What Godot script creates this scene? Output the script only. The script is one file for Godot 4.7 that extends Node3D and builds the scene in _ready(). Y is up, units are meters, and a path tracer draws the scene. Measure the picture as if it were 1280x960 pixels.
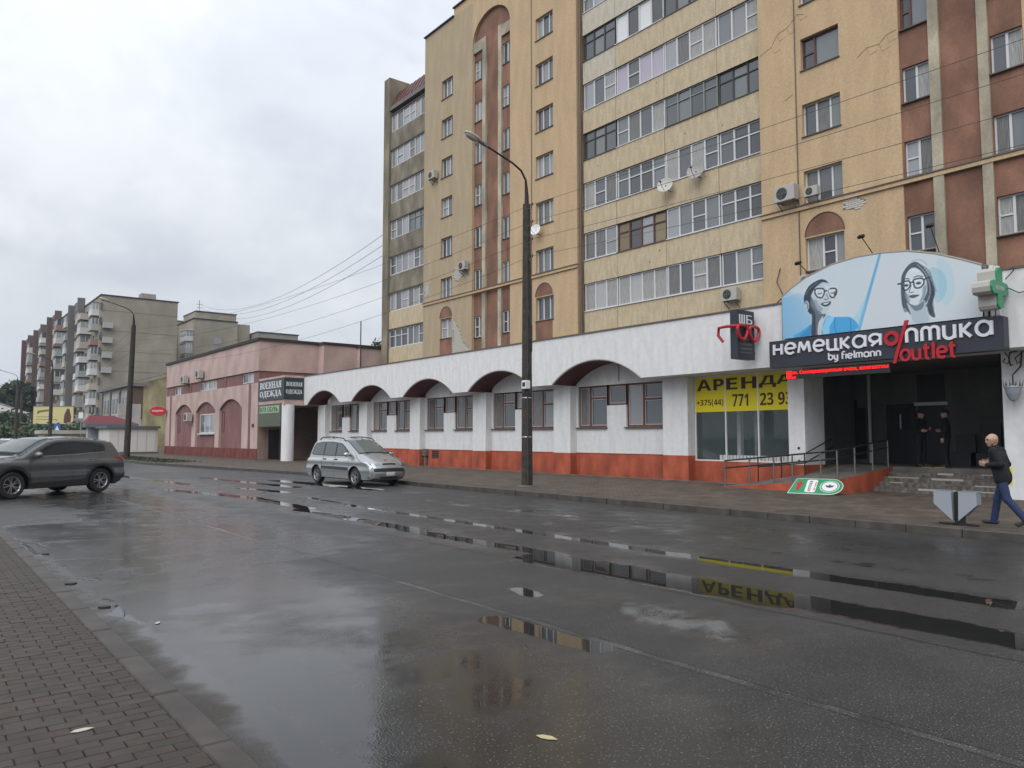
extends Node3D

# ---------------------------------------------------------------- mesh building
class B:
	var v := PackedVector3Array()
	var n := PackedVector3Array()
	var uv := PackedVector2Array()
	var c := PackedColorArray()
	var col := Color.WHITE
	var xf := Transform3D.IDENTITY
	var tinted := false

	func tri(p: Vector3, q: Vector3, r: Vector3, np: Vector3, nq: Vector3, nr: Vector3, u := Vector2.ZERO, w := Vector2.ZERO, x := Vector2.ZERO) -> void:
		if (q - p).cross(r - p).dot(np + nq + nr) > 0.0:
			var t := q; q = r; r = t
			t = nq; nq = nr; nr = t
			var s := w; w = x; x = s
		v.push_back(xf * p); v.push_back(xf * q); v.push_back(xf * r)
		n.push_back((xf.basis * np).normalized()); n.push_back((xf.basis * nq).normalized()); n.push_back((xf.basis * nr).normalized())
		uv.push_back(u); uv.push_back(w); uv.push_back(x)
		if tinted:
			c.push_back(col); c.push_back(col); c.push_back(col)

	func quad(a: Vector3, b: Vector3, d: Vector3, e: Vector3, nn: Vector3, u0 := Vector2(0, 1), u1 := Vector2(1, 0)) -> void:
		tri(a, b, d, nn, nn, nn, u0, Vector2(u1.x, u0.y), u1)
		tri(a, d, e, nn, nn, nn, u0, u1, Vector2(u0.x, u1.y))

	func flat(a: Vector3, b: Vector3, d: Vector3, e: Vector3, away: Vector3) -> void:
		# quad whose normal is computed and points away from the point
		var nn := (b - a).cross(d - a)
		if nn.length_squared() < 1e-14:
			nn = (d - a).cross(e - a)
		nn = nn.normalized()
		if nn.dot((a + d) * 0.5 - away) < 0.0:
			nn = -nn
		quad(a, b, d, e, nn)

	func box(lo: Vector3, hi: Vector3) -> void:
		var x0 := lo.x; var y0 := lo.y; var z0 := lo.z
		var x1 := hi.x; var y1 := hi.y; var z1 := hi.z
		quad(Vector3(x0, y0, z1), Vector3(x1, y0, z1), Vector3(x1, y1, z1), Vector3(x0, y1, z1), Vector3.BACK)
		quad(Vector3(x1, y0, z0), Vector3(x0, y0, z0), Vector3(x0, y1, z0), Vector3(x1, y1, z0), Vector3.FORWARD)
		quad(Vector3(x1, y0, z1), Vector3(x1, y0, z0), Vector3(x1, y1, z0), Vector3(x1, y1, z1), Vector3.RIGHT)
		quad(Vector3(x0, y0, z0), Vector3(x0, y0, z1), Vector3(x0, y1, z1), Vector3(x0, y1, z0), Vector3.LEFT)
		quad(Vector3(x0, y1, z1), Vector3(x1, y1, z1), Vector3(x1, y1, z0), Vector3(x0, y1, z0), Vector3.UP)
		quad(Vector3(x0, y0, z0), Vector3(x1, y0, z0), Vector3(x1, y0, z1), Vector3(x0, y0, z1), Vector3.DOWN)

	func chamfer(lo: Vector3, hi: Vector3, r: float) -> void:
		# box with a chamfered top edge
		box(lo, Vector3(hi.x, hi.y - r, hi.z))
		var a := [Vector3(lo.x, hi.y - r, lo.z), Vector3(hi.x, hi.y - r, lo.z), Vector3(hi.x, hi.y - r, hi.z), Vector3(lo.x, hi.y - r, hi.z)]
		var t := [Vector3(lo.x + r, hi.y, lo.z + r), Vector3(hi.x - r, hi.y, lo.z + r), Vector3(hi.x - r, hi.y, hi.z - r), Vector3(lo.x + r, hi.y, hi.z - r)]
		quad(t[0], t[1], t[2], t[3], Vector3.UP)
		var mid := (lo + hi) * 0.5
		for k in 4:
			flat(a[k], a[(k + 1) % 4], t[(k + 1) % 4], t[k], mid)

	func bar(p: Vector3, q: Vector3, w: float, h: float, up := Vector3.UP) -> void:
		var d := (q - p)
		var l := d.length()
		d /= l
		var s := d.cross(up)
		if s.length() < 1e-4:
			s = d.cross(Vector3.RIGHT)
		s = s.normalized()
		var u := s.cross(d).normalized()
		var keep := xf
		xf = keep * Transform3D(Basis(s, u, -d), (p + q) * 0.5)
		box(Vector3(-w / 2, -h / 2, -l / 2), Vector3(w / 2, h / 2, l / 2))
		xf = keep

	func tube(pts: Array, rads: Array, sides := 8, caps := true) -> void:
		var rings := []
		var nrm := []
		var last := Vector3.ZERO
		for i in pts.size():
			var p: Vector3 = pts[i]
			var d: Vector3 = (pts[mini(i + 1, pts.size() - 1)] - pts[maxi(i - 1, 0)]).normalized()
			var s := d.cross(Vector3.UP)
			if last != Vector3.ZERO:
				s = last - d * last.dot(d)
			elif s.length() < 0.05:
				s = d.cross(Vector3.RIGHT)
			s = s.normalized()
			last = s
			var u := s.cross(d)
			var rr: float = rads[mini(i, rads.size() - 1)]
			var ring := PackedVector3Array()
			var rn := PackedVector3Array()
			for k in sides:
				var a := TAU * k / sides
				var o := s * cos(a) + u * sin(a)
				rn.push_back(o)
				ring.push_back(p + o * rr)
			rings.append(ring); nrm.append(rn)
		for i in pts.size() - 1:
			for k in sides:
				var k2 := (k + 1) % sides
				tri(rings[i][k], rings[i][k2], rings[i + 1][k2], nrm[i][k], nrm[i][k2], nrm[i + 1][k2])
				tri(rings[i][k], rings[i + 1][k2], rings[i + 1][k], nrm[i][k], nrm[i + 1][k2], nrm[i + 1][k])
		if caps:
			for e in [0, pts.size() - 1]:
				var d: Vector3 = (pts[e] - pts[1 if e == 0 else pts.size() - 2]).normalized()
				for k in sides:
					tri(pts[e], rings[e][k], rings[e][(k + 1) % sides], d, d, d)

	func lathe(profile: Array, sides := 20, soft := true) -> void:
		# profile: Vector2(radius, height) round the y axis
		for i in profile.size() - 1:
			var p: Vector2 = profile[i]
			var q: Vector2 = profile[i + 1]
			var nn := Vector2(q.y - p.y, -(q.x - p.x)).normalized()
			for k in sides:
				var a := TAU * k / sides
				var b := TAU * (k + 1) / sides
				var ca := Vector3(cos(a), 0, sin(a))
				var cb := Vector3(cos(b), 0, sin(b))
				var na := ca * nn.x + Vector3.UP * nn.y
				var nb := cb * nn.x + Vector3.UP * nn.y
				if not soft:
					na = (na + nb).normalized(); nb = na
				var pa := ca * p.x + Vector3.UP * p.y
				var pb := cb * p.x + Vector3.UP * p.y
				var qa := ca * q.x + Vector3.UP * q.y
				var qb := cb * q.x + Vector3.UP * q.y
				if q.x > 1e-5:
					tri(pa, qb, qa, na, nb, na)
				if p.x > 1e-5:
					tri(pa, pb, qb, na, nb, nb)

	func ball(at: Vector3, r: Vector3, rings := 8, sides := 12) -> void:
		for i in rings:
			var t0 := PI * i / rings
			var t1 := PI * (i + 1) / rings
			for k in sides:
				var a := TAU * k / sides
				var b := TAU * (k + 1) / sides
				var d := [Vector3(sin(t0) * cos(a), cos(t0), sin(t0) * sin(a)), Vector3(sin(t0) * cos(b), cos(t0), sin(t0) * sin(b)), Vector3(sin(t1) * cos(b), cos(t1), sin(t1) * sin(b)), Vector3(sin(t1) * cos(a), cos(t1), sin(t1) * sin(a))]
				if i > 0:
					tri(at + d[0] * r, at + d[1] * r, at + d[2] * r, d[0] / r, d[1] / r, d[2] / r)
				if i < rings - 1:
					tri(at + d[0] * r, at + d[2] * r, at + d[3] * r, d[0] / r, d[2] / r, d[3] / r)

	func prism(poly: PackedVector2Array, z0: float, z1: float, back := true) -> void:
		# polygon in x-y, extruded along z (front face at z1)
		var ix := Geometry2D.triangulate_polygon(poly)
		for i in range(0, ix.size(), 3):
			var a := poly[ix[i]]; var b := poly[ix[i + 1]]; var d := poly[ix[i + 2]]
			tri(Vector3(a.x, a.y, z1), Vector3(b.x, b.y, z1), Vector3(d.x, d.y, z1), Vector3.BACK, Vector3.BACK, Vector3.BACK)
			if back:
				tri(Vector3(a.x, a.y, z0), Vector3(b.x, b.y, z0), Vector3(d.x, d.y, z0), Vector3.FORWARD, Vector3.FORWARD, Vector3.FORWARD)
		var turn := -1.0 if Geometry2D.is_polygon_clockwise(poly) else 1.0
		for i in poly.size():
			var a := poly[i]
			var b := poly[(i + 1) % poly.size()]
			var d := (b - a)
			var nn := Vector3(d.y, -d.x, 0).normalized() * turn
			quad(Vector3(a.x, a.y, z0), Vector3(b.x, b.y, z0), Vector3(b.x, b.y, z1), Vector3(a.x, a.y, z1), nn)

	func wall(x0: float, x1: float, y0: float, y1: float, z: float, holes: Array, reveal: float) -> void:
		# wall sheet in x-y that faces +z, with rectangular holes [x0, x1, y0, y1] whose reveals go back by `reveal`
		var xs := [x0, x1]
		var ys := [y0, y1]
		for h in holes:
			for k in 2:
				if h[k] > x0 and h[k] < x1 and not h[k] in xs: xs.append(h[k])
				if h[2 + k] > y0 and h[2 + k] < y1 and not h[2 + k] in ys: ys.append(h[2 + k])
		xs.sort(); ys.sort()
		for j in ys.size() - 1:
			var start := -1
			for i in xs.size():
				var solid := i < xs.size() - 1
				if solid:
					var mx: float = (xs[i] + xs[i + 1]) / 2
					var my: float = (ys[j] + ys[j + 1]) / 2
					for h in holes:
						if mx > h[0] and mx < h[1] and my > h[2] and my < h[3]:
							solid = false
							break
				if solid and start < 0:
					start = i
				elif not solid and start >= 0:
					quad(Vector3(xs[start], ys[j], z), Vector3(xs[i], ys[j], z), Vector3(xs[i], ys[j + 1], z), Vector3(xs[start], ys[j + 1], z), Vector3.BACK)
					start = -1
		var zz := z - reveal
		for h in holes:
			var a: float = h[0]; var b: float = h[1]; var d: float = h[2]; var e: float = h[3]
			quad(Vector3(a, d, z), Vector3(a, d, zz), Vector3(a, e, zz), Vector3(a, e, z), Vector3.RIGHT)
			quad(Vector3(b, d, z), Vector3(b, d, zz), Vector3(b, e, zz), Vector3(b, e, z), Vector3.LEFT)
			quad(Vector3(a, d, z), Vector3(b, d, z), Vector3(b, d, zz), Vector3(a, d, zz), Vector3.UP)
			quad(Vector3(a, e, z), Vector3(b, e, z), Vector3(b, e, zz), Vector3(a, e, zz), Vector3.DOWN)

	func mesh() -> ArrayMesh:
		var m := ArrayMesh.new()
		if v.is_empty():
			return m
		var a := []
		a.resize(Mesh.ARRAY_MAX)
		a[Mesh.ARRAY_VERTEX] = v
		a[Mesh.ARRAY_NORMAL] = n
		a[Mesh.ARRAY_TEX_UV] = uv
		if tinted:
			a[Mesh.ARRAY_COLOR] = c
		m.add_surface_from_arrays(Mesh.PRIMITIVE_TRIANGLES, a)
		return m


var names := {}
var M := {}
var rng := RandomNumberGenerator.new()
var unit_pane: ArrayMesh


func numbered(called: String, parent: Node) -> String:
	var key := str(parent.get_instance_id()) + called
	var k: int = names.get(key, 0)
	names[key] = k + 1
	return called if k == 0 else "%s_%03d" % [called, k]


func obj(called: String, b, m: Material, parent: Node = self) -> MeshInstance3D:
	var o := MeshInstance3D.new()
	o.name = numbered(called, parent)
	var me: Mesh = b.mesh() if b is B else b
	o.mesh = me
	o.material_override = m
	parent.add_child(o, true)
	return o


func thing(called: String, label: String, category: String, at := Vector3.ZERO, turn := 0.0, group := "") -> Node3D:
	var o := Node3D.new()
	o.name = numbered(called, self)
	add_child(o, true)
	o.position = at
	o.rotation.y = turn
	tag(o, label, category, group)
	return o


func group_node(called: String) -> Node3D:
	var o := Node3D.new()
	o.name = numbered(called, self)
	add_child(o, true)
	return o


func tag(o: Node, label: String, category: String, group := "") -> void:
	o.set_meta("label", label)
	o.set_meta("category", category)
	if group:
		o.set_meta("group", group)


func struct(called: String, b, m: Material) -> MeshInstance3D:
	var o := obj(called, b, m)
	o.set_meta("kind", "structure")
	return o


func dup(o: Node3D, label: String, at: Vector3, turn := 0.0) -> Node3D:
	var r: Node3D = o.duplicate()
	var plain: String = String(o.name)
	r.name = numbered(plain, self)
	add_child(r, true)
	r.position = at
	r.rotation.y = turn
	r.set_meta("label", label)
	return r


# ---------------------------------------------------------------- materials
func noise_tex(freq: float, seed_: int, lo: float, hi: float, size := 512, oct := 5, kind := FastNoiseLite.TYPE_SIMPLEX_SMOOTH, warp := 0.0, tint := Color.WHITE) -> NoiseTexture2D:
	var f := FastNoiseLite.new()
	f.noise_type = kind
	f.frequency = freq
	f.seed = seed_
	f.fractal_octaves = oct
	f.domain_warp_enabled = warp > 0.0
	f.domain_warp_amplitude = warp
	var t := NoiseTexture2D.new()
	t.width = size; t.height = size
	t.seamless = true
	t.noise = f
	var g := Gradient.new()
	g.set_color(0, Color(lo, lo, lo) * tint)
	g.set_color(1, Color(hi, hi, hi))
	t.color_ramp = g
	return t


func lin(r: float, g: float, b: float) -> Color:
	return Color(r, g, b).linear_to_srgb()


func mat(c: Color, rough := 0.8, metal := 0.0) -> StandardMaterial3D:
	var m := StandardMaterial3D.new()
	m.albedo_color = c
	m.roughness = rough
	m.metallic = metal
	return m


func plaster(c: Color, rough: float, fine: Texture2D, fine_size: float, coarse: Texture2D, coarse_size: float, bump := 0.0) -> StandardMaterial3D:
	var m := mat(c, rough)
	m.albedo_texture = fine
	m.uv1_triplanar = true
	m.uv1_world_triplanar = true
	m.uv1_scale = Vector3.ONE / fine_size
	if bump != 0.0:
		m.heightmap_enabled = true
		m.heightmap_texture = fine
		m.heightmap_scale = bump
	if coarse:
		m.detail_enabled = true
		m.detail_blend_mode = BaseMaterial3D.BLEND_MODE_MUL
		m.detail_uv_layer = BaseMaterial3D.DETAIL_UV_2
		m.detail_albedo = coarse
		m.uv2_triplanar = true
		m.uv2_world_triplanar = true
		m.uv2_scale = Vector3(1.0 / coarse_size, 1.0 / (coarse_size * 1.7), 1.0 / coarse_size)
	return m


func streaked(c: Color, fine: Texture2D, fine_size: float, coarse: Texture2D, across: float, down: float, own := Vector3.ZERO) -> StandardMaterial3D:
	# plaster whose weathering runs down in streaks
	var m := plaster(c, 0.9, fine, fine_size, coarse, across)
	m.uv2_scale = Vector3(1.0 / across, 1.0 / down, 1.0 / across)
	if own != Vector3.ZERO:
		m.uv1_scale = own
	return m


func glow(c: Color, e: float) -> StandardMaterial3D:
	var m := mat(c, 0.5)
	m.emission_enabled = true
	m.emission = c
	m.emission_energy_multiplier = e
	return m


func make_materials() -> void:
	var fine := noise_tex(0.03, 3, 0.90, 1.0)
	var clean := noise_tex(0.008, 29, 0.91, 1.0, 512, 5, FastNoiseLite.TYPE_SIMPLEX_SMOOTH, 30.0)
	var drip := noise_tex(0.014, 41, 0.925, 1.0, 512, 6, FastNoiseLite.TYPE_SIMPLEX_SMOOTH, 20.0)
	var faint := noise_tex(0.02, 8, 0.955, 1.0)
	var folds := noise_tex(0.05, 61, 0.68, 1.0, 256, 2)
	var grit := noise_tex(0.12, 5, 0.70, 1.0, 512, 4)
	var stain := noise_tex(0.006, 11, 0.66, 1.0, 512, 6, FastNoiseLite.TYPE_SIMPLEX_SMOOTH, 30.0)
	var stain2 := noise_tex(0.012, 17, 0.87, 1.0, 512, 6, FastNoiseLite.TYPE_SIMPLEX_SMOOTH, 40.0)
	var soft := noise_tex(0.006, 23, 0.84, 1.0, 512, 5, FastNoiseLite.TYPE_SIMPLEX_SMOOTH, 30.0)
	var blotch := noise_tex(0.016, 31, 0.52, 1.0, 512, 6, FastNoiseLite.TYPE_SIMPLEX_SMOOTH, 40.0)
	M.yellow = streaked(lin(0.625, 0.455, 0.275), fine, 2.3, clean, 3.4, 15.0)
	M.yellow_left = streaked(lin(0.50, 0.395, 0.262), fine, 2.3, clean, 3.4, 15.0)
	M.yellow_panel = streaked(lin(0.66, 0.54, 0.365), fine, 2.1, stain2, 2.2, 7.0)
	M.white_panel = streaked(lin(0.66, 0.60, 0.49), fine, 2.1, stain2, 2.2, 7.0)
	M.grey_panel = plaster(lin(0.34, 0.30, 0.225), 0.9, fine, 2.1, stain, 5.0, 0.5)
	M.grey_wall = plaster(lin(0.36, 0.31, 0.22), 0.9, fine, 2.1, stain, 9.0, 0.5)
	M.brick_red = plaster(lin(0.365, 0.188, 0.125), 0.9, fine, 1.9, stain, 6.0, 0.6)
	M.cream = plaster(lin(0.64, 0.57, 0.43), 0.88, fine, 2.0, stain, 6.0, 0.4)
	M.white_wall = streaked(lin(0.765, 0.77, 0.775), faint, 3.0, drip, 2.6, 13.0)
	M.plinth = plaster(lin(0.60, 0.128, 0.060), 0.75, fine, 1.4, stain, 3.0, 0.5)
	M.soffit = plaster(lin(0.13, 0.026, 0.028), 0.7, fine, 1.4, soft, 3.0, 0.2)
	M.pink = plaster(lin(0.585, 0.43, 0.39), 0.88, faint, 2.6, soft, 7.0, 0.1)
	M.pink_dark = plaster(lin(0.275, 0.14, 0.128), 0.85, fine, 2.6, soft, 6.0, 0.3)
	M.pink_plinth = plaster(lin(0.25, 0.062, 0.05), 0.8, fine, 1.5, stain, 3.0, 0.3)
	M.concrete = plaster(lin(0.27, 0.25, 0.22), 0.85, grit, 1.1, stain, 3.0, 0.5)
	M.pole = plaster(lin(0.105, 0.088, 0.07), 0.8, grit, 0.7, blotch, 1.6, 0.6)
	M.step = plaster(lin(0.30, 0.27, 0.235), 0.75, grit, 0.9, blotch, 1.5, 0.6)
	M.paving = plaster(lin(0.22, 0.175, 0.14), 0.5, grit, 0.8, stain, 2.6, 0.5)
	M.kerb = plaster(lin(0.09, 0.071, 0.056), 0.55, grit, 0.6, stain, 1.7, 0.6)
	M.kerb_far = plaster(lin(0.135, 0.12, 0.102), 0.5, grit, 0.6, stain, 1.7, 0.6)
	M.joint = plaster(lin(0.04, 0.031, 0.024), 0.8, grit, 0.5, null, 1.0)
	M.paver = [plaster(lin(0.078, 0.053, 0.037), 0.66, grit, 0.35, stain, 1.3, 0.5), plaster(lin(0.094, 0.064, 0.045), 0.7, grit, 0.31, stain, 1.1, 0.5), plaster(lin(0.068, 0.048, 0.035), 0.62, grit, 0.38, stain, 1.5, 0.5)]
	M.dirt = plaster(lin(0.05, 0.042, 0.033), 0.7, grit, 0.5, stain, 2.0, 0.5)
	M.lump = plaster(lin(0.075, 0.068, 0.06), 0.8, grit, 0.3, stain, 1.0, 0.8)
	M.grass = plaster(lin(0.07, 0.085, 0.03), 0.95, grit, 0.9, stain, 4.0, 0.0)
	M.far_beige = plaster(lin(0.40, 0.355, 0.28), 0.92, fine, 3.0, soft, 16.0)
	M.far_grey = plaster(lin(0.38, 0.355, 0.31), 0.92, fine, 3.0, soft, 16.0)
	M.far_brown = plaster(lin(0.185, 0.125, 0.108), 0.92, fine, 3.0, soft, 14.0)
	M.far_red = plaster(lin(0.175, 0.095, 0.092), 0.92, fine, 3.0, soft, 14.0)
	M.far_slate = plaster(lin(0.21, 0.205, 0.20), 0.92, fine, 3.0, soft, 14.0)
	M.far_pale = plaster(lin(0.52, 0.50, 0.46), 0.9, fine, 3.0, soft, 12.0)
	M.far_yellow = plaster(lin(0.52, 0.44, 0.25), 0.9, fine, 3.0, stain, 7.0)
	M.balcony = [mat(lin(0.55, 0.55, 0.53)), mat(lin(0.38, 0.37, 0.35)), mat(lin(0.46, 0.41, 0.34)), mat(lin(0.33, 0.37, 0.355)), mat(lin(0.29, 0.19, 0.165)), mat(lin(0.62, 0.62, 0.62))]
	M.far_window = mat(lin(0.055, 0.06, 0.065), 0.15)
	M.roof_dark = mat(lin(0.03, 0.026, 0.024), 0.7)
	M.roof_red = plaster(lin(0.16, 0.055, 0.042), 0.5, fine, 1.5, stain, 4.0)
	M.flashing = mat(lin(0.12, 0.09, 0.075), 0.5, 0.0)
	M.pvc = mat(lin(0.58, 0.59, 0.60), 0.35)
	M.wood_frame = plaster(lin(0.115, 0.05, 0.04), 0.6, fine, 0.6, null, 1.0)
	M.dark_frame = mat(lin(0.05, 0.045, 0.043), 0.5)
	M.grey_frame = mat(lin(0.22, 0.24, 0.23), 0.5)
	M.sash = mat(lin(0.46, 0.40, 0.36), 0.5)
	M.sill = mat(lin(0.11, 0.085, 0.07), 0.5, 0.3)
	var gl := []
	for g in [[0.03, 0.036, 0.04], [0.05, 0.055, 0.06], [0.022, 0.022, 0.024], [0.14, 0.145, 0.145], [0.09, 0.10, 0.105], [0.24, 0.24, 0.235], [0.18, 0.185, 0.20]]:
		var pm := mat(lin(g[0] * 1.5 + 0.012, g[1] * 1.5 + 0.014, g[2] * 1.5 + 0.018), 0.03)
		pm.metallic_specular = 0.72
		gl.append(pm)
	M.glass = gl
	M.curtain = streaked(lin(0.46, 0.46, 0.445), folds, 0.5, null, 1.0, 1.0, Vector3(2.6, 0.12, 2.6))
	M.curtain.roughness = 0.05
	M.curtain_dim = streaked(lin(0.22, 0.22, 0.215), folds, 0.5, null, 1.0, 1.0, Vector3(2.2, 0.10, 2.2))
	M.curtain_dim.roughness = 0.04
	M.lilac = mat(lin(0.42, 0.38, 0.46), 0.1)
	M.pane_bright = mat(lin(0.66, 0.68, 0.69), 0.08)
	M.shop_glass = mat(Color(0.75, 0.85, 0.85, 0.08), 0.02)
	M.shop_glass.transparency = BaseMaterial3D.TRANSPARENCY_ALPHA
	M.metal_dark = mat(lin(0.035, 0.034, 0.033), 0.45, 0.6)
	M.metal_grey = mat(lin(0.20, 0.20, 0.20), 0.42, 0.7)
	M.zinc = mat(lin(0.45, 0.46, 0.47), 0.35, 0.8)
	M.white_metal = mat(lin(0.66, 0.66, 0.65), 0.4)
	M.ac_case = mat(lin(0.40, 0.39, 0.36), 0.55)
	M.ac_grey = mat(lin(0.20, 0.20, 0.19), 0.6)
	M.joint_pale = mat(lin(0.17, 0.155, 0.13), 0.9)
	M.bare_brick = plaster(lin(0.72, 0.69, 0.62), 0.9, grit, 0.5, null, 1.0)
	M.cream_grey = plaster(lin(0.42, 0.40, 0.37), 0.85, fine, 1.5, null, 1.0)
	M.frame_old = mat(lin(0.24, 0.22, 0.19), 0.6, 0.2)
	M.pink_porch = plaster(lin(0.36, 0.25, 0.205), 0.85, fine, 2.0, soft, 5.0)
	M.sign_green = mat(lin(0.018, 0.033, 0.034), 0.4)
	M.sign_picture = plaster(lin(0.12, 0.16, 0.09), 0.4, blotch, 1.4, null, 1.0)
	M.far_paving = paving_material(stain)
	M.black = mat(lin(0.012, 0.012, 0.013), 0.6)
	M.rubber = mat(lin(0.018, 0.018, 0.019), 0.75)
	M.navy = mat(lin(0.026, 0.03, 0.043), 0.45)
	M.sign_white = mat(lin(0.68, 0.69, 0.73), 0.4)
	M.sign_red = mat(lin(0.42, 0.012, 0.022), 0.4)
	M.led_red = glow(Color(1.0, 0.06, 0.05), 1.1)
	M.banner_yellow = mat(lin(0.72, 0.60, 0.008), 0.6)
	M.banner_ink = mat(lin(0.05, 0.018, 0.014), 0.6)
	M.cross_green = mat(lin(0.02, 0.24, 0.10), 0.35)
	M.interior = plaster(lin(0.17, 0.17, 0.158), 0.9, fine, 2.0, soft, 4.0)
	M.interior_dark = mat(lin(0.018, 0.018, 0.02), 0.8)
	M.door_dark = mat(lin(0.02, 0.018, 0.022), 0.5)
	M.bin_grey = mat(lin(0.30, 0.33, 0.37), 0.5, 0.2)
	M.leaf = []
	for g in [[0.030, 0.052, 0.018], [0.045, 0.07, 0.026], [0.022, 0.04, 0.016]]:
		var m := mat(lin(g[0], g[1], g[2]), 0.7)
		m.backlight_enabled = true
		m.backlight = Color(0.12, 0.18, 0.06)
		M.leaf.append(m)
	M.bark = mat(lin(0.05, 0.04, 0.03), 0.9)
	M.paint_grey = mat(lin(0.115, 0.124, 0.128), 0.2, 0.4)
	M.paint_silver = mat(lin(0.42, 0.44, 0.45), 0.28, 0.7)
	M.paint_white = mat(lin(0.66, 0.67, 0.68), 0.3)
	for k in ["paint_grey", "paint_silver", "paint_white"]:
		M[k].clearcoat_enabled = true
		M[k].clearcoat = 0.8
		M[k].clearcoat_roughness = 0.06
	M.car_glass = mat(lin(0.02, 0.023, 0.025), 0.03)
	M.car_glass_clear = mat(lin(0.10, 0.115, 0.115), 0.03)
	M.lens = mat(lin(0.30, 0.32, 0.33), 0.06, 0.5)
	M.tail = mat(lin(0.22, 0.012, 0.014), 0.12)
	M.alloy = mat(lin(0.42, 0.42, 0.43), 0.3, 0.8)
	M.trim = mat(lin(0.025, 0.025, 0.026), 0.5)
	M.plate = mat(lin(0.6, 0.6, 0.6), 0.5)
	M.skin = mat(lin(0.42, 0.25, 0.175), 0.5)
	M.skin.subsurf_scatter_enabled = true
	M.skin.subsurf_scatter_strength = 0.1
	M.jacket = plaster(lin(0.013, 0.015, 0.023), 0.9, blotch, 0.5, grit, 0.2, 1.2)
	M.jeans = plaster(lin(0.022, 0.042, 0.12), 0.85, grit, 0.4, null, 1.0)
	M.shoe = mat(lin(0.04, 0.037, 0.035), 0.7)
	M.hair = mat(lin(0.02, 0.015, 0.012), 0.6)
	M.lamp_shell = mat(lin(0.42, 0.40, 0.33), 0.5, 0.3)
	M.lamp_glass = mat(lin(0.42, 0.41, 0.36), 0.25)
	M.stubble = mat(lin(0.25, 0.155, 0.115), 0.7)
	M.eye = mat(lin(0.03, 0.025, 0.02), 0.2)
	M.lip = mat(lin(0.25, 0.09, 0.07), 0.5)
	M.crack = mat(lin(0.30, 0.24, 0.16), 0.9)
	M.cable = mat(lin(0.035, 0.035, 0.036), 0.6)
	unit_pane = ArrayMesh.new()
	var b := B.new()
	b.quad(Vector3(0, 0, 0), Vector3(1, 0, 0), Vector3(1, 1, 0), Vector3(0, 1, 0), Vector3.BACK)
	unit_pane = b.mesh()


func pane(parent: Node3D, x0: float, x1: float, y0: float, y1: float, z: float, m: Material, called := "pane") -> MeshInstance3D:
	var o := obj(called, unit_pane, m, parent)
	o.transform = Transform3D(Basis.from_scale(Vector3(x1 - x0, y1 - y0, 1)), Vector3(x0, y0, z))
	return o


func window(parent: Node3D, x0: float, x1: float, y0: float, y1: float, z: float, cuts: Array, frame: Material, fw: float, transoms := {}, looks: Array = [], called := "window") -> MeshInstance3D:
	# frame with mullions at the fractions `cuts`; transoms: sash number -> fraction of the height
	var b := B.new()
	var d := 0.07
	b.box(Vector3(x0, y0, z - d), Vector3(x1, y0 + fw, z))
	b.box(Vector3(x0, y1 - fw, z - d), Vector3(x1, y1, z))
	b.box(Vector3(x0, y0 + fw, z - d), Vector3(x0 + fw, y1 - fw, z))
	b.box(Vector3(x1 - fw, y0 + fw, z - d), Vector3(x1, y1 - fw, z))
	var xs := [x0 + fw]
	for f in cuts:
		var x: float = lerpf(x0, x1, f)
		b.box(Vector3(x - fw * 0.7, y0 + fw, z - d), Vector3(x + fw * 0.7, y1 - fw, z + 0.005))
		xs.append(x - fw * 0.7); xs.append(x + fw * 0.7)
	xs.append(x1 - fw)
	for s in transoms:
		var y: float = lerpf(y0, y1, transoms[s])
		b.box(Vector3(xs[s * 2], y - fw * 0.5, z - d), Vector3(xs[s * 2 + 1], y + fw * 0.5, z + 0.002))
	var o := obj(called, b, frame, parent)
	for s in cuts.size() + 1:
		var m: Material = looks[s % looks.size()] if looks else M.glass[rng.randi() % 5]
		var zp := z - 0.045 - 0.012 * (s % 2)
		if s in transoms:
			var y: float = lerpf(y0, y1, transoms[s])
			pane(o, xs[s * 2], xs[s * 2 + 1], y0 + fw, y - fw * 0.5, zp, m)
			pane(o, xs[s * 2], xs[s * 2 + 1], y + fw * 0.5, y1 - fw, zp, m)
		else:
			pane(o, xs[s * 2], xs[s * 2 + 1], y0 + fw, y1 - fw, zp, m)
	return o


func text_mesh(s: String, size: float, depth: float, bold := true, font := "Droid Sans") -> TextMesh:
	var f := SystemFont.new()
	f.font_names = PackedStringArray([font])
	f.font_weight = 700 if bold else 400
	var t := TextMesh.new()
	t.font = f
	t.text = s
	t.font_size = 64
	t.pixel_size = size / 64.0
	t.depth = depth
	t.curve_step = 1.0
	return t


func lettering(called: String, s: String, parent: Node, m: Material, box: Rect2, z: float, depth := 0.02, bold := true, basis := Basis.IDENTITY, origin := Vector3.ZERO, font := "Droid Sans") -> MeshInstance3D:
	# text stretched to fill the box (x, y in the sign's own plane)
	var t := text_mesh(s, 1.0, depth, bold, font)
	var a := t.get_aabb()
	var o := obj(called, t, m, parent)
	var k := Vector3(box.size.x / a.size.x, box.size.y / a.size.y, 1.0)
	var local := Transform3D(Basis.from_scale(k), Vector3(box.position.x - a.position.x * k.x, box.position.y - a.position.y * k.y, z))
	o.transform = Transform3D(basis, origin) * local
	return o


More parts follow.
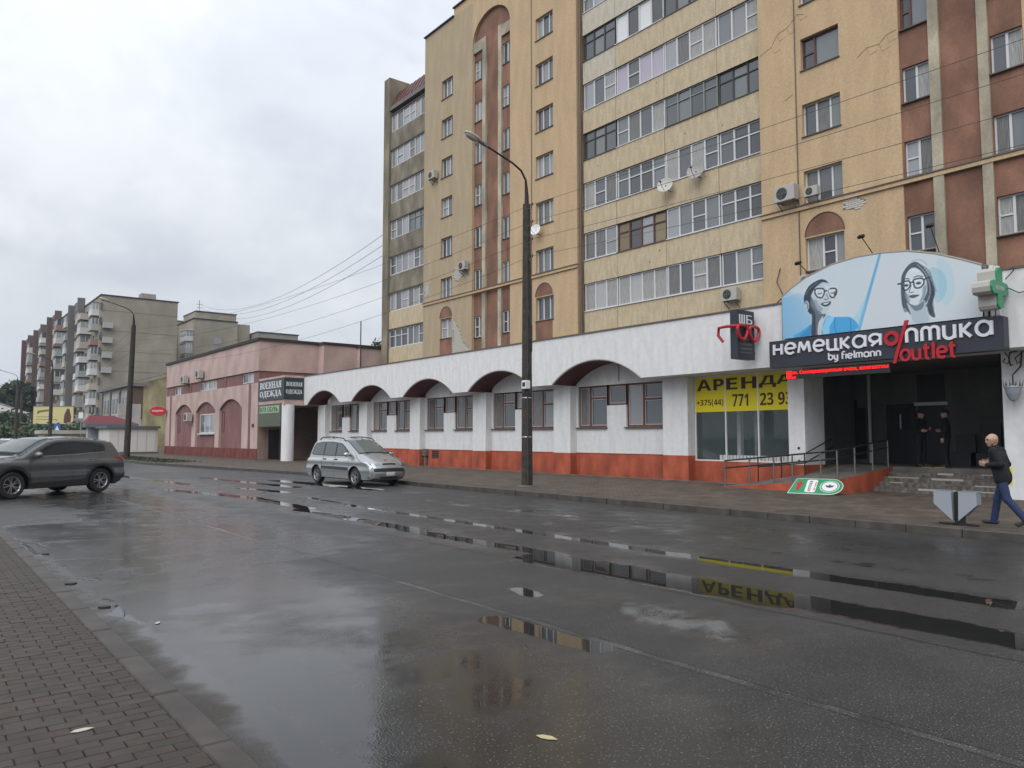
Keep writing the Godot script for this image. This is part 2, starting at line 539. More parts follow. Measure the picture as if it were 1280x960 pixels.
func paving_material(stain: Texture2D) -> StandardMaterial3D:
	# small concrete pavers laid in rows: tone and joints of a surface seen from afar
	var n := 512
	var im := Image.create(n, n, false, Image.FORMAT_RGB8)
	var he := Image.create(n, n, false, Image.FORMAT_L8)
	var r := RandomNumberGenerator.new()
	r.seed = 5
	im.fill(Color8(110, 102, 94))
	he.fill(Color8(60, 60, 60))
	for j in 16:
		for i in 9:
			var x := i * 64 - (32 if j % 2 else 0)
			var v := r.randi_range(168, 235)
			for w in ([0, n] if x < 0 else [0]):
				im.fill_rect(Rect2i(x + w + 2, j * 32 + 2, 60, 28), Color8(v, int(v * 0.96), int(v * 0.9)))
				he.fill_rect(Rect2i(x + w + 2, j * 32 + 2, 60, 28), Color8(200, 200, 200))
	var m := plaster(lin(0.215, 0.18, 0.15), 0.7, ImageTexture.create_from_image(im), 1.7, stain, 4.0)
	m.heightmap_enabled = true
	m.heightmap_texture = ImageTexture.create_from_image(he)
	m.heightmap_scale = 0.5
	return m


# ---------------------------------------------------------------- sky
func make_sky() -> Sky:
	var w := 1024
	var h := 512
	var f := FastNoiseLite.new()
	f.noise_type = FastNoiseLite.TYPE_SIMPLEX_SMOOTH
	f.seed = 77
	f.frequency = 0.42
	f.fractal_octaves = 5
	f.domain_warp_enabled = true
	f.domain_warp_amplitude = 0.9
	f.domain_warp_frequency = 0.35
	var g := FastNoiseLite.new()
	g.seed = 9
	g.frequency = 1.5
	g.fractal_octaves = 5
	var data := PackedFloat32Array()
	data.resize(w * h * 3)
	var k := 0
	for j in h:
		var el := PI * (0.5 - (j + 0.5) / h)
		var s := sin(el)
		for i in w:
			var az := TAU * (i + 0.5) / w
			var d := Vector3(-sin(az) * cos(el), s, -cos(az) * cos(el))
			var up := maxf(s, 0.0)
			var t := 1.0 / (up + 0.22)
			var q := Vector3(d.x * t, d.z * t, 0.0)
			var a := f.get_noise_3d(q.x, q.y * 1.0, 3.0)
			var e := g.get_noise_3d(q.x, q.y, 8.0)
			var n := clampf(0.5 + a * 0.95 + e * 0.28, 0.0, 1.0)
			n = n * n * (3.0 - 2.0 * n)
			var base := 0.50 + 0.62 * up
			var dark := Vector3(0.85, 0.915, 1.035) * base * 0.87
			var bright := Vector3(0.965, 1.0, 1.04) * base * 1.13
			var c := dark.lerp(bright, n)
			var hz := Vector3(0.50, 0.545, 0.605)
			c = hz.lerp(c, smoothstep(0.0, 0.22, up))
			if s < 0.0:
				c = Vector3(0.16, 0.155, 0.15)
			data[k] = c.x; data[k + 1] = c.y; data[k + 2] = c.z
			k += 3
	var im := Image.create_from_data(w, h, false, Image.FORMAT_RGBF, data.to_byte_array())
	var m := PanoramaSkyMaterial.new()
	m.panorama = ImageTexture.create_from_image(im)
	var sky := Sky.new()
	sky.sky_material = m
	return sky


# ---------------------------------------------------------------- road surface
const ROAD_NEAR := -1.5
const ROAD_FAR := -15.1
# water: x0, z0, x1, z1, half width, strength
var PUDDLES := [
	[-18.8, -9.30, -14.0, -9.40, 0.13, 1.0], [-14.2, -9.40, -7.0, -9.42, 0.15, 1.1], [-7.2, -9.40, 2.5, -9.52, 0.22, 1.15],
	[-18.5, -7.85, -13.0, -7.92, 0.22, 1.05], [-13.2, -7.75, -8.9, -7.93, 0.20, 1.1], [-8.9, -7.55, -5.0, -7.70, 0.42, 1.25], [-5.4, -7.80, 2.5, -7.92, 0.32, 1.25],
	[-6.2, -4.66, -4.85, -4.74, 0.16, 1.2], [-5.7, -6.2, -4.5, -6.0, 0.42, 0.57], [-6.3, -3.5, -4.6, -3.3, 0.55, 0.47], [-7.25, -5.8, -6.9, -5.72, 0.13, 1.1],
	[-9.6, -1.72, -4.0, -1.80, 0.15, 1.05], [-4.2, -1.80, 2.5, -1.85, 0.16, 1.05], [-15.5, -1.62, -9.4, -1.72, 0.07, 0.8],
	[-28.3, -7.2, -23.0, -8.2, 0.28, 1.0], [-27.6, -9.5, -24.6, -9.95, 0.25, 1.0], [-23.4, -8.25, -18.6, -8.12, 0.22, 1.05], [-31.5, -12.3, -24.0, -12.9, 0.40, 0.95],
	[-36.0, -10.6, -27.0, -11.2, 0.30, 0.9], [-22.0, -9.6, -18.5, -9.4, 0.14, 0.9], [-40.0, -8.0, -31.0, -8.6, 0.25, 0.9], [-4.4, -3.3, -4.0, -3.1, 0.3, 0.55],
	[-8.5, -2.5, -5.5, -2.3, 0.45, 0.48], [-5.2, -2.35, -3.0, -2.2, 0.35, 0.5], [-20.0, -11.9, -9.0, -12.2, 0.25, 0.42], [-14.0, -10.6, -2.0, -10.9, 0.3, 0.4],
]
# smooth wet films: the same numbers
var FILMS := [
	[-18.0, -2.3, -2.0, -2.3, 1.5, 1.15], [-16.0, -3.4, -6.4, -2.9, 2.0, 1.0], [-6.6, -3.7, -3.4, -3.6, 1.3, 0.85], [-14.0, -12.6, 2.6, -12.9, 2.2, 0.55], [-4.0, -8.6, 2.6, -8.7, 1.3, 0.4], [-20.0, -7.9, 2.0, -7.8, 0.9, 0.6], [-20.0, -9.4, 2.0, -9.5, 0.7, 0.6],
	[-34.0, -8.5, -18.0, -8.4, 2.2, 0.6], [-34.0, -12.6, -22.0, -12.9, 1.0, 0.5], [-6.2, -6.2, -4.2, -6.0, 0.7, 0.6], [-34.0, -5.0, -13.0, -4.4, 2.8, 0.95],
]


func seg_dist(p: Vector2, a: Vector2, b: Vector2) -> float:
	var ab := b - a
	var t := clampf((p - a).dot(ab) / ab.length_squared(), 0.0, 1.0)
	return (p - a - ab * t).length()


func road_material(x0: float, x1: float, w: int, h: int, cell: float, seed_: int) -> StandardMaterial3D:
	var cw := int((x1 - x0) / cell)
	var ch := int((ROAD_NEAR - ROAD_FAR) / cell)
	var cd := PackedFloat32Array()
	cd.resize(cw * ch * 3)
	for j in ch:
		var z := lerpf(ROAD_FAR, ROAD_NEAR, (j + 0.5) / ch)
		for i in cw:
			var p := Vector2(lerpf(x0, x1, (i + 0.5) / cw), z)
			var pud := 0.0
			for s in PUDDLES:
				if absf(p.y - (s[1] + s[3]) * 0.5) > s[4] * 2.0 + absf(s[1] - s[3]): continue
				var d := seg_dist(p, Vector2(s[0], s[1]), Vector2(s[2], s[3]))
				pud = maxf(pud, s[5] * clampf(1.5 - d / s[4], 0.0, 1.0))
			var wet := 0.0
			for s in FILMS:
				var d := seg_dist(p, Vector2(s[0], s[1]), Vector2(s[2], s[3]))
				wet = maxf(wet, s[5] * smoothstep(1.0, 0.3, d / s[4]))
			var dirt := smoothstep(-1.95, -1.64, z) * (0.75 + 0.25 * smoothstep(-9.0, -6.0, p.x)) if p.x > -14.0 else smoothstep(-1.7, -1.55, z)
			dirt = maxf(dirt, smoothstep(-14.85, -15.05, z) * 0.9)
			var k := (j * cw + i) * 3
			cd[k] = pud; cd[k + 1] = wet; cd[k + 2] = dirt
	var ci := Image.create_from_data(cw, ch, false, Image.FORMAT_RGBF, cd.to_byte_array())
	ci.resize(w, h, Image.INTERPOLATE_BILINEAR)
	var cf := ci.get_data().to_float32_array()
	var nz := FastNoiseLite.new()
	nz.seed = seed_
	nz.fractal_octaves = 5
	nz.frequency = 1.1 / (w / (x1 - x0))
	nz.fractal_gain = 0.6
	var n1 := nz.get_image(w, h, false, false, false).get_data()
	nz.seed = seed_ + 1
	nz.frequency = 0.42
	nz.fractal_octaves = 2
	var n2 := nz.get_image(w, h, false, false, false).get_data()
	nz.seed = seed_ + 2
	nz.frequency = 0.28 / (w / (x1 - x0))
	nz.fractal_octaves = 6
	var n3 := nz.get_image(w, h, false, false, false).get_data()
	var al := PackedByteArray()
	al.resize(w * h * 3)
	var ro := PackedByteArray()
	ro.resize(w * h)
	var he := PackedByteArray()
	he.resize(w * h)
	var q := 0
	for j in h:
		var z := lerpf(ROAD_FAR, ROAD_NEAR, (j + 0.5) / h)
		var seam1 := absf(z + 4.93) < 0.12
		var seam2 := absf(z + 7.14) < 0.14
		var mark := absf(z + 11.72) < 0.07
		for i in w:
			var a := (n1[q] - 128) / 128.0
			var g := (n2[q] - 128) / 128.0
			var e := (n3[q] - 128) / 128.0
			var p := cf[q * 3] + a * 0.42 + g * 0.22
			var pud := clampf((p - 0.46) * 7.0, 0.0, 1.0)
			var film := clampf(cf[q * 3 + 1] + e * 0.7 + a * 0.5 - 0.08, 0.0, 1.0)
			var dirt := clampf(cf[q * 3 + 2] * 1.5 + a * 1.1 - 0.55, 0.0, 1.0)
			pud *= 1.0 - dirt
			var rough := 0.52 + e * 0.10 + g * 0.06 - film * 0.37
			var v := 43.0 + e * 13.0 + a * 10.0 + g * 27.0 * (1.0 - 0.3 * film)
			if g > 0.58: v += 56.0
			var hh := 0.5 + g * 0.32 * (1.0 - 0.85 * film)
			if seam1:
				var dz := absf(z + 4.93 + a * 0.035)
				if dz < 0.042:
					v += clampf(14.0 + e * 40.0 + a * 25.0, -20.0, 30.0)
					hh += 0.18
					rough += 0.08
					pud = 0.0
				elif dz < 0.065:
					v -= 18.0
			if seam2:
				var dz := absf(z + 7.14 + a * 0.06)
				if dz < 0.034 + e * 0.02:
					v -= 26.0
					hh -= 0.25
			if mark:
				var x := lerpf(x0, x1, (i + 0.5) / w)
				if x > -19.0 and x < -8.5 and a + g * 0.5 + e > -0.1 + absf(x + 14.0) * 0.05:
					v += 46.0
			rough = lerpf(rough, 0.015, pud)
			v = lerpf(v, 38.0, pud)
			hh = lerpf(hh, 0.5, pud)
			var br := 0.0
			if dirt > 0.0:
				v = lerpf(v, 44.0 + g * 14.0, dirt)
				rough = lerpf(rough, 0.6, dirt)
				hh += dirt * (0.1 + g * 0.2)
				br = dirt
			v = clampf(v, 14.0, 200.0)
			al[q * 3] = int(v * (1.01 + 0.10 * br))
			al[q * 3 + 1] = int(v)
			al[q * 3 + 2] = int(v * (0.985 - 0.14 * br))
			ro[q] = int(clampf(rough, 0.01, 1.0) * 255.0)
			he[q] = int(clampf(hh, 0.0, 1.0) * 255.0)
			q += 1
	# cracks across the near lane
	var cr := RandomNumberGenerator.new()
	cr.seed = 3
	for c in [[-15.4, -2.0, -15.1, -4.1, 0.03], [-16.2, -1.55, -14.9, -1.95, 0.09], [-13.2, -1.7, -12.6, -2.6, 0.05], [-11.4, -1.72, -11.0, -2.0, 0.03], [-19.5, -2.2, -18.6, -4.6, 0.03], [-8.6, -1.8, -8.3, -1.55, 0.015], [-3.1, -2.6, -2.6, -2.9, 0.02], [-24.0, -5.4, -12.0, -6.9, 0.018], [-22.0, -7.0, -21.0, -10.0, 0.03], [-17.0, -12.5, -16.6, -14.9, 0.02]]:
		var n := int(Vector2(c[2] - c[0], c[3] - c[1]).length() / 0.006)
		var wob := 0.0
		for k in n:
			wob = clampf(wob + cr.randf_range(-0.012, 0.012), -0.12, 0.12)
			var t := float(k) / n
			var rad: float = c[4] * cr.randf_range(0.3, 1.0) * sin(PI * clampf(t, 0.05, 0.95))
			var x := lerpf(c[0], c[2], t) + wob * 0.4
			var zz := lerpf(c[1], c[3], t) + wob * 0.6
			var ci2 := int((x - x0) / (x1 - x0) * w)
			var cj := int((zz - ROAD_FAR) / (ROAD_NEAR - ROAD_FAR) * h)
			var ri := maxi(0, int(rad / (x1 - x0) * w))
			var rj := maxi(0, int(rad / (ROAD_NEAR - ROAD_FAR) * h * 0.5))
			for jj in range(cj - rj, cj + rj + 1):
				for ii in range(ci2 - ri, ci2 + ri + 1):
					if ii < 0 or jj < 0 or ii >= w or jj >= h: continue
					var p := jj * w + ii
					al[p * 3] = 28; al[p * 3 + 1] = 26; al[p * 3 + 2] = 24
					ro[p] = 150
					he[p] = 70
	var m := StandardMaterial3D.new()
	m.albedo_texture = ImageTexture.create_from_image(Image.create_from_data(w, h, false, Image.FORMAT_RGB8, al))
	m.roughness = 1.0
	m.roughness_texture = ImageTexture.create_from_image(Image.create_from_data(w, h, false, Image.FORMAT_L8, ro))
	m.roughness_texture_channel = BaseMaterial3D.TEXTURE_CHANNEL_RED
	var bump := Image.create_from_data(w, h, false, Image.FORMAT_L8, he)
	bump.bump_map_to_normal_map(0.9)
	m.normal_enabled = true
	m.normal_texture = ImageTexture.create_from_image(bump)
	m.texture_repeat = false
	return m


func sheet(x0: float, x1: float, z0: float, z1: float, y: float) -> B:
	var b := B.new()
	b.quad(Vector3(x0, y, z0), Vector3(x1, y, z0), Vector3(x1, y, z1), Vector3(x0, y, z1), Vector3.UP, Vector2(0, 0), Vector2(1, 1))
	return b


func build_ground() -> void:
	struct("ground", sheet(-900, 500, -700, 500, -0.03), M.dirt)
	var wet := plaster(lin(0.04, 0.039, 0.038), 0.36, noise_tex(0.12, 5, 0.70, 1.0, 512, 4), 0.9, noise_tex(0.01, 51, 0.5, 1.0, 512, 5), 9.0, 0.4)
	struct("road", sheet(-11.0, 2.6, ROAD_FAR, ROAD_NEAR, 0.0), road_material(-11.0, 2.6, 2000, 1600, 0.08, 4))
	struct("road", sheet(-43.0, -11.0, ROAD_FAR, ROAD_NEAR, 0.0), road_material(-43.0, -11.0, 1800, 800, 0.1, 4))
	var rest := sheet(2.6, 90.0, ROAD_FAR, ROAD_NEAR, 0.0)
	rest.quad(Vector3(-420, 0, ROAD_FAR), Vector3(-43, 0, ROAD_FAR), Vector3(-43, 0, ROAD_NEAR), Vector3(-420, 0, ROAD_NEAR), Vector3.UP)
	rest.quad(Vector3(-420, 0, ROAD_NEAR), Vector3(-19, 0, ROAD_NEAR), Vector3(-19, 0, 30), Vector3(-420, 0, 30), Vector3.UP)
	struct("road", rest, wet)
	# far pavement: straight, then a slanted step towards the street by the pink building
	var e := [Vector2(90, -15.1), Vector2(-36, -15.1), Vector2(-56, -12.7), Vector2(-82, -12.7), Vector2(-100, -15.1), Vector2(-420, -15.1)]
	var b := B.new()
	for k in e.size() - 1:
		var p: Vector2 = e[k]
		var r: Vector2 = e[k + 1]
		b.quad(Vector3(p.x, 0.15, p.y - 0.15), Vector3(r.x, 0.15, r.y - 0.15), Vector3(r.x, 0.15, -31), Vector3(p.x, 0.15, -31), Vector3.UP)
	struct("pavement", b, M.far_paving)
	var g := B.new()
	g.quad(Vector3(-57, 0.156, -12.95), Vector3(-81.5, 0.156, -12.95), Vector3(-84, 0.156, -16.2), Vector3(-52, 0.156, -14.6), Vector3.UP)
	tag(obj("grass_strip", g, M.grass), "strip of worn grass at the kerb below the leaning lamp post", "grass")
	get_node("grass_strip").set_meta("kind", "stuff")
	var gb := B.new()
	for k in 2600:
		var x := rng.randf_range(-82, -54)
		var zz := rng.randf_range(-15.8, -13.0)
		var hh := rng.randf_range(0.05, 0.16)
		var a := rng.randf() * TAU
		var s := Vector3(cos(a), 0, sin(a)) * 0.02
		var top := Vector3(x, 0.15 + hh, zz) + Vector3(rng.randf_range(-0.05, 0.05), 0, rng.randf_range(-0.05, 0.05))
		gb.tri(Vector3(x, 0.15, zz) - s, Vector3(x, 0.15, zz) + s, top, s.cross(Vector3.UP).normalized(), s.cross(Vector3.UP).normalized(), s.cross(Vector3.UP).normalized())
	var blades := obj("grass_blades", gb, M.grass, get_node("grass_strip"))
	blades.set_meta("kind", "stuff")
	# kerb stones of the far pavement
	var kroot := group_node("kerb")
	kroot.set_meta("kind", "structure")
	var rest_k := B.new()
	for k in e.size() - 1:
		var p: Vector2 = e[k]
		var r: Vector2 = e[k + 1]
		var l := (r - p).length()
		var cnt := int(l)
		for i in cnt:
			var t0 := (i + 0.008) / cnt
			var t1 := (i + 0.992) / cnt
			var a := p.lerp(r, t0)
			var d := p.lerp(r, t1)
			var jit := rng.randf_range(-0.008, 0.008)
			if a.x > 3.0 or a.x < -44.0:
				rest_k.bar(Vector3(a.x, 0.05, a.y - 0.075), Vector3(d.x, 0.05, d.y - 0.075), 0.15, 0.2)
				continue
			var s := B.new()
			var dl := a.distance_to(d)
			s.xf = Transform3D(Basis(Vector3.UP, -(a - d).angle()), Vector3(d.x, 0, d.y))
			s.chamfer(Vector3(0, -0.1, -0.15), Vector3(dl, 0.152 + jit * 0.5, jit), 0.012)
			obj("kerb_stone", s, M.kerb_far, kroot)
	obj("far_kerb_stones", rest_k, M.kerb_far, kroot).set_meta("kind", "stuff")
	# near pavement with its own pavers
	var nb := sheet(-19, 40, -1.32, 14.0, 0.127)
	var np := struct("pavement", nb, M.joint)
	var kr := group_node("kerb")
	kr.set_meta("kind", "structure")
	for i in 34:
		var xa := 8.19 - i * 1.05
		var s := B.new()
		var j := rng.randf_range(-0.006, 0.006)
		s.chamfer(Vector3(xa + 0.006, -0.1, -1.5 + j), Vector3(xa + 1.044, 0.135 + j, -1.325), 0.015)
		obj("kerb_stone", s, M.kerb, kr)
	var shapes := []
	for k in 4:
		var s := B.new()
		var jx := rng.randf_range(-0.002, 0.002)
		s.chamfer(Vector3(0.003, 0.0, 0.003), Vector3(0.099 + jx, 0.018 + k * 0.0011, 0.198), 0.005)
		shapes.append(s.mesh())
	var spots := []
	var rest_p := B.new()
	for i in 210:
		for k in 14:
			var x := 2.0 - i * 0.102
			var z := -1.315 + k * 0.201 + (0.1 if i % 2 else 0.0) - 0.1
			if z < -1.32:
				rest_p.xf = Transform3D(Basis.IDENTITY, Vector3(x, 0.117, -1.322))
				rest_p.chamfer(Vector3(0.003, 0.0, 0.003), Vector3(0.099, 0.019, 0.105), 0.005)
				continue
			spots.append(Vector3(x, 0.117, z))
	var seen := []
	for s in spots:
		# distance ahead of the camera and how far to the side: the ones in the picture become parts
		var d: Vector3 = s - cam.position
		var l := cam.basis.inverse() * d
		var inside := l.z < -0.5 and absf(l.x / l.z) < 0.70 and absf(l.y / l.z) < 0.53
		if inside:
			seen.append([-l.z, s])
		else:
			rest_p.xf = Transform3D(Basis.IDENTITY, s)
			rest_p.chamfer(Vector3(0.003, 0.0, 0.003), Vector3(0.099, 0.019, 0.198), 0.005)
	seen.sort_custom(func(a, b2): return a[0] < b2[0])
	for i in seen.size():
		if i < 300:
			var o := obj("brick", shapes[rng.randi() % 4], M.paver[rng.randi() % 3], np)
			o.position = seen[i][1] + Vector3(0, rng.randf_range(-0.0015, 0.002), 0)
			o.rotation = Vector3(rng.randf_range(-0.008, 0.008), rng.randf_range(-0.006, 0.006), rng.randf_range(-0.01, 0.01))
		else:
			rest_p.xf = Transform3D(Basis.IDENTITY, seen[i][1] + Vector3(0, rng.randf_range(-0.0015, 0.002), 0))
			rest_p.chamfer(Vector3(0.003, 0.0, 0.003), Vector3(0.099, 0.019, 0.198), 0.005)
	obj("bricks", rest_p, M.paver[0], np).set_meta("kind", "stuff")
	# small litter along the near gutter
	var spots2 := [[-9.2, -1.74, "nearest to the viewer in the left gutter"], [-10.9, -1.68, "second farthest along the left gutter"], [-13.9, -1.78, "farthest along the left gutter"]]
	for k in spots2.size():
		var s := B.new()
		var r := 0.05 + 0.05 * rng.randf()
		var pts := PackedVector2Array()
		for a in 7:
			pts.append(Vector2(cos(TAU * a / 7), sin(TAU * a / 7)) * r * rng.randf_range(0.6, 1.1))
		s.xf = Transform3D(Basis(Vector3.RIGHT, -PI / 2), Vector3(0, 0, 0))
		s.prism(pts, 0.0, 0.014)
		var o := obj("asphalt_lump", s, M.lump)
		o.position = Vector3(spots2[k][0], 0.001, spots2[k][1])
		tag(o, "small flat lump of broken asphalt, " + spots2[k][2], "debris", "asphalt lumps in the near gutter")
	var leaf_spots := [[-5.05, -0.86, 0.138, "small pale dead leaf lying on the brown bricks of the near pavement"], [-3.6, -3.1, 0.004, "small yellow dead leaf on the wet asphalt at the bottom middle"], [-8.1, -2.0, 0.004, "tiny pale leaf on the wet road beside the left gutter puddle"]]
	for k in leaf_spots.size():
		var s := B.new()
		var r := 0.028 + 0.02 * rng.randf()
		var pts := PackedVector2Array([Vector2(-r * 1.6, 0), Vector2(-r * 0.5, -r * 0.6), Vector2(r * 0.8, -r * 0.5), Vector2(r * 1.5, 0.1 * r), Vector2(r * 0.6, r * 0.6), Vector2(-r * 0.6, r * 0.5)])
		s.xf = Transform3D(Basis(Vector3.UP, rng.randf() * TAU) * Basis(Vector3.RIGHT, -PI / 2), Vector3.ZERO)
		s.prism(pts, 0.0, 0.004)
		var o := obj("fallen_leaf", s, mat(lin(0.42, 0.36, 0.2), 0.7) if k % 2 else mat(lin(0.45, 0.42, 0.36), 0.7))
		o.position = Vector3(leaf_spots[k][0], leaf_spots[k][2], leaf_spots[k][1])
		tag(o, leaf_spots[k][3], "leaf", "dead leaves on the wet ground")


# ---------------------------------------------------------------- apartment tower behind the shops
const TZ := -29.8          # its wall
const FL := 2.93           # storey
const TW_SILL := 8.85


func pick_glass() -> Material:
	var r := rng.randf()
	return M.glass[0] if r < 0.25 else M.glass[1] if r < 0.45 else M.glass[4] if r < 0.62 else M.curtain_dim if r < 0.8 else M.curtain if r < 0.9 else M.glass[6]


func looks(k: int) -> Array:
	var a := []
	for i in k:
		a.append(pick_glass())
	return a


func tower_window(t: Node3D, x0: float, x1: float, y0: float, style: int, called := "window") -> void:
	var h := 1.41
	var w: MeshInstance3D
	match style:
		0: w = window(t, x0, x1, y0, y0 + h, TZ - 0.17, [0.34, 0.7], M.pvc, 0.055, {}, looks(3), called)
		1: w = window(t, x0, x1, y0, y0 + h, TZ - 0.17, [0.5], M.pvc, 0.06, {}, looks(2), called)
		2: w = window(t, x0, x1, y0, y0 + h, TZ - 0.17, [0.33], M.wood_frame, 0.06, {0: 0.5}, [M.glass[2], M.glass[4]], called)
		3: w = window(t, x0, x1, y0, y0 + h, TZ - 0.17, [0.5], M.pvc, 0.06, {0: 0.52}, looks(2), called)
		4: w = window(t, x0, x1, y0, y0 + h, TZ - 0.17, [0.42, 0.74], M.pvc, 0.055, {1: 0.5}, [M.curtain, M.glass[2], M.glass[3]], called)
		_: w = window(t, x0, x1, y0, y0 + h, TZ - 0.17, [0.3, 0.66], M.pvc, 0.055, {}, [M.glass[0], M.glass[3], M.glass[1]], called)
	var s := B.new()
	s.box(Vector3(x0 - 0.03, y0 - 0.05, TZ - 0.2), Vector3(x1 + 0.03, y0 - 0.005, TZ + 0.06))
	obj("sill", s, M.sill, w)


func loggia_segment(t: Node3D, x0: float, x1: float, y0: float, y1: float, z: float, style: int) -> void:
	var n := maxi(2, int(round((x1 - x0) / 0.82)))
	var cuts := []
	for i in range(1, n):
		cuts.append(float(i) / n)
	var g: Array = M.glass
	match style:
		0:  # white plastic, tall sashes, one opening
			var lk := []
			for i in n: lk.append([g[4], g[3], g[6], g[1], M.curtain_dim, M.curtain][rng.randi() % 6])
			window(t, x0, x1, y0, y1, z, cuts, M.pvc, 0.06, {rng.randi() % n: 0.5}, lk, "loggia_glazing")
		1:  # dark old wood with upper lights
			var tr := {}
			for i in n: tr[i] = 0.68
			window(t, x0, x1, y0, y1, z, cuts, M.dark_frame, 0.05, tr, [g[0], g[4], g[1], g[3]], "loggia_glazing")
		2:  # pale green-grey frames with upper lights
			var tr := {}
			for i in n: tr[i] = 0.7
			window(t, x0, x1, y0, y1, z, cuts, M.grey_frame, 0.05, tr, [g[1], g[4], g[0], g[1]], "loggia_glazing")
		3:  # white with wide upper lights
			var tr := {}
			for i in n: tr[i] = 0.64
			window(t, x0, x1, y0, y1, z, cuts, M.pvc, 0.06, tr, [g[1], g[0], g[2], g[4]], "loggia_glazing")
		4:  # bright half-open sashes
			var lk := []
			for i in n: lk.append(M.pane_bright if i % 2 == 0 else g[2])
			window(t, x0, x1, y0, y1, z, cuts, M.pvc, 0.06, {}, lk, "loggia_glazing")
		5:  # pale blinds
			window(t, x0, x1, y0, y1, z, cuts, M.pvc, 0.06, {}, [M.curtain, g[5], M.curtain], "loggia_glazing")
		6:  # lilac blinds
			window(t, x0, x1, y0, y1, z, cuts, M.pvc, 0.06, {1: 0.5}, [M.lilac, g[1], M.lilac, M.lilac], "loggia_glazing")
		7:  # brown wood
			var tr := {}
			for i in n: tr[i] = 0.66
			window(t, x0, x1, y0, y1, z, cuts, M.wood_frame, 0.06, tr, [mat(lin(0.20, 0.15, 0.09), 0.2), g[2], g[6], mat(lin(0.24, 0.19, 0.12), 0.2)], "loggia_glazing")


func brick_patch(t: Node3D, pts: PackedVector2Array, z: float) -> void:
	# bare white brick where the plaster has come away
	var b := B.new()
	b.prism(pts, z - 0.02, z + 0.004, false)
	obj("bare_patch", b, M.joint_pale, t)
	var s := B.new()
	var box := Rect2(pts[0], Vector2.ZERO)
	for p in pts: box = box.expand(p)
	var row := 0
	var y := box.position.y
	while y < box.end.y:
		var x := box.position.x - (0.13 if row % 2 else 0.0)
		while x < box.end.x:
			if Geometry2D.is_point_in_polygon(Vector2(x + 0.125, y + 0.035), pts):
				s.box(Vector3(x + 0.006, y + 0.006, z), Vector3(x + 0.246, y + 0.076, z + 0.012 + rng.randf() * 0.008))
			x += 0.255
		y += 0.085
		row += 1
	obj("bricks", s, M.bare_brick, t).set_meta("kind", "stuff")


func ragged(cx: float, cy: float, rx: float, ry: float, n := 14) -> PackedVector2Array:
	var p := PackedVector2Array()
	for i in n:
		var a := TAU * i / n
		var k := rng.randf_range(0.62, 1.0)
		p.append(Vector2(cx + cos(a) * rx * k, cy + sin(a) * ry * k))
	return p


func arc_top(x0: float, x1: float, y: float, n := 12) -> PackedVector2Array:
	var p := PackedVector2Array()
	var r := (x1 - x0) / 2
	for i in n + 1:
		var a := PI * i / n
		p.append(Vector2((x0 + x1) / 2 + cos(a) * r, y + sin(a) * r))
	return p


